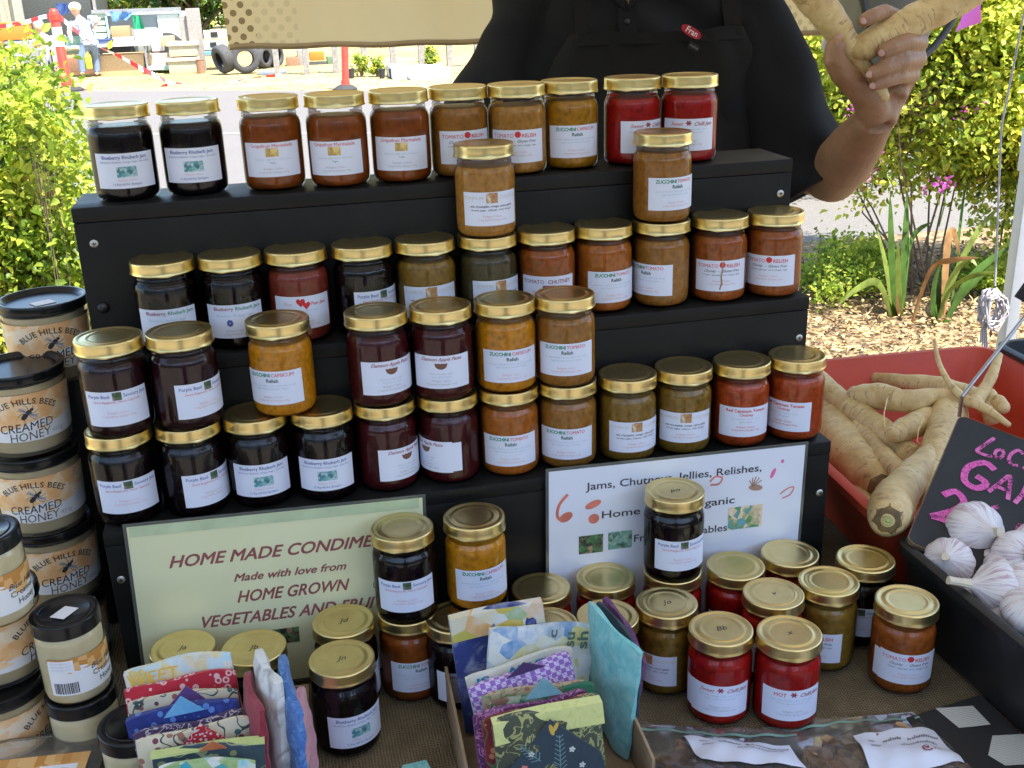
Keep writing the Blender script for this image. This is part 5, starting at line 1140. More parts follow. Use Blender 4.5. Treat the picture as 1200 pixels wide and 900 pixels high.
PN.bsdf(PN.mix(PN.math('MULTIPLY', PN.math('MULTIPLY', PN.math('LESS_THAN', wv, .07), PN.math('GREATER_THAN', PN.noise(co, 38, 2), .52)), .55), sk, (.26, .15, .07)), .6, 0, PN.bump(PN.math('ADD', PN.math('MULTIPLY', wv, .35), n1), .35, .0012), Subsurface_Weight=.08, Subsurface_Radius=(.01, .006, .003)); PARS = PN.m
CRN = mat('parsnip_crown', (.17, .11, .045), .8, var=.5, vs=60, bump=.6); CRC = mat('parsnip_heart', (.42, .44, .16), .7, var=.3)
def parsnip(label, pts, mode='z', crown=0, group='parsnips in the red tub', cat='parsnip', seed=0, n=18, fork=None, hairs=0):
    """pts: (px, py, radius px, height or depth)"""
    W = []; R_ = []
    for (x, y, rp, k) in pts:
        p = at_z(x, y, k) if mode == 'z' else at_y(x, y, k); W.append(p); R_.append(rp*mpp(p)*(.84 if mode == 'z' and crown != 2 else .84))
    o = (W[0]+W[-1])/2; ax = (W[-1]-W[0]).normalized(); up = Vector((0, 0, 1)) if abs(ax.z) < .9 else Vector((0, 1, 0)); ay = up.cross(ax).normalized(); az = ax.cross(ay)
    M = Matrix(((ax.x, ay.x, az.x, o.x), (ax.y, ay.y, az.y, o.y), (ax.z, ay.z, az.z, o.z), (0, 0, 0, 1))); Mi = M.inverted(); r = thing('parsnip', label, cat, o, 0, group); r.matrix_world = M
    Lp = [Mi @ p for p in W]; Q = []; RR = []
    for i in range(len(Lp)-1):
        p0_, p1_, p2_, p3_ = Lp[max(i-1, 0)], Lp[i], Lp[i+1], Lp[min(i+2, len(Lp)-1)]
        for t in (0, .17, .33, .5, .67, .83): Q.append(.5*((2*p1_)+(-p0_+p2_)*t+(2*p0_-5*p1_+4*p2_-p3_)*t*t+(-p0_+3*p1_-3*p2_+p3_)*t**3)); s = t*t*(3-2*t); RR.append(R_[i]*(1-s)+R_[i+1]*s)
    Q.append(Lp[-1]); RR.append(R_[-1]); rg = random.Random(seed); RR = [x*(1+.035*math.sin(i*1.9+seed)+rg.uniform(-.02, .02)) for i, x in enumerate(RR)]
    # rounded ends
    d0 = (Q[0]-Q[1]).normalized(); d1 = (Q[-1]-Q[-2]).normalized()
    Q = [Q[0]+d0*RR[0]*.55, Q[0]+d0*RR[0]*.35]+Q+[Q[-1]+d1*RR[-1]*.4, Q[-1]+d1*RR[-1]*.7]; RR = [RR[0]*.35, RR[0]*.8]+RR+[RR[-1]*.75, RR[-1]*.3]
    mb = MB(); mb.tube(Q, RR, n, mod=lambda j, a: 1+.03*math.sin(3*a+j*.15+seed)); mb.build('root', PARS, r, ang=80)
    if crown:
        e, dd, rr_ = (Q[2], d0, RR[3]) if crown == 1 else (Q[-3], d1, RR[-4])
        mb = MB(); mb.tube([e+dd*rr_*.30, e+dd*rr_*.62, e+dd*rr_*.70], [rr_*.82, rr_*.62, rr_*.44], 20, mod=lambda j, a: 1+.06*math.sin(7*a)); mb.tube([e+dd*rr_*.68, e+dd*rr_*.80], [rr_*.30, rr_*.24], 14, m=1); mb.tube([e+dd*rr_*.78, e+dd*rr_*.95], [rr_*.12, rr_*.05], 8, m=1)
        mb.build('crown', [CRN, CRC], r, ang=60)
    return r
parsnip('large pale parsnip with a browned head at the left of the tub', [(945, 440, 14, .07), (970, 488, 24, .06), (992, 526, 31, .055), (1016, 552, 32, .05), (1030, 568, 22, .05)], crown=2, seed=1)
parsnip('parsnip lying above the big pale one, running down to the right', [(950, 430, 9, .10), (975, 462, 16, .09), (1008, 486, 18, .085), (1040, 512, 20, .08), (1066, 540, 24, .065)], seed=2)
parsnip('brownish parsnip lying across the top of the pile with a long tail', [(1002, 466, 17, .10), (1030, 464, 19, .115), (1062, 470, 16, .125), (1100, 464, 11, .13), (1145, 474, 7, .13), (1182, 498, 4, .12)], crown=0, seed=3)
parsnip('short stubby parsnip in the middle with its blunt end to the left', [(1045, 510, 12, .105), (1062, 502, 17, .105), (1084, 493, 19, .10), (1104, 488, 16, .09)], seed=4)
parsnip('parsnip with fine rings standing against the chalkboard', [(1112, 482, 26, .105), (1104, 510, 24, .10), (1094, 545, 19, .09), (1088, 585, 14, .08)], seed=5)
parsnip('stout parsnip with a ringed green crown facing the front', [(1112, 496, 12, .085), (1092, 530, 17, .092), (1070, 558, 23, .098), (1050, 584, 29, .106), (1043, 600, 31, .122), (1041, 607, 27, .131)], crown=2, seed=6)
parsnip('long slim parsnip tucked between the pale one and the stubby one', [(1005, 500, 12, .075), (1035, 535, 14, .075), (1060, 560, 15, .07), (1080, 590, 12, .06)], seed=21)
parsnip('slim parsnip lying along the back of the pile', [(1000, 440, 6, .07), (1050, 446, 10, .085), (1100, 452, 13, .09), (1150, 468, 14, .09)], seed=22)
parsnip('slim tan parsnip beside the left wall of the tub', [(990, 545, 9, .03), (1010, 580, 13, .03), (1030, 610, 15, .03), (1050, 640, 14, .03)], seed=23)
parsnip('parsnip at the bottom under the stout one', [(1050, 600, 18, .03), (1060, 625, 22, .03), (1075, 650, 20, .03)], seed=7)
parsnip('pale parsnip end sticking up at the back right of the pile', [(1162, 492, 11, .10), (1158, 470, 13, .12), (1160, 462, 12, .13)], seed=8)
parsnip('thin root tip curving up against the red rim', [(1095, 398, 2.2, 1.42), (1100, 424, 3.5, 1.38), (1112, 448, 4.5, 1.34), (1126, 463, 6, 1.30)], mode='y', seed=9, n=10)
parsnip('slim parsnip tail pointing up at the right of the tub', [(1171, 416, 5, 1.36), (1160, 445, 8, 1.33), (1143, 472, 10, 1.30)], mode='y', seed=10, n=12)
parsnip('short parsnip end beside the slim tail', [(1150, 478, 12, .11), (1166, 472, 13, .12), (1176, 478, 10, .12)], seed=11)
for k, (lb, pts) in enumerate((('hair root looping over the brownish parsnip', [(1040, 466, .135), (1036, 485, .125), (1037, 500, .115)]), ('hair root looping beside the ringed parsnip', [(1083, 488, .13), (1076, 505, .12), (1075, 518, .11), (1081, 522, .105)]))):
    W = [at_z(*p) for p in pts]; o = W[0]; r = thing('hair_root', lb, 'root', o); mb = MB(); mb.tube([p-o for p in W], [.0012, .0010, .0007, .0006][:len(W)], 5); mb.build('root', PARS, r)
# ================================================================ GARLIC CRATE and chalkboard
CRB = mat('crate_plastic', (.016, .016, .017), .38, var=.25, bump=.15, bs=120)
GCX, GCY = at_z(1053, 628, .112).x+.185, at_z(1053, 628, .112).y-.19
gc = thing('garlic_crate', 'black plastic crate of garlic at the right end of the table', 'crate', (GCX, GCY, .004), .015)
mb = basin(.183, .188, .108, .018, .004, .010, .006, .014); mb.build('crate', CRB, gc, ang=35)
GL = NB('garlic_skin'); co = GL.coord()
an = GL.n('ShaderNodeTexWave', wave_type='RINGS', rings_direction='Z', ins={'Vector': co, 'Scale': 1})
sp = GL.n('ShaderNodeSeparateXYZ', ins={0: co}); at2 = GL.math('ARCTAN2', sp.outputs[1], sp.outputs[0]); cx3 = GL.n('ShaderNodeCombineXYZ', ins={0: GL.math('MULTIPLY', at2, 5.5), 1: GL.math('MULTIPLY', sp.outputs[2], 14)}).outputs[0]
st_ = GL.noise(cx3, 1.6, 5, .7); nn = GL.noise(co, 40, 3)
c = GL.mix(GL.math('MULTIPLY', GL.math('GREATER_THAN', st_, .52), GL.ramp(nn, [(.35, (.1,)*3), (.65, (.75,)*3)])), (.74, .70, .69), (.40, .22, .30)); GL.bsdf(c, .45, 0, GL.bump(st_, .4, .0015), Subsurface_Weight=.1, Subsurface_Radius=(.006, .004, .004)); GARL = GL.m
GST = mat('garlic_stem', (.68, .60, .46), .6, var=.15); GRT = mat('garlic_roots', (.48, .36, .22), .8, var=.3)
def garlic(label, px, py, z, rpx, axis, stem=.25, roots=False, seed=0, bend=(0, 0)):
    p = at_z(px, py, z); r_ = rpx*mpp(p)*1.08; q = Vector(axis).normalized().to_track_quat('Z', 'Y')
    r = thing('garlic_bulb', label, 'garlic', p, 0, 'garlic bulbs in the black crate'); r.rotation_mode = 'QUATERNION'; r.rotation_quaternion = q
    k = 8+seed % 3
    prof = [(.02, -.72), (.25, -.78), (.55, -.72), (.85, -.48), (1.0, -.12), (.99, .18), (.84, .46), (.58, .68), (.36, .84), (.22, 1.0), (.16, 1.15)]
    mb = MB(); mb.lathe([(a*r_, b_*r_) for a, b_ in prof], 56, mod=lambda rr, z_, a, j: (rr*(1+.055*(abs(math.cos(k*.5*a+seed))-.5)*min(1, rr/r_*1.4)+.02*math.sin(2*a+seed)), z_), cap0=True); mb.build('bulb', GARL, r, ang=180)
    mb = MB(); sl = stem*r_*4; mb.tube([(0, 0, r_*1.05), (bend[0]*sl*.4, bend[1]*sl*.4, r_*1.1+sl*.5), (bend[0]*sl, bend[1]*sl, r_*1.1+sl)], [r_*.19, r_*.15, r_*.16], 10, mod=lambda j, a: 1+.1*math.sin(3*a)); mb.build('stem', GST, r)
    if roots:
        rg = random.Random(seed); mb = MB()
        for i in range(46):
            a = rg.random()*6.28; l = rg.uniform(.25, .62)*r_; mb.tube([(0, 0, -.76*r_), (l*.6*math.cos(a), l*.6*math.sin(a), -.86*r_), (l*math.cos(a), l*math.sin(a), (-.76+rg.uniform(-.1, .03))*r_)], [.0009, .0007, .0004], 4)
        mb.ball((0, 0, -.78*r_), r_*.16, 10, k=6); mb.build('roots', GRT, r)
    return r
garlic('largest garlic bulb, purple striped, leaning on the chalkboard', 1141, 622, .118, 32, (.05, -.75, .35), .06, seed=1)
garlic('garlic bulb at the left end of the heap against the crate rim', 1112, 658, .105, 26, (-.5, -.5, .5), .06, seed=2)
garlic('garlic bulb with long white stem pointing left over the crate rim', 1168, 690, .110, 29, (-.95, .15, .25), .22, seed=3)
garlic('garlic bulb showing its brown root disc', 1190, 652, .112, 27, (-.1, .85, -.5), .1, True, seed=4)
garlic('garlic bulb cut by the right edge, below the root disc one', 1203, 718, .108, 27, (.1, -.3, 1), .06, seed=5)
garlic('purple garlic bulb at the right edge above the root disc one', 1204, 636, .105, 22, (.2, .2, 1), .1, seed=6)
for k, (x, y) in enumerate(((.80, .93), (.88, .86), (.80, .80), (.90, .74), (.80, .71))):
    pr = thing('garlic_bulb', 'buried garlic bulb ' + ('at the back left corner of the crate', 'at the back right of the crate', 'in the middle of the crate', 'at the right front of the crate', 'at the front left of the crate')[k], 'garlic', (x, y, .055), k*1.3, 'garlic bulbs deep in the black crate')
    mb = MB(); mb.lathe([(a*.030, b_*.030) for a, b_ in [(.02, -.72), (.55, -.72), (1.0, -.12), (.84, .46), (.36, .84), (.16, 1.15)]], 32, mod=lambda rr, z_, a, j: (rr*(1+.06*(abs(math.cos(4*a))-.5)), z_)); mb.build('bulb', GARL, pr, ang=180)
garlic('garlic bulb between the largest one and the long stemmed one', 1152, 662, .088, 24, (.3, -.5, .8), .05, seed=7)
garlic('garlic bulb low in front by the crate rim', 1180, 722, .088, 25, (-.3, -.3, .9), .05, seed=8)
garlic('small garlic bulb under the stem at the crate rim', 1143, 700, .078, 21, (.2, -.6, .6), .05, seed=9)
garlic('garlic bulb partly behind the root disc one at the right edge', 1178, 668, .100, 23, (.4, -.2, .9), .05, seed=10)
garlic('garlic bulb at the right edge between the two lower bulbs', 1202, 684, .118, 24, (.2, -.6, .6), .05, seed=12)
# chalkboard
TL_, BL_ = at_y(1125, 487, 1.115), at_y(1069, 619, .985); TR0 = at_y(1200, 506, 1.075)
ey_ = (TL_-BL_); Hc = ey_.length; ey_.normalize(); ex_ = (TR0-TL_); ex_ = (ex_-ey_*ex_.dot(ey_)).normalized(); en_ = ex_.cross(ey_)
cb = thing('chalkboard', 'black chalkboard with pink chalk lettering for local garlic', 'chalkboard', BL_); Wc = .235
cb.matrix_world = Matrix(((ex_.x, ey_.x, en_.x, BL_.x), (ex_.y, ey_.y, en_.y, BL_.y), (ex_.z, ey_.z, en_.z, BL_.z), (0, 0, 0, 1)))
b = NB('chalkboard_black'); n_ = b.noise(b.coord(), 12, 5, .7); b.bsdf(b.ramp(n_, [(.3, (.014, .015, .016)), (.62, (.024, .024, .026)), (.8, (.040, .040, .042))]), .75)
mb = loftloops([(rrect(Wc/2, Hc/2-.01, Wc/2, Hc/2+.01, .010, 0), -.006), (rrect(Wc/2, Hc/2-.01, Wc/2, Hc/2+.01, .010, 0), 0)], closed_ends=(True, True)); mb.build('board', b.m, cb, smooth=False)
mb = MB(); lp = rrect(Wc/2, Hc/2-.01, Wc/2+.0002, Hc/2+.0102, .010, 0); lq = rrect(Wc/2, Hc/2-.01, Wc/2+.0012, Hc/2+.0112, .011, 0); n = len(lp)
mb.add([(x, y, .0004) for x, y in lp]+[(x, y, .0004) for x, y in lq]+[(x, y, -.0064) for x, y in lq], [(i, n+i, n+(i+1) % n, (i+1) % n) for i in range(n)]+[(n+i, 2*n+i, 2*n+(i+1) % n, n+(i+1) % n) for i in range(n)]); mb.build('worn_edge', mat('edge_wood', (.16, .10, .055), .8, var=.4), cb, smooth=False)
b = NB('pink_chalk'); n_ = b.noise(b.coord(), 420, 4, .75); n2_ = b.noise(b.coord(), 55, 3); a_ = b.math('GREATER_THAN', b.math('ADD', n_, b.math('MULTIPLY', n2_, .55)), .72)
b.bsdf(b.ramp(n2_, [(.3, (.62, .08, .34)), (.7, (.74, .20, .48))]), .9, Alpha=a_); CHALK = b.m
b = NB('pink_chalk_dense'); b.bsdf(b.ramp(b.noise(b.coord(), 300, 3), [(.3, (.64, .07, .34)), (.7, (.76, .18, .48))]), .9, Alpha=b.math('GREATER_THAN', b.noise(b.coord(), 500, 3, .7), .40)); CHALK2 = b.m
LT = {'L': [[(.55, 1), (.15, .35), (0, .02), (.5, .0), (.75, .08)]], 'o': [[(.5, .55), (.15, .35), (.2, .05), (.6, .05), (.75, .35), (.5, .55)]], 'C': [[(.85, .85), (.5, 1), (.15, .65), (.1, .25), (.4, 0), (.8, .1)]],
      'A': [[(0, 0), (.35, .6), (.6, 1), (.75, .5), (.85, 0)], [(.18, .35), (.8, .35)]], 'l': [[(.35, 1), (.2, .4), (.15, .05), (.7, 0)]], 'G': [[(.95, .88), (.55, 1), (.1, .6), (.15, .1), (.6, .0), (.85, .3), (.45, .42)]], 'R': [[(.05, 0), (.25, .5), (.35, 1), (.8, .85), (.7, .55), (.25, .45)], [(.4, .45), (.9, 0)]],
      '2': [[(.1, .75), (.45, 1), (.85, .8), (.65, .45), (.0, .0)], [(.0, .02), (.45, .06), (.95, .0)]], 'K': [[(.2, 1), (.1, 0)], [(.8, .95), (.15, .45), (.8, 0)]], 'I': [[(.4, 1), (.3, 0)]], '.': [[(.3, .0), (.32, .05)]], '6': [[(.8, 1), (.3, .6), (.1, .2), (.5, 0), (.8, .25), (.4, .45)]]}
def chalk(mb, s, x, y, w1, h1, wd, m=0):
    for ch in s:
        if ch in LT:
            for st in LT[ch]: stroke(mb, [(x+p[0]*w1, y+p[1]*h1, 0) for p in st], wd, m)
        x += w1*1.18
mb = MB(); chalk(mb, 'L', .034, Hc-.050, .024, .034, .0048); chalk(mb, 'o', .052, Hc-.047, .015, .030, .0044); chalk(mb, 'CAl', .069, Hc-.049, .0175, .028, .0044); disc2(mb, .136, Hc-.018, .003, .003, 0)
chalk(mb, 'G', .028, Hc-.108, .034, .045, .0085, 1); chalk(mb, 'A', .062, Hc-.106, .027, .038, .0052); chalk(mb, 'R', .092, Hc-.107, .025, .040, .0056); chalk(mb, 'lIC', .119, Hc-.106, .022, .036, .0052)
chalk(mb, '2', .014, Hc-.178, .032, .052, .0085, 1); chalk(mb, '6', .062, Hc-.152, .020, .030, .0052); chalk(mb, 'KA', .100, Hc-.172, .028, .038, .0054)
mb.v = [(x, y, .0009) for x, y, z in mb.v]; mb.build('chalk_lettering', [CHALK, CHALK2], cb, smooth=False)
# black box with blue-grey cloth at the right
bc = at_z(1163, 403, .125); r = thing('black_bin', 'black plastic bin with a pale blue cloth at the right edge', 'bin', (bc.x+.155, bc.y-.165, .001), ang)
mb = basin(.150, .165, .124, .03, .004, .012, .008, .016); mb.build('bin', CRB, r, ang=35)
mb = MB(); N_ = 18; vs = []
for j in range(N_+1):
    for i in range(N_+1):
        x, y = -.135+.27*i/N_, -.145+.29*j/N_; vs.append((x, y, .100+.008*math.sin(x*40+y*22)*math.cos(y*35)+.004*math.sin(x*90)))
mb.add(vs, [(j*(N_+1)+i, j*(N_+1)+i+1, (j+1)*(N_+1)+i+1, (j+1)*(N_+1)+i) for j in range(N_) for i in range(N_)]); mb.build('lining_cloth', mat('cloth_blue', (.36, .44, .58), .85, var=.1, bump=.4, bs=300), r)
# price tag on a rod stuck among the parsnips
p0, p1, p2 = at_y(1127, 465, 1.24), at_y(1200, 372, 1.30), at_y(1228, 338, 1.32)
r = thing('price_tag', 'blank black tag on a metal rod leaning out over the red tub', 'price tag', p0)
mb = MB(); mb.tube([(0, 0, -.03), (0, 0, 0), p1-p0, p2-p0], .0028, 8); mb.build('rod', mat('rod_steel', (.34, .33, .32), .35, .9), r)
ex2 = Vector((.86, .15, -.48)).normalized(); ez2 = Vector((.42, -.1, .9)); ez2 = (ez2-ex2*ez2.dot(ex2)).normalized(); ny2 = ex2.cross(ez2)
mb = MB(); mb.obox(at_y(1222, 338, 1.315)-p0-ny2*.004, ex2*.034, ny2*.0015, ez2*.030); mb.build('tag', mat('tag_black', (.018, .019, .026), .5), r, bevel=.001)
# ================================================================ THE STALLHOLDER
b = NB('skin'); co = b.coord(); n_ = b.noise(co, 18, 4, .6); n2_ = b.noise(co, 220, 3, .6)
b.bsdf(b.ramp(n_, [(.3, (.27, .142, .072)), (.7, (.39, .215, .115))]), .5, 0, b.bump(b.math('ADD', n2_, b.noise(co, 60, 4, .7)), .5, .002), Subsurface_Weight=.12, Subsurface_Radius=(.012, .005, .003)); SKIN = b.m
b = NB('shirt_black'); co = b.coord(); n_ = b.noise(co, 5, 4); b.bsdf(b.ramp(n_, [(.3, (.0045, .0045, .005)), (.7, (.009, .009, .0095))]), .85, 0, b.bump(b.noise(co, 700, 2), .3, .0006), Specular_IOR_Level=.3); SHIRT = b.m
b = NB('apron_charcoal'); co = b.coord(); n_ = b.noise(co, 6, 4); b.bsdf(b.ramp(n_, [(.3, (.014, .0135, .0125)), (.7, (.021, .020, .0185))]), .88, 0, b.bump(b.noise(co, 500, 2), .35, .0008), Specular_IOR_Level=.12); APRON = b.m
PY = 1.86; XT = at_y(742, 40, PY).x
SECT = [(-.02, .185, .15), (.12, .195, .155), (.30, .20, .150), (.48, .212, .142), (.60, .215, .132), (.68, .188, .120), (.74, .150, .105), (.78, .105, .085), (.825, .075, .070), (.86, .062, .064)]
def sec(z):
    for (z0, a0, b0), (z1, a1, b1) in zip(SECT, SECT[1:]):
        if z <= z1: t = max(0, (z-z0)/(z1-z0)); return a0+(a1-a0)*t, b0+(b1-b0)*t
    return SECT[-1][1:]
def torso(mb, off, zs, n=40, ox=0):
    vs = []
    for z in zs:
        a, b_ = sec(z)
        for i in range(n):
            t = 2*PI*i/n; c, s = math.cos(t), math.sin(t); vs.append((XT+(a+off)*math.copysign(abs(s)**.85, s), PY-(b_+off)*math.copysign(abs(c)**.85, c), z))
    k = len(zs); mb.add(vs, [(j*n+i, j*n+(i+1) % n, (j+1)*n+(i+1) % n, (j+1)*n+i) for j in range(k-1) for i in range(n)]+[tuple(range(n))[::-1], tuple((k-1)*n+i for i in range(n))])
pers = thing('person', 'stallholder in black shirt and charcoal apron raising parsnips in one hand', 'person', (XT, PY, GZ))
O = Vector((XT, PY, GZ))
SL = Vector((XT+.150, PY, .700)); EL_ = at_y(972, 212, 1.70); WR = at_y(1026, 138, 1.51)
SRt = Vector((XT-.150, PY, .700)); ER = at_y(550, 176, 1.87); WRr = Vector((ER.x+.05, 1.70, .20))
mb = MB(); torso(mb, -.004, [-.02+.88*i/22 for i in range(23)], 36)
mb.tube([(XT, PY, .78), (XT, PY-.012, .88), (XT, PY-.02, .93)], [.066, .060, .060], 18)
HC = Vector((XT, PY-.025, 1.02)); mb.ball(HC, .098, 24, k=18, sc=(.80, 1.0, 1.22)); mb.ball(HC+Vector((0, -.055, -.075)), .05, 16, k=10, sc=(.85, .8, .75))
mb.tube([HC+Vector((0, -.088, .01)), HC+Vector((0, -.108, -.022)), HC+Vector((0, -.096, -.036))], [.009, .015, .012], 10)
for s_ in (-1, 1): mb.ball(HC+Vector((s_*.080, .005, -.012)), .030, 12, k=8, sc=(.32, .6, 1)); mb.ball(HC+Vector((s_*.033, -.083, .022)), .014, 10, k=6, sc=(1.2, .6, .5))
mb.tube([HC+Vector((-.024, -.090, -.062)), HC+Vector((0, -.098, -.060)), HC+Vector((.024, -.090, -.062))], [.004, .007, .004], 8)
# raised arm
mb.tube([SL, (SL+EL_)/2+Vector((.01, 0, 0)), EL_], [.062, .056, .047], 20)
mb.tube([EL_+(EL_-WR).normalized()*.012, EL_, EL_.lerp(WR, .30), EL_.lerp(WR, .62), EL_.lerp(WR, .88), WR], [.034, .046, .0505, .044, .0345, .031], 22, sq=.88)
for k_, (ang_, off_) in enumerate(((.9, .0), (1.6, .01), (2.3, .004))):   # veins and tendons
    P_ = []
    for j_ in range(9):
        f_ = .12+.80*j_/8; c_ = EL_.lerp(WR, f_); rr_ = .0515-.022*max(0, f_-.3)/.7; a_ = ang_+.25*math.sin(j_*1.1+k_); P_.append(c_+Vector((math.cos(a_)*rr_*.9, -abs(math.sin(a_))*rr_*.86, math.cos(a_+1.2)*rr_*.25)))
    mb.tube(P_, .0038, 6)
# palm: from the wrist to each finger root
def Hp(x, y, Y): return at_y(x, y, Y)
KN = [Hp(1062, 42, 1.525), Hp(1068, 60, 1.522), Hp(1068, 78, 1.520), Hp(1061, 96, 1.520)]
for k, q in enumerate(KN): mb.tube([WR+Vector((.004*(k-1), 0, 0)), WR.lerp(q, .5)+Vector((.004, .004, 0)), q], [.026, .021, .0145], 14)
mb.tube([WR, Hp(1018, 112, 1.500), Hp(1000, 98, 1.487)], [.026, .026, .019], 14)        # thumb mound
mb.tube([Hp(1045, 115, 1.505), Hp(1050, 80, 1.518)], [.024, .022], 12)
FING = [ # (px, py, Y) from root to tip, radii
 ([Hp(1062, 42, 1.525), Hp(1058, 24, 1.515), Hp(1036, 14, 1.482), Hp(1020, 20, 1.463), Hp(1009, 26, 1.458)], [.0135, .0125, .0118, .0110, .0092]),
 ([Hp(1068, 60, 1.522), Hp(1078, 50, 1.492), Hp(1062, 48, 1.462), Hp(1044, 56, 1.448), Hp(1031, 63, 1.446)], [.0140, .0135, .0125, .0118, .0098]),
 ([Hp(1068, 78, 1.520), Hp(1077, 69, 1.490), Hp(1058, 72, 1.460), Hp(1036, 80, 1.448), Hp(1017, 88, 1.447)], [.0138, .0130, .0120, .0112, .0094]),
 ([Hp(1061, 96, 1.520), Hp(1070, 88, 1.492), Hp(1054, 90, 1.466), Hp(1036, 96, 1.455), Hp(1021, 101, 1.453)], [.0128, .0118, .0108, .0100, .0084]),
 ([Hp(1000, 98, 1.487), Hp(986, 84, 1.474), Hp(977, 68, 1.468), Hp(979, 56, 1.467), Hp(984, 48, 1.468)], [.0200, .0178, .0158, .0152, .0122])]
for pts, rad in FING: mb.tube(pts, rad, 14)
# other arm, hanging behind the stand
mb.tube([SRt, (SRt+ER)/2, ER], [.060, .052, .046], 18); mb.tube([ER, ER.lerp(WRr, .35), WRr], [.045, .046, .028], 18)
for k in range(4):
    b0_ = WRr+Vector((-.02+.014*k, -.012, -.085)); mb.tube([WRr, b0_.lerp(WRr, .5), b0_], [.024, .020, .012], 10); mb.tube([b0_, b0_+Vector((.002, -.012, -.035)), b0_+Vector((.004, .004, -.062+.004*abs(k-1)))], [.0105, .0095, .0075], 10)
mb.tube([WRr+Vector((.012, -.01, -.02)), WRr+Vector((.04, -.03, -.055)), WRr+Vector((.044, -.034, -.09))], [.015, .012, .009], 10)
for s_ in (-1, 1): mb.tube([(XT+s_*.09, PY, .03), (XT+s_*.095, PY, -.28), (XT+s_*.10, PY+.01, -.60), (XT+s_*.10, PY-.02, GZ+.05)], [.085, .062, .05, .04], 14)
mb.xf(Matrix.Translation(-O))
from mathutils import noise as MN
me = remesh(mb, .0034, 4); me.materials.append(SKIN); link('body', me, pers)
NAIL = mat('fingernail', (.46, .25, .19), .3, var=.08, coat=.3)
for k, (pts, rad) in enumerate(FING):
    tip, pv = pts[-1], pts[-2]; d = (tip-pv).normalized(); out = Vector((-.15, -1, .25)) if k < 4 else Vector((-.55, -.6, .5)); out = (out-d*out.dot(d)).normalized(); sd_ = d.cross(out)
    mb = MB(); n = 12; c_ = tip+out*(rad[-1]*.80)+d*.001; vs = [c_+out*.0022]+[c_+d*(.0062*math.cos(2*PI*i/n))+sd_*(.0050*math.sin(2*PI*i/n))-out*.0004 for i in range(n)]
    mb.add([v-O for v in vs], [(0, 1+i, 1+(i+1) % n) for i in range(n)]); mb.build('fingernail', NAIL, pers, ang=180)
# shirt
hem = at_y(963, 206, 1.70); hdir = (hem-SL).normalized()
mb = MB(); torso(mb, .012, [-.02+.86*i/26 for i in range(27)], 40)
mb.tube([SL-hdir*.06, SL+hdir*.03, SL.lerp(hem, .5), hem-hdir*.03, hem], [.072, .080, .079, .079, .079], 26)
hr = ER+(ER-SRt).normalized()*.02; mb.tube([SRt+Vector((.04, 0, .02)), SRt, SRt.lerp(hr, .5), hr], [.07, .078, .076, .074], 24)
mb.xf(Matrix.Translation(-O))
def folds(co):
    out = np.zeros(len(co))
    a = SL-O; d = np.array((SL-hem).normalized()); 
    for f, am in ((9, .009), (23, .0055)):
        out += am*np.sin(co[:, 0]*f*2.1+np.sin(co[:, 2]*f*.9+1.3)*2.2+co[:, 2]*f*1.3+np.sin(co[:, 1]*f))
    return out
me = remesh(mb, .006, 5, folds); me.materials.append(SHIRT); link('shirt', me, pers)
# the open sleeve end: a hem ring standing round the elbow
mb = MB(); ring = []; uu = hdir.cross(Vector((0, 1, 0))).normalized(); vv_ = hdir.cross(uu)
for rr_, dd_ in ((.0795, -.012), (.0825, -.002), (.0825, .010), (.079, .0115), (.074, .010), (.074, -.012)): ring.append([hem+hdir*dd_+uu*rr_*math.cos(a)+vv_*rr_*math.sin(a)*(1+.04*math.sin(3*a)) for a in [2*PI*i/40 for i in range(40)]])
mb.add([v-O for lp in ring for v in lp], [(j*40+i, j*40+(i+1) % 40, (j+1)*40+(i+1) % 40, (j+1)*40+i) for j in range(5) for i in range(40)]); mb.build('sleeve_hem', SHIRT, pers)
# collar and placket
mb = MB()
def surf(x, z, off):     # point on the chest front
    a, b_ = sec(z); s = max(-1, min(1, (x/(a+off)))); t = math.asin(math.copysign(abs(s)**(1/.85), s)); return Vector((XT+x, PY-(b_+off)*abs(math.cos(t))**.85, z))-O
vx = at_y(735, 12, PY-.14).x-XT
def patch(pts, off, m, name, par, th=.002):
    mb = MB(); f_ = [surf(x, z, off) for x, z in pts]; g_ = [surf(x, z, off+th) for x, z in pts]; n = len(pts)
    mb.add(f_+g_, [tuple(range(n)), tuple(range(n, 2*n))[::-1]]+[(i, (i+1) % n, n+(i+1) % n, n+i) for i in range(n)]); return mb.build(name, m, par, smooth=False)
patch([(vx, .682), (vx-.020, .735), (vx-.030, .79), (vx+.030, .79), (vx+.024, .735)], .0165, SKIN, 'open_neck', pers)
patch([(vx-.001, .684), (vx-.018, .700), (vx-.060, .735), (vx-.048, .80), (vx-.026, .79), (vx-.016, .735)], .020, SHIRT, 'collar', pers, .004)
patch([(vx+.001, .684), (vx+.020, .702), (vx+.062, .735), (vx+.050, .80), (vx+.026, .79), (vx+.018, .735)], .020, SHIRT, 'collar', pers, .004)
patch([(vx-.014, .64), (vx-.014, .688), (vx+.016, .688), (vx+.016, .64)], .018, SHIRT, 'placket', pers, .003)
for z in (.668,): mb = MB(); mb.ball(surf(vx, z, .022), .0045, 10, k=6, sc=(1, .5, 1)); mb.build('button', mat('button_black', (.02, .02, .02), .3), pers)
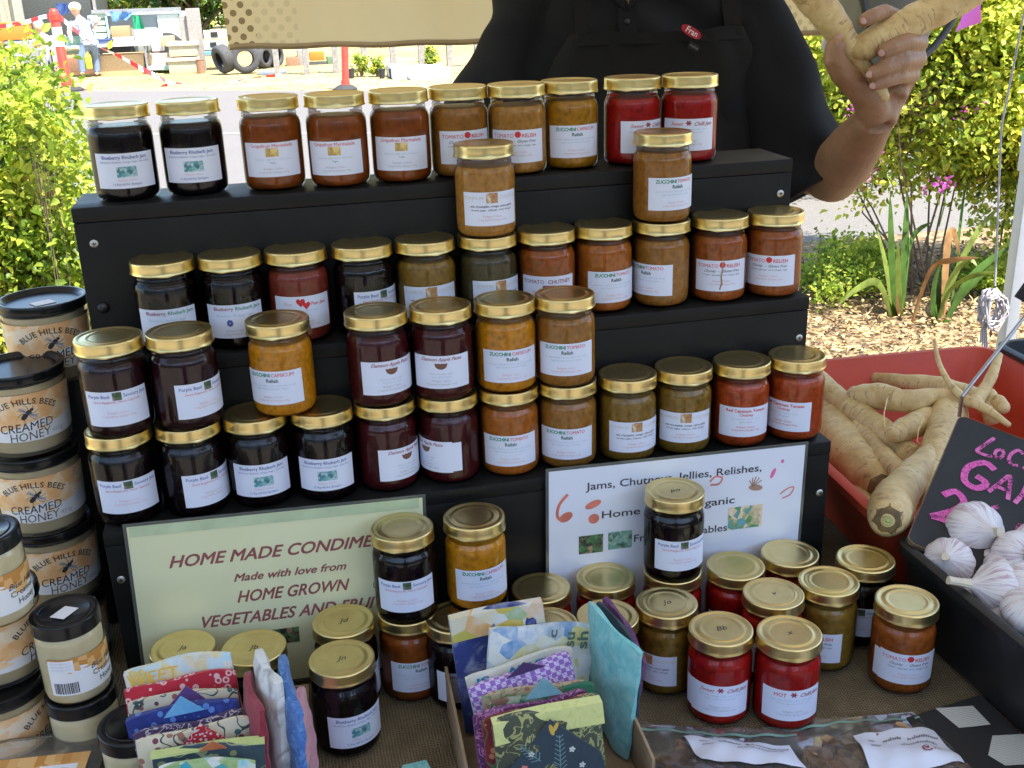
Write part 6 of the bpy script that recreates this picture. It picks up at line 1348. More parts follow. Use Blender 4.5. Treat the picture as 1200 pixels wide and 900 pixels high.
# apron
ZT = .652; mb = MB(); nz_, nx2 = 30, 36; vs = []
for j in range(nz_+1):
    z = -.40+(ZT+.40)*j/nz_; u = (ZT-z); th = math.radians(38+42*min(1, (u/.36))**.8)
    a, b_ = sec(max(z, 0)); off = .024+.004*math.sin(z*20)
    for i in range(nx2+1):
        t = -th+2*th*i/nx2; c, s = math.cos(t), math.sin(t); x = XT+(a+off)*math.copysign(abs(s)**.85, s)
        vs.append((x, PY-(b_+off)*abs(c)**.85+.0022*math.sin(i*.8+z*14), z-.006*(1-c) + (.004*math.sin(i*.25) if j == nz_ else 0)))
n0 = len(vs); vs2 = [(x, y-.0025, z) for x, y, z in vs]; g = lambda j, i: j*(nx2+1)+i
mb.add(vs+vs2, [(n0+g(j, i), n0+g(j, i+1), n0+g(j+1, i+1), n0+g(j+1, i)) for j in range(nz_) for i in range(nx2)]+[(g(j, i), g(j+1, i), g(j+1, i+1), g(j, i+1)) for j in range(nz_) for i in range(nx2)]+[(g(nz_, i), n0+g(nz_, i), n0+g(nz_, i+1), g(nz_, i+1)) for i in range(nx2)])
mb.xf(Matrix.Translation(-O)); ap = mb.build('apron', APRON, pers)
# bib hem and straps
aw = (sec(ZT)[0]+.024)*math.sin(math.radians(38))**.85
mb = MB(); mb.add([surf(x_*aw*.99, z_, .0285) for x_ in [-1+2*i/20 for i in range(21)] for z_ in (ZT-.001, ZT-.018)], [(2*i, 2*i+1, 2*i+3, 2*i+2) for i in range(20)]); mb.build('bib_hem', APRON, ap)
for s_ in (-1, 1):
    mb = MB(); P = [surf(s_*(aw-.020), ZT-.01, .025), surf(s_*(aw-.022), .70, .020), surf(s_*.095, .75, .019), surf(s_*.075, .80, .018), Vector((XT+s_*.06, PY+.03, .86))-O]; vs = []
    for p in P: vs += [p+Vector((-.014, 0, 0)), p+Vector((.014, 0, 0)), p+Vector((.014, -.002, 0)), p+Vector((-.014, -.002, 0))]
    mb.add(vs, [(4*i+k, 4*i+4+k, 4*i+4+(k+1) % 4, 4*i+(k+1) % 4) for i in range(4) for k in range(4)]); mb.build('apron_strap', APRON, ap)
# name badge
bp = at_y(808, 37, PY-.165)-O; bx_, by_ = bp.x, bp.z
bd = bpy.data.objects.new('name_badge', None); C.objects.link(bd); bd.parent = pers; bd.location = (bx_, bp.y-.006, by_); bd.rotation_euler = (0, math.radians(27), math.radians(12))
mb = MB(); mb.add([(.020*math.copysign(abs(math.cos(a))**.8, math.cos(a)), y, .0072*math.copysign(abs(math.sin(a))**.8, math.sin(a))) for y in (0, -.002) for a in [2*PI*i/28 for i in range(28)]], [tuple(range(28)), tuple(range(28, 56))[::-1]]+[(i, 28+i, 28+(i+1) % 28, (i+1) % 28) for i in range(28)]); mb.build('badge_plate', mat('badge_red', (.42, .012, .03), .3, coat=.4), bd, smooth=False)
v, f = glyphs('Fran', .0138, .1, .01); mb = MB(); mb.add([(p[0]*1.0, -.0024, p[1]) for p in v], f); mb.build('badge_print', mat('badge_white', (.8, .78, .78), .5), bd, smooth=False)
mb = MB(); mb.box(.004, .026, -.0018, .0, -.0245, -.0125); q_ = mb.build('badge_clip', mat('badge_black', (.006, .006, .006), .3), bd, smooth=False)
v, f = glyphs('market', .0062, 0, 0); mb = MB(); mb.add([(p[0]+.015, -.0021, p[1]-.018) for p in v], f); mb.build('badge_print', mat('badge_grey', (.25, .25, .25), .5), bd, smooth=False)
# hair, eyes, trousers, shoes
mb = MB(); mb.ball(HC+Vector((0, .012, .014)), .104, 26, k=18, sc=(.84, 1.0, 1.20)); mb.v = [v for v in mb.v]; hv = []
mb.fn(lambda p: p if (p[2] > HC.z+.045 or p[1] > HC.y+.01) else tuple(HC+(Vector(p)-HC)*.82)); mb.xf(Matrix.Translation(-O)); mb.build('hair', mat('hair_grey', (.22, .20, .18), .8, var=.3, bump=.8, bs=250), pers)
for s_ in (-1, 1):
    mb = MB(); mb.ball(HC+Vector((s_*.033, -.0865, .018))-O, .0095, 12, k=8); mb.build('eye', mat('eye_dark', (.08, .06, .05), .15, coat=.6), pers)
TRS = mat('trousers_black', (.012, .012, .013), .85, var=.2)
mb = MB()
for s_ in (-1, 1): mb.tube([(XT+s_*.085, PY, .10), (XT+s_*.09, PY, -.05), (XT+s_*.095, PY, -.30), (XT+s_*.10, PY+.01, -.62), (XT+s_*.10, PY, GZ+.03)], [.12, .118, .085, .070, .068], 20)
mb.tube([(XT, PY, .14), (XT, PY, -.02), (XT, PY, -.08)], [.20, .195, .16], 24, sq=.78); mb.xf(Matrix.Translation(-O)); me = remesh(mb, .012, 4); me.materials.append(TRS); link('trousers', me, pers)
for s_ in (-1, 1):
    mb = MB(); mb.tube([(s_*.10, .06, .04), (s_*.10, .0, .05), (s_*.10, -.10, .038), (s_*.10, -.17, .03)], [.034, .045, .040, .026], 14); mb.build('shoe', mat('shoe_black', (.02, .018, .016), .5), pers)
# held parsnips
GH = 'parsnips raised in the hand'
parsnip('raised parsnip pointing to the upper right between the fingers', [(1210, -95, 22, 1.50), (1150, -22, 25, 1.49), (1100, 10, 24, 1.485), (1055, 32, 22, 1.482), (1018, 52, 20, 1.478), (1004, 60, 15, 1.476)], mode='y', group=GH, seed=41, crown=1)
parsnip('raised parsnip pointing to the upper left, its thin tip below the fist', [(905, -75, 27, 1.50), (942, -18, 26, 1.50), (972, 22, 22, 1.492), (994, 52, 17, 1.488), (1012, 80, 14, 1.484), (1030, 105, 10, 1.482), (1036, 115, 8, 1.482)], mode='y', group=GH, seed=42, crown=1)
# ---- grey bucket and ribbon hanging behind the hand
bk_o = at_y(1040, 6, 2.02); r = thing('grey_bucket', 'grey translucent plastic bucket with dark curved band behind the raised hand', 'bucket', bk_o, rot=(math.radians(14), math.radians(16), 0))
BKM = NB('bucket_grey'); n_ = BKM.noise(BKM.coord(), 8, 3); cc = BKM.ramp(n_, [(.3, (.34, .37, .36)), (.7, (.44, .47, .46))]); BKM.bsdf(cc, .3, Coat_Weight=.3); BKM.translucent(cc, .35)
mb = MB(); mb.lathe([(.0001, -.118), (.082, -.118), (.088, -.112), (.116, .13), (.122, .13), (.122, .14), (.112, .14), (.084, -.106), (.0001, -.108)], 48, cap0=False, cap1=False); mb.build('bucket', BKM.m, r)
DK = mat('handle_dark', (.05, .055, .055), .4)
mb = MB(); mb.tube([(.122*math.cos(a), -.124*math.sin(a)*.9-.01, .125-.20*math.sin(a)) for a in [PI*i/20 for i in range(21)]], .0075, 10); mb.build('handle', DK, r)
mb = MB(); mb.tube([(0, 0, .13), (.0, .03, .6)], .002, 6); mb.tube([(-.11, 0, .135), (0, 0, .20), (.11, 0, .135)], .002, 6); mb.build('hanging_cord', ST, r)
ro = at_y(1137, -30, 2.12); r = thing('pink_ribbon', 'bright pink ribbon hanging in front of the right-hand bush', 'ribbon', ro)
a_, b_, c_, d_ = [at_y(x, y, 2.12)-ro for x, y in ((1139, -40), (1162, -40), (1147, 26), (1121, 38))]
mb = MB(); vs = []
for j in range(13):
    f = j/12
    for i in range(5): q = (a_.lerp(b_, i/4)).lerp(d_.lerp(c_, i/4), f); vs.append((q.x, q.y+.008*math.sin(f*7+i*.9), q.z))
up_ = max(v[2] for v in vs); mb.add(vs, [(j*5+i, j*5+i+1, j*5+i+6, j*5+i+5) for j in range(12) for i in range(4)])
rbm = NB('ribbon_pink'); rbm.bsdf((.75, .16, .60), .5); rbm.translucent((.8, .2, .65), .45); mb.build('ribbon', rbm.m, r)
mb = MB(); mb.tube([(0, 0, -.01), (.02, .03, 1.32-ro.z)], .0015, 5); mb.build('cord', ST, r)
# ================================================================ ACROSS THE ROAD
def B(px, py): p = at_z(px, py, GZ); return p, mpp(p)
RED = NB('safety_red'); RED.bsdf(RED.ramp(RED.noise(RED.coord(), 3, 3), [(.3, (.80, .035, .015)), (.7, (.88, .055, .025))]), .4); RED = RED.m
WHT = mat('band_white', (.75, .75, .78), .4, var=.05); RUB = mat('rubber_black', (.03, .03, .03), .8)
def bollard(label, base_px, top_px, wpx, bands, foot=True):
    p, s = B(*base_px); t = at_y(*top_px, p.y); d = t-p; H = d.length; r = thing('safety_bollard', label, 'bollard', p, 0, 'red plastic bollards across the road')
    r.rotation_mode = 'QUATERNION'; r.rotation_quaternion = d.to_track_quat('Z', 'Y') if not foot else (1, 0, 0, 0)
    dn = Vector((0, 0, 1)) if not foot else d.normalized(); R_ = wpx*s/2
    mb = MB(); mb.tube([dn*H*.03, dn*H*.12, dn*H*.14, dn*H*.96, dn*H*.985, dn*H], [R_*1.25, R_*1.2, R_, R_*.92, R_*.75, R_*.3], 20, mod=None); mb.build('post', RED, r)
    for (f0, f1) in bands: mb = MB(); mb.tube([dn*H*f0, dn*H*f1], R_*1.02, 20); mb.build('reflective_band', WHT, r)
    mb = MB(); mb.tube([dn*H*.86, dn*H*.93], R_*1.12, 16); mb.build('collar', RED, r)
    if foot: mb = MB(); mb.lathe([(R_*3.3, 0), (R_*3.3, .03), (R_*2.2, .07), (R_*1.3, .09)], 24); mb.build('rubber_base', RUB, r)
    return r
bollard('leaning red bollard with a white band and black rubber base, tape tied to it', (80, 107), (62, 10), 11, [(.55, .78)])
bollard('upright red bollard under the honeycomb banner', (405, 106), (403, 8), 8.5, [])
TPR, TPW = mat('tape_red', (.78, .03, .03), .4), mat('tape_white', (.8, .78, .76), .4)
def tape(label, pts, wpx, n, Y=None, tw=0):
    P = [at_y(x, y, Y or at_z(80, 107, GZ).y) if len((x, y)) == 2 and Y != 0 else at_z(x, y, GZ+.03) for x, y in pts]; o = P[0]; s = mpp(o); Q = []
    for i in range(len(P)-1):
        p0_, p1_, p2_, p3_ = P[max(i-1, 0)], P[i], P[i+1], P[min(i+2, len(P)-1)]
        for k in range(8): t = k/8; Q.append(.5*((2*p1_)+(-p0_+p2_)*t+(2*p0_-5*p1_+4*p2_-p3_)*t*t+(-p0_+3*p1_-3*p2_+p3_)*t**3))
    Q.append(P[-1]); r = thing('barrier_tape', label, 'barrier tape', o, 0, 'red and white barrier tape'); L = len(Q); vs = []
    for i, q in enumerate(Q):
        a = tw*i/L*6.28; w_ = wpx*s/2; v = Vector((0, math.sin(a), math.cos(a)))*w_; vs += [q-o+v, q-o-v]
    mb = MB(); acc = 0
    for i in range(L-1):
        acc = int((Q[i]-Q[0]).length/(s*9)); mb.add([vs[2*i], vs[2*i+1], vs[2*i+3], vs[2*i+2]], [(0, 1, 2, 3)], acc % 2)
    mb.build('tape', [TPR, TPW], r, smooth=False)
tape('barrier tape running left from the top of the leaning bollard', [(64, 18), (50, 20), (25, 27), (-20, 34)], 4.5, 0)
tape('barrier tape twisting down to the right from the leaning bollard', [(68, 18), (82, 30), (100, 45), (118, 56), (140, 66), (165, 80), (185, 90), (200, 98)], 6, 0, tw=.7)
tape('barrier tape sagging low over the verge in front of the tyres', [(92, 106), (140, 107), (185, 103), (205, 97), (230, 103), (262, 100), (290, 92), (330, 88)], 4, 0, tw=1.5)
tape('barrier tape lying near the road edge towards the upright bollard', [(232, 104), (262, 104), (290, 103), (330, 104), (370, 102), (403, 101)], 4, 0, tw=2.2)
# generic px-sized blocks ------------------------------------------------------
def box_thing(name, label, cat, x0, y0, x1, y1, depth, m, Y=None, group=None, z=0, inset=None, bev=.01, dy=0):
    p = at_z((x0+x1)/2, y1, GZ) if Y is None else at_y((x0+x1)/2, y1, Y); a, b_ = at_y(x0, y1, p.y), at_y(x1, y0, p.y); p.y += dy
    r = thing(name, label, cat, p, 0, group); w_, h = (b_.x-a.x), b_.z-a.z
    mb = MB(); mb.box(-w_/2, w_/2, 0, depth, 0, h); o = mb.build('body', m, r, bevel=min(bev, h*.1)); return r, w_, h, p
YB = at_z(95, 90, GZ).y
OR_ = mat('orange_plastic', (.80, .17, .02), .5); CDB = mat('cardboard_tan', (.50, .34, .18), .8, var=.2); GRY = mat('crate_grey', (.22, .23, .23), .7, var=.2); WPL = mat('plastic_white', (.72, .72, .72), .5, var=.05); WOOD = mat('weathered_wood', (.24, .22, .20), .85, var=.25, bump=.5, bs=30); GRN = mat('panel_pale_green', (.42, .55, .42), .6, var=.08); DGR = mat('tarp_dark', (.055, .06, .055), .85, var=.3); CNV = mat('tarp_khaki', (.30, .29, .22), .85, var=.2); BLU = mat('tarp_blue', (.10, .22, .42), .6, var=.3); TEAL = mat('cloth_green', (.02, .30, .14), .7, var=.2); YEL = mat('plastic_yellow', (.85, .66, .04), .5); BRN = mat('rust_brown', (.26, .14, .08), .8, var=.3); PLY = mat('plywood_pale', (.62, .52, .36), .8, var=.15)  # CDB: plain tan carton colour, paler than the stall boxes
# dark shed behind
r, w_, h, p = box_thing('tarp_shelter', 'dark grey green tarpaulin shelter behind the two women', 'shelter', 28, -30, 112, 46, 2.2, DGR, YB+3.0)
mb = MB(); mb.box(-w_/2-.02, -w_/2+.04, -.06, 0, -(p.z-GZ), h); mb.box(w_/2-.04, w_/2+.02, -.06, 0, -(p.z-GZ), h); mb.build('pole', WOOD, r)
mb = MB(); k = 24; vs = []
P0, P1 = at_y(-60, -40, YB+2.4), at_y(29, 30, YB+2.4)
r = thing('khaki_tarp', 'khaki canvas tarp at the top left corner', 'tarp', (P0.x, YB+2.4, P1.z))
for i in range(k+1):
    for zz in (0, P0.z-P1.z): vs.append(((P1.x-P0.x)*i/k, .08*math.sin(i*1.1), zz))
mb.add(vs, [(2*i, 2*i+2, 2*i+3, 2*i+1) for i in range(k)]); mb.build('sheet', CNV, r)
mb = MB(); mb.box(0, .05, .1, .15, GZ-P1.z, P0.z-P1.z); mb.box((P1.x-P0.x)-.05, P1.x-P0.x, .1, .15, GZ-P1.z, P0.z-P1.z); mb.build('pole', WOOD, r)
# orange crate on grey slatted crate
r, w_, h, p0_ = box_thing('slatted_crate', 'grey crate with horizontal slats under the orange box', 'crate', 8, 47, 46, 84, .7, GRY)
for k in range(6): mb = MB(); mb.box(-w_/2+.04, w_*.08, -.025, -.002, h*(.10+.145*k), h*(.10+.145*k)+h*.085); mb.build('slat', WPL, r, smooth=False)
r, w_, h, p = box_thing('orange_box', 'orange plastic box standing on the slatted crate at the left edge', 'box', -12, 27, 31, 47, .6, OR_, YB+.35)
mb = MB(); mb.box(-w_/2-.015, w_/2+.015, -.015, .615, h, h+.03); mb.build('lid', OR_, r)
box_thing('plywood_board', 'pale plywood board leaning at the far left edge', 'board', -20, 42, 8, 92, .06, PLY)
# trestle table
tl_, tr2 = at_y(48, 54, YB+.1), at_y(178, 58, YB+.1)
r = thing('folding_table', 'white folding table between the women, loaded with small goods', 'table', (tl_.x, YB+.1, GZ)); L = tr2.x-tl_.x; ht = tl_.z-GZ
mb = MB(); mb.box(0, L, -.35, .35, ht-.05, ht); mb.build('table_top', WPL, r, bevel=.01)
for x in (.1, L-.1):
    for y in (-.3, .3): mb = MB(); mb.tube([(x, y, 0), (x, y, ht-.05)], .02, 6); mb.build('leg', GRY, r)
def small(name, label, cat, x0, y0, x1, y1, m, dY=.0, depth=.25, group='goods on the white folding table'): return box_thing(name, label, cat, x0, y0, x1, y1, depth, m, YB+dY, group)
TT = ht+GZ
def ontable(name, label, cat, x0, x1, hpx, m, dy=-.15, depth=.22):
    a, b_ = at_y(x0, 54, YB+dy), at_y(x1, 54, YB+dy); s = mpp(a); r = thing(name, label, cat, ((a.x+b_.x)/2, YB+dy, TT+.001), 0, 'goods on the white folding table'); w_ = b_.x-a.x
    mb = MB(); mb.box(-w_/2, w_/2, 0, depth, 0, hpx*s); mb.build('body', m, r, bevel=.008); mb = MB(); mb.box(-w_/2-.008, w_/2+.008, -.008, depth+.008, hpx*s+.001, hpx*s+.02); mb.build('lid', m, r); return r
ontable('white_container', 'white striped container at the right end of the white table', 'container', 160, 180, 13, WPL)
ontable('white_bundle', 'long white bundle left of the striped container on the table', 'bundle', 134, 158, 5, WPL)
ontable('green_packets', 'pale green packets beside the seated woman', 'packets', 78, 94, 8, mat('packet_green', (.25, .42, .30), .6))
ontable('navy_packets', 'navy packets on the table in front of the standing woman', 'packets', 116, 132, 4, mat('packet_navy', (.05, .07, .16), .6))
ontable('white_stack', 'stack of white boxes near the bollard on the table', 'boxes', 62, 76, 10, WPL)
# under the table
box_thing('tan_carton', 'large tan carton under the right part of the white table', 'carton', 120, 62, 168, 88, .8, CDB)
box_thing('dark_carton', 'dark brown carton under the table behind the yellow can', 'carton', 78, 66, 112, 87, .5, BRN)
r = thing('yellow_can', 'yellow plastic watering can hanging under the white table', 'can', at_y(105, 80, YB-.3), 0); s = mpp(r.location)
mb = MB(); mb.lathe([(3.2*s, 0), (3.6*s, 3*s), (3.6*s, 13*s), (2*s, 17*s), (1.2*s, 19*s)], 16); mb.build('body', YEL, r); mb = MB(); mb.tube([(0, -3*s, 5*s), (0, -7*s, 9*s), (0, -3*s, 15*s)], .8*s, 8); mb.build('handle', YEL, r)
# container with green panels
cY = YB+1.5
r, w_, h, p = box_thing('panel_trailer', 'pale green trailer with horizontal panels and an open side behind the table', 'trailer', 112, 12, 216, 60, 1.6, mat('trailer_inner', (.30, .33, .31), .7), cY)
def tz_(py): return at_y(160, py, cY).z-p.z
def tx(px): return at_y(px, 40, cY).x-p.x
for k in range(5): mb = MB(); mb.box(tx(112), tx(127), -.06, -.012, tz_(52-k*8), tz_(45.5-k*8)); mb.build('panel', GRN, r, bevel=.008)
for x in (112, 128, 215): mb = MB(); mb.box(tx(x)-.02, tx(x)+.02, -.10, -.062, GZ-p.z, h+.02); mb.build('post', mat('frame_green', (.30, .48, .40), .5), r)
mb = MB(); mb.box(tx(112), tx(216), -.12, -.05, h+.03, h+.10); mb.build('top_rail', GRY, r)
mb = MB(); mb.box(tx(187), tx(212), -.06, -.012, tz_(52), tz_(18)); mb.build('panel', mat('panel_cream', (.58, .60, .48), .7), r, bevel=.01)
wh = mat('wheel_dark', (.03, .03, .03), .8)
for x in (135, 195):
    mb = MB(); mb.lathe([(.05, -.08), (.30, -.08), (.34, -.05), (.34, .05), (.30, .08), (.05, .08)], 20); mb.xf(Matrix.Translation((tx(x), -.02, GZ-p.z+.34)) @ Matrix.Rotation(PI/2, 4, 'X')); mb.build('wheel', wh, r)
box_thing('carton', 'brown carton inside the open side of the green trailer', 'carton', 133, 30, 152, 48, .4, mat('carton_brown', (.36, .23, .11), .8), cY-.5)
def drape(label, name, pts, Y, m, cat='cloth'):
    P = [at_y(x, y, Y) for x, y in pts]; o = P[0]; r = thing(name, label, cat, o); mb = MB(); n = 8; vs = []
    for j in range(n+1):
        for i in range(n+1):
            u, v = i/n, j/n; q = (P[0].lerp(P[1], u)).lerp(P[3].lerp(P[2], u), v)-o; vs.append((q.x, q.y+.05*math.sin(u*9+v*3), q.z+.02*math.sin(u*14)))
    mb.add(vs, [(j*(n+1)+i, j*(n+1)+i+1, (j+1)*(n+1)+i+1, (j+1)*(n+1)+i) for j in range(n) for i in range(n)]); mb.build('cloth', m, r)
drape('emerald green cloth draped over the trailer edge', 'green_cloth', [(155, 18), (163, 18), (173, 42), (156, 36)], cY-.25, TEAL)
drape('blue tarp folded over the trailer top', 'blue_tarp', [(128, 14), (158, 14), (152, 22), (132, 26)], cY-.22, BLU)
drape('navy striped cloth bunched above the leaning bollard', 'navy_cloth', [(65, 5), (80, 3), (82, 16), (68, 18)], at_z(80, 107, GZ).y+.2, mat('cloth_navy', (.05, .10, .26), .7, var=.4, vs=9))
# cartons, drums, planks, tyres
box_thing('white_drum_box', 'tall white box left of the wicker crates', 'box', 180, 34, 190, 60, .3, WPL, YB+.6)
for k, (x0, y0, x1, y1, lb) in enumerate(((200, 66, 232, 86, 'lower wicker coloured crate of the two-high stack'), (200, 48, 231, 66, 'upper wicker coloured crate of the two-high stack'))):
    r, w_, h, p = box_thing('wicker_crate', lb, 'crate', x0, y0, x1, y1, .6, mat('wicker', (.42, .38, .26), .8, var=.25), None if k == 0 else at_z(216, 86, GZ).y, 'wicker coloured crates')
    mb = MB(); mb.box(-w_/2-.03, w_/2+.03, -.03, .63, h-.06, h-.001+.002); mb.build('rim', PLY, r)
box_thing('small_carton', 'small tan carton on the wicker crate', 'carton', 190, 42, 204, 54, .3, CDB, YB+.3)
box_thing('pale_carton', 'pale pinkish carton lying between table and wicker crates', 'carton', 172, 62, 200, 78, .5, mat('carton_pink', (.55, .38, .28), .8, var=.2), YB+.2)
box_thing('aqua_board', 'pale aqua board lying low on the grass before the pale carton', 'board', 174, 76, 204, 82, .8, mat('board_aqua', (.40, .56, .50), .6), YB-.1)
p, s = B(236, 86); r = thing('rusty_tin', 'small rust brown tin between the crates and the tyres', 'tin', p)
mb = MB(); mb.lathe([(4.6*s, 0), (4.6*s, 15*s), (4.9*s, 15*s), (4.9*s, 16*s), (4.2*s, 16*s)], 20); mb.build('tin', BRN, r)
for x0, x1, y0, lb in ((222, 229, 18, 'shorter grey plank standing upright behind the crates'), (231, 238, 9, 'tallest grey plank standing upright behind the crates')): box_thing('grey_plank', lb, 'plank', x0, y0, x1, 84, .06, WOOD, None, 'upright grey planks')
for k, (x0, y0, x1, y1, lb) in enumerate(((240, 34, 268, 46, 'white pallet wood frame leaning above the blue table'), (240, 46, 266, 58, 'lower white frame with dark square opening'))):
    r, w_, h, p = box_thing('pallet_frame', lb, 'frame', x0, y0, x1, y1, .12, PLY, YB+.5); mb = MB(); mb.box(-w_*.22, w_*.06, -.012, .002, h*.25, h*.8); mb.build('opening', mat('opening_dark', (.02, .02, .02), .9), r, smooth=False)
a, b_ = at_y(232, 61, YB+.3), at_y(262, 61, YB+.3); r = thing('blue_bench', 'low blue topped bench behind the leaning tyre', 'bench', (a.x, YB+.3, GZ)); L = b_.x-a.x; hh_ = a.z-GZ
mb = MB(); mb.box(0, L, -.2, .2, hh_-.05, hh_); mb.build('top', mat('bench_blue', (.12, .30, .52), .5), r)
for x in (.05, L-.05): mb = MB(); mb.box(x-.03, x+.03, -.15, .15, 0, hh_-.052); mb.build('leg', GRY, r)
TYR = mat('tyre_rubber', (.055, .055, .055), .85, var=.25, bump=.5, bs=40)
def tyre(label, cx_, cy_, rpx, face, tilt=0, dy=0, w_=.22):
    Y = at_z(cx_, cy_+rpx, GZ).y+dy; c = at_y(cx_, cy_, Y); R_ = rpx*mpp(c); c.z = GZ+R_*math.cos(tilt)*1.0+.01+w_/2*abs(math.sin(tilt)); r = thing('old_tyre', label, 'tyre', c, 0, 'old tyres on the verge')
    r.rotation_euler = (PI/2+tilt, 0, face)
    prof = [(R_*.56, -w_*.30), (R_*.60, -w_*.46), (R_*.80, -w_*.5), (R_*.95, -w_*.42), (R_, -w_*.30), (R_*1.005, 0), (R_, w_*.30), (R_*.95, w_*.42), (R_*.80, w_*.5), (R_*.60, w_*.46), (R_*.56, w_*.30), (R_*.62, w_*.28), (R_*.90, w_*.25), (R_*.92, 0), (R_*.90, -w_*.25), (R_*.62, -w_*.28), (R_*.56, -w_*.30)]
    mb = MB(); mb.lathe(prof, 40, cap0=False, cap1=False, mod=lambda rr, z, a, j: (rr*(1+(.012 if (int(a*20/PI) % 2 and rr > R_*.94) else 0)), z)); mb.build('tyre', TYR, r, ang=50); return r
tyre('tyre facing the camera in the middle of the tyre row', 287, 70, 16.5, .15)
tyre('tyre leaning on the left of the tyre row, tread to the front', 262, 72, 16, -1.05, .25, .1)
tyre('tyre on the right of the tyre row turned half away', 308, 70, 12.5, .9, 0, .5)
tyre('rightmost tyre of the row seen at an angle', 322, 70, 12.5, 1.0, 0, .9)
for x0_, y0_, x1_, y1_, m_, n_, c_, l_ in ((338, 66, 352, 86, BRN, 'rusty_crate', 'crate', 'rust brown crate behind the right end of the tyre row'), (352, 58, 360, 86, WOOD, 'timber_post', 'post', 'grey timber post beside the rust brown crate'), (360, 72, 384, 88, DGR, 'dark_bin', 'bin', 'dark bin left of the upright bollard'), (386, 66, 397, 88, mat('drum_green', (.10, .16, .08), .6), 'green_drum', 'drum', 'small dull green drum touching the upright bollard'), (364, 60, 380, 71, OR_, 'orange_sheet', 'sheet', 'orange sheet folded over the dark bin')):
    box_thing(n_, l_, c_, x0_, y0_, x1_, y1_, .3, m_, YB+.3 if n_ != 'orange_sheet' else YB+.35)
box_thing('white_tray', 'flat white tray on the grass before the right tyres', 'tray', 304, 82, 336, 87, .4, WPL)
# distant strip under the banner: fence, shrubs, low white covers
r = thing('rail_fence', 'grey wooden rail fence seen under the banner', 'fence', at_z(430, 84, GZ)); fo = Vector(r.location); s = mpp(fo); e0, e1 = at_y(325, 84, fo.y), at_y(560, 84, fo.y)
for k in range(8):
    x = e0.x+(e1.x-e0.x)*k/7; mb = MB(); mb.box(x-fo.x-.05, x-fo.x+.05, -.05, .05, 0, 1.35); mb.build('post', WOOD, r)
for z in (.45, .85, 1.22): mb = MB(); mb.box(e0.x-fo.x, e1.x-fo.x, .052, .09, z, z+.09); mb.build('rail', WOOD, r)
for k, (px, py, rp, lb) in enumerate(((424, 90, 12, 'yellow green shrub right of the upright bollard'), (442, 90, 10, 'small yellow green shrub in the fence strip'), (505, 80, 11, 'pale shrub behind the white covers'))):
    p, s = B(px, py); bush('roadside_shrub', lb, 'shrub', p, (p.x, p.y, p.z+rp*s*1.1), (rp*s*.8, rp*s*.7, rp*s*1.2), 700, 3.0*s, [.3, .3, .2, .15, .05] , 5, 'shrubs across the road', 60+k, 30, stemr=.02)
for k, (x0, x1, lb) in enumerate(((461, 481, 'lavender tinted low cover beside the white one'), (482, 528, 'long low white cover at the edge of the grass'))):
    r, w_, h, p = box_thing('low_cover', lb, 'cover', x0, 78, x1, 93, .9, mat('cover_'+('lavender' if k == 0 else 'white'), (.66, .66, .80) if k == 0 else (.8, .8, .8), .7), None, 'low white covers', bev=.08)
for k, (x, lb) in enumerate(((448, 'dark pot left of the lavender cover'), (460, 'dark pot touching the lavender cover'), (412, 'dark post-like pot beside the upright bollard'))):
    p, s = B(x, 92); r = thing('dark_pot', lb, 'pot', p, 0, 'dark pots across the road'); mb = MB(); mb.lathe([(3*s, 0), (4*s, 10*s), (4.3*s, 10*s), (4.3*s, 11*s), (3.4*s, 11*s)], 16); mb.build('pot', RUB, r)
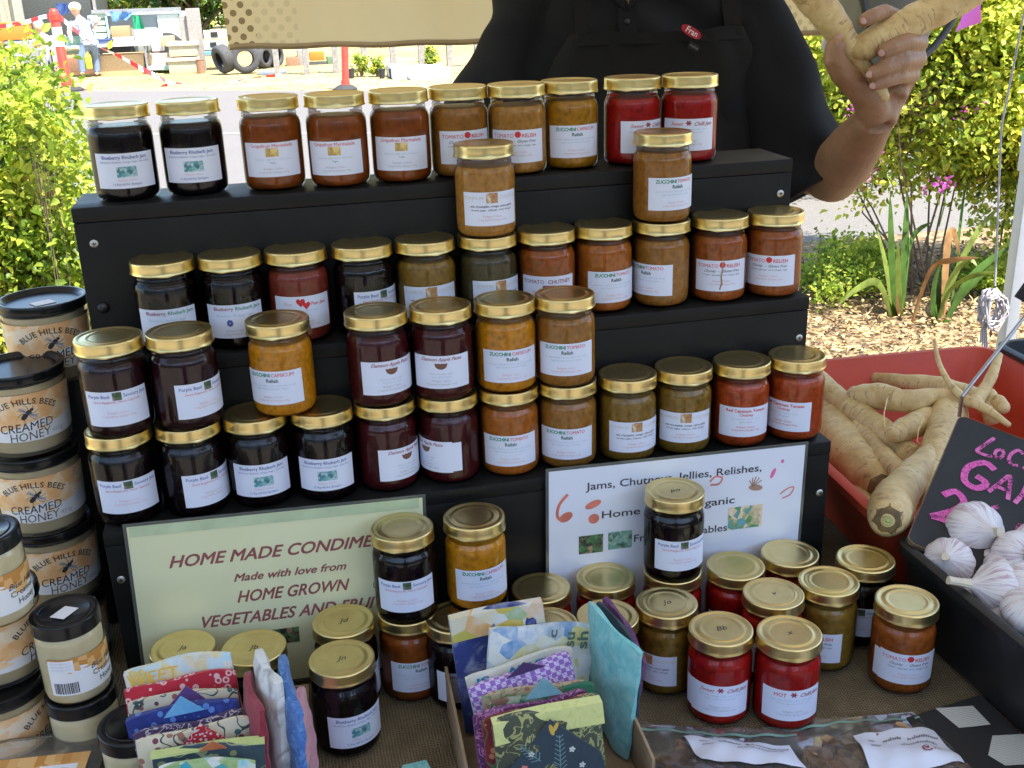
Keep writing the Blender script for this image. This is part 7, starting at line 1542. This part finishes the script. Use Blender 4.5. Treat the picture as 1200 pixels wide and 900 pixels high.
# ---- the two women
def figure(label, Y, J_, skin, top, legs, hairm, extra=None):
    S = {k: at_y(x, y, Y+dy) for k, (x, y, dy) in J_.items()}; s = mpp(S['hip']); o = Vector((S['hip'].x, Y, GZ)); r = thing('person', label, 'person', o)
    mb = MB(); q = lambda k: S[k]-o
    mb.ball(q('head'), 6.2*s, 16, k=12, sc=(.85, .95, 1.15)); mb.tube([q('head')-Vector((0, 0, 5*s)), q('neck')], [3*s, 3.2*s], 10); mb.ball(q('head')+Vector((-1.5*s, -5.2*s, -.8*s)), 1.3*s, 8, k=6)
    mb.tube([q('neck'), q('neck').lerp(q('hip'), .3), q('neck').lerp(q('hip'), .7), q('hip')], [5*s, 8*s, 7.5*s, 8*s], 16, sq=.75)
    for sd_ in 'lr':
        mb.tube([q('sh'+sd_), q('el'+sd_), q('ha'+sd_)], [3.4*s, 2.8*s, 2.0*s], 10); h_ = q('ha'+sd_); dd = (q('ha'+sd_)-q('el'+sd_)).normalized()
        for k in range(5): off = Vector((.0, .7*s*(k-2), .3*s*(k % 2))); mb.tube([h_, h_+dd*2.2*s+off, h_+dd*(4.2-.5*abs(k-2))*s+off*1.4], [1.0*s, .65*s, .45*s], 6)
        mb.tube([q('hip')+Vector((3*s*(1 if sd_ == 'r' else -1), 0, 0)), q('kn'+sd_), q('ft'+sd_)], [5*s, 3.8*s, 2.6*s], 12); mb.ball(q('ft'+sd_)+Vector((0, -2*s, 0)), 3*s, 10, k=6, sc=(.8, 1.7, .7))
    me = remesh(mb, .55*s, 3); me.materials.append(skin); link('body', me, r)
    mb = MB(); mb.tube([q('neck')-Vector((0, 0, 1.5*s)), q('neck').lerp(q('hip'), .25), q('neck').lerp(q('hip'), .7), q('hip')-Vector((0, 0, 2*s))], [6.3*s, 9.8*s, 9.2*s, 9.6*s], 18, sq=.8)
    for sd_ in 'lr': mb.tube([q('sh'+sd_), q('sh'+sd_).lerp(q('el'+sd_), .75)], [4.6*s, 4.0*s], 12)
    me = remesh(mb, .6*s, 4); me.materials.append(top); link('shirt', me, r)
    mb = MB(); mb.tube([q('hip')+Vector((0, 0, 1*s)), q('hip')-Vector((0, 0, 4*s))], [9.2*s, 8.2*s], 16, sq=.8)
    for sd_ in 'lr': mb.tube([q('hip')+Vector((3*s*(1 if sd_ == 'r' else -1), 0, 0)), q('kn'+sd_), q('kn'+sd_).lerp(q('ft'+sd_), .9)], [6*s, 4.9*s, 3.9*s], 14)
    me = remesh(mb, .6*s, 3); me.materials.append(legs); link('trousers', me, r)
    hp = q('head'); mb = MB(); mb.ball(hp+Vector((0, 1.4*s, 1.2*s)), 6.9*s, 16, k=12, sc=(.9, .95, 1.08)); mb.fn(lambda p: p if (p[2] > hp.z+2*s or p[1] > hp.y) else tuple(hp+(Vector(p)-hp)*.8)); mb.build('hair', hairm, r)
    return r, S, s, o, q
b = NB('plaid_shirt'); w1 = b.n('ShaderNodeTexWave', bands_direction='X', ins={'Vector': b.coord(), 'Scale': 3.6}).outputs[1]; w2 = b.n('ShaderNodeTexWave', bands_direction='Z', ins={'Vector': b.coord(), 'Scale': 3.6}).outputs[1]; b.bsdf(b.mix(b.math('GREATER_THAN', b.math('MAXIMUM', w1, w2), .82), (.72, .73, .78), (.30, .34, .50)), .8); PLAID = b.m
SK2 = mat('skin_pale', (.55, .32, .24), .6); HR2 = mat('hair_blonde', (.60, .50, .34), .8, var=.2)
Yw = at_z(100, 90, GZ).y-.2
r, S, s, o, q = figure('woman standing in a cap, white plaid shirt and blue jeans, hand on hip', Yw, dict(head=(88, 11, 0), neck=(92, 20, 0), hip=(105, 50, 0), shl=(86, 26, 0), ell=(81, 38, -.1), hal=(84, 48, -.25), shr=(105, 23, 0), elr=(116, 22, .1), har=(110, 33, .05), knl=(96, 68, 0), ftl=(97, 86, 0), knr=(112, 68, .15), ftr=(114, 86, .15)), SK2, PLAID, mat('jeans_blue', (.16, .22, .34), .8, var=.2), mat('hair_brown', (.10, .06, .04), .8))
hp = q('head'); mb = MB(); mb.ball(hp+Vector((0, 0, 2.6*s)), 7.3*s, 16, k=12, sc=(.95, 1, .75)); mb.tube([hp+Vector((-2*s, -5*s, 3*s)), hp+Vector((-5*s, -11*s, 2.2*s))], [5*s, 4*s], 14, sq=.18); mb.build('cap', mat('cap_cream', (.70, .60, .42), .8), r)
Ys = at_z(55, 86, GZ).y-.1
r, S, s, o, q = figure('woman with pale hair in a pink top sitting left of the white table', Ys, dict(head=(45, 31, 0), neck=(49, 40, 0), hip=(58, 62, 0), shl=(43, 44, 0), ell=(42, 54, -.1), hal=(50, 52, -.35), shr=(60, 44, 0), elr=(66, 54, -.1), har=(70, 50, -.3), knl=(52, 64, -.45), ftl=(52, 82, -.5), knr=(62, 64, -.45), ftr=(64, 82, -.5)), SK2, mat('top_pink', (.66, .42, .38), .8, var=.15), mat('skirt_grey', (.30, .31, .33), .8), HR2)
st_ = thing('folding_stool', 'dark stool under the seated woman', 'stool', (S['hip'].x, Ys, GZ)); hz_ = S['hip'].z-GZ-9*s; mb = MB(); mb.box(-.22, .22, -.2, .2, hz_-.05, hz_); mb.build('seat', DGR, st_, bevel=.01)
for x in (-.18, .18):
    for y in (-.16, .16): mb = MB(); mb.tube([(x, y, 0), (x, y, hz_-.052)], .016, 6); mb.build('leg', GRY, st_)
# ---- trees beyond
def tree(label, px, Y, r_, zc, probs, seed, n=5000, leaf=.16):
    p = at_y(px, 60, Y); bush('leafy_tree', label, 'tree', (p.x, Y, GZ), (p.x, Y, zc), (r_, r_, r_*.95), n, leaf, probs, 9, 'trees beyond the far verge', seed, 70, stemr=.10)
tree('bright green tree behind the green trailer', 150, 31, 1.9, 1.5, [.3, .45, .22, .03, 0], 71, 6000)
tree('dark leafed tree right of the bright one', 222, 28, 1.5, 1.2, [.15, .02, .0, .83, 0], 72, 6000)
tree('olive tree half hidden by the khaki tarp', 20, 36, 2.6, 2.0, [.5, .2, .1, .2, 0], 73, 4000, .2)
tree('tree behind the honeycomb banner, left one', 330, 38, 3.0, 2.0, [.4, .3, .1, .2, 0], 74, 4000, .22)
tree('tree behind the honeycomb banner, right one', 520, 42, 3.4, 2.2, [.4, .2, .1, .3, 0], 75, 4000, .24)
tree('tree far behind the stallholder', 760, 36, 3.2, 2.2, [.4, .3, .1, .2, 0], 76, 4000, .22)
tree('tree far behind the raised hand', 1020, 34, 3.0, 2.0, [.4, .3, .2, .1, 0], 77, 4000, .22)
# dark hedge of distant growth closing the view
n = 9000; X = RNG.uniform(-30, 45, n); Yh = 46+RNG.uniform(-1, 1, n)-X*.2; Zh = GZ+RNG.random(n)**.8*4.2
scatter('far_treeline', np.stack([X, Yh, Zh], 1), RNG.normal(size=(n, 3)), RNG.normal(size=(n, 3))+np.array([0, -.6, .5]), .5, .4, [LM[0], LM[3], LM[1]], fold=.2)

# unseen hedge ring behind the camera, added to cut low sky light and reflections
b = NB('added_hedge'); n_ = b.noise(b.coord(), 1.2, 5, .7); b.bsdf(b.ramp(n_, [(.35, (.012, .025, .008)), (.6, (.05, .09, .025))]), .9)
mb = MB(); k = 60; vs = []
for i in range(k+1):
    a = PI*1.02+PI*.96*i/k
    for (rr_, z) in ((13, GZ), (12.4+.8*math.sin(i*2.3), GZ+1.6), (12.8+.7*math.sin(i*1.7), GZ+3.2+.5*math.sin(i*.9)), (13.8, GZ+4.6+.9*math.sin(i*1.3)), (16, GZ)): vs.append((rr_*math.cos(a), rr_*math.sin(a)-1, z))
mb.add(vs, [(5*i+q, 5*i+q+1, 5*i+q+6, 5*i+q+5) for i in range(k) for q in range(4)]); h_ = mb.build('hedge', b.m); tag(h_, 'unseen dark hedge added behind the camera to cut low sky light', 'hedge')

# the photographer, mirrored in the jars as the dark gap between two bright strips
r = thing('person', 'photographer in dark clothes standing behind the camera', 'person', (0.03, -.46, GZ)); mb = MB()
mb.tube([(0, 0, .95), (0, 0, 1.2), (0, 0, 1.38), (0, 0, 1.46)], [.17, .19, .19, .09], 20, sq=.6); mb.tube([(0, 0, 1.42), (0, 0, 1.56)], [.06, .055], 12); mb.ball((0, 0, 1.66), .10, 16, k=12, sc=(.85, .95, 1.2))
for s_ in (-1, 1):
    mb.tube([(s_*.19, 0, 1.40), (s_*.25, .03, 1.16), (s_*.16, .26, 1.28)], [.055, .045, .032], 12); mb.tube([(s_*.09, 0, .98), (s_*.10, 0, .5), (s_*.10, 0, .04)], [.09, .06, .045], 12); mb.tube([(s_*.10, -.05, .04), (s_*.10, .16, .035)], [.045, .035], 10)
    for k in range(5): mb.tube([(s_*.16, .26, 1.28), (s_*(.13-.006*k), .32, 1.31-.018*k), (s_*.10, .33, 1.32-.018*k)], [.022, .010, .008], 8)
me = remesh(mb, .009, 4); me.materials.append(SK2); link('body', me, r)
mb = MB(); mb.tube([(0, 0, .90), (0, 0, 1.2), (0, 0, 1.40), (0, 0, 1.47)], [.185, .205, .205, .10], 20, sq=.64)
for s_ in (-1, 1): mb.tube([(s_*.18, 0, 1.40), (s_*.25, .03, 1.16), (s_*.19, .18, 1.24)], [.068, .06, .048], 12)
me = remesh(mb, .012, 4); me.materials.append(mat('shirt_navy', (.02, .025, .05), .8)); link('shirt', me, r)
mb = MB()
for s_ in (-1, 1): mb.tube([(s_*.085, 0, 1.0), (s_*.10, 0, .5), (s_*.10, 0, .08)], [.11, .08, .065], 14)
me = remesh(mb, .014, 4); me.materials.append(mat('jeans_dark', (.03, .04, .07), .8)); link('trousers', me, r)
mb = MB(); mb.ball((0, -.015, 1.68), .108, 16, k=12, sc=(.86, .95, 1.15)); mb.build('hair', mat('hair_dark', (.04, .03, .02), .8), r)
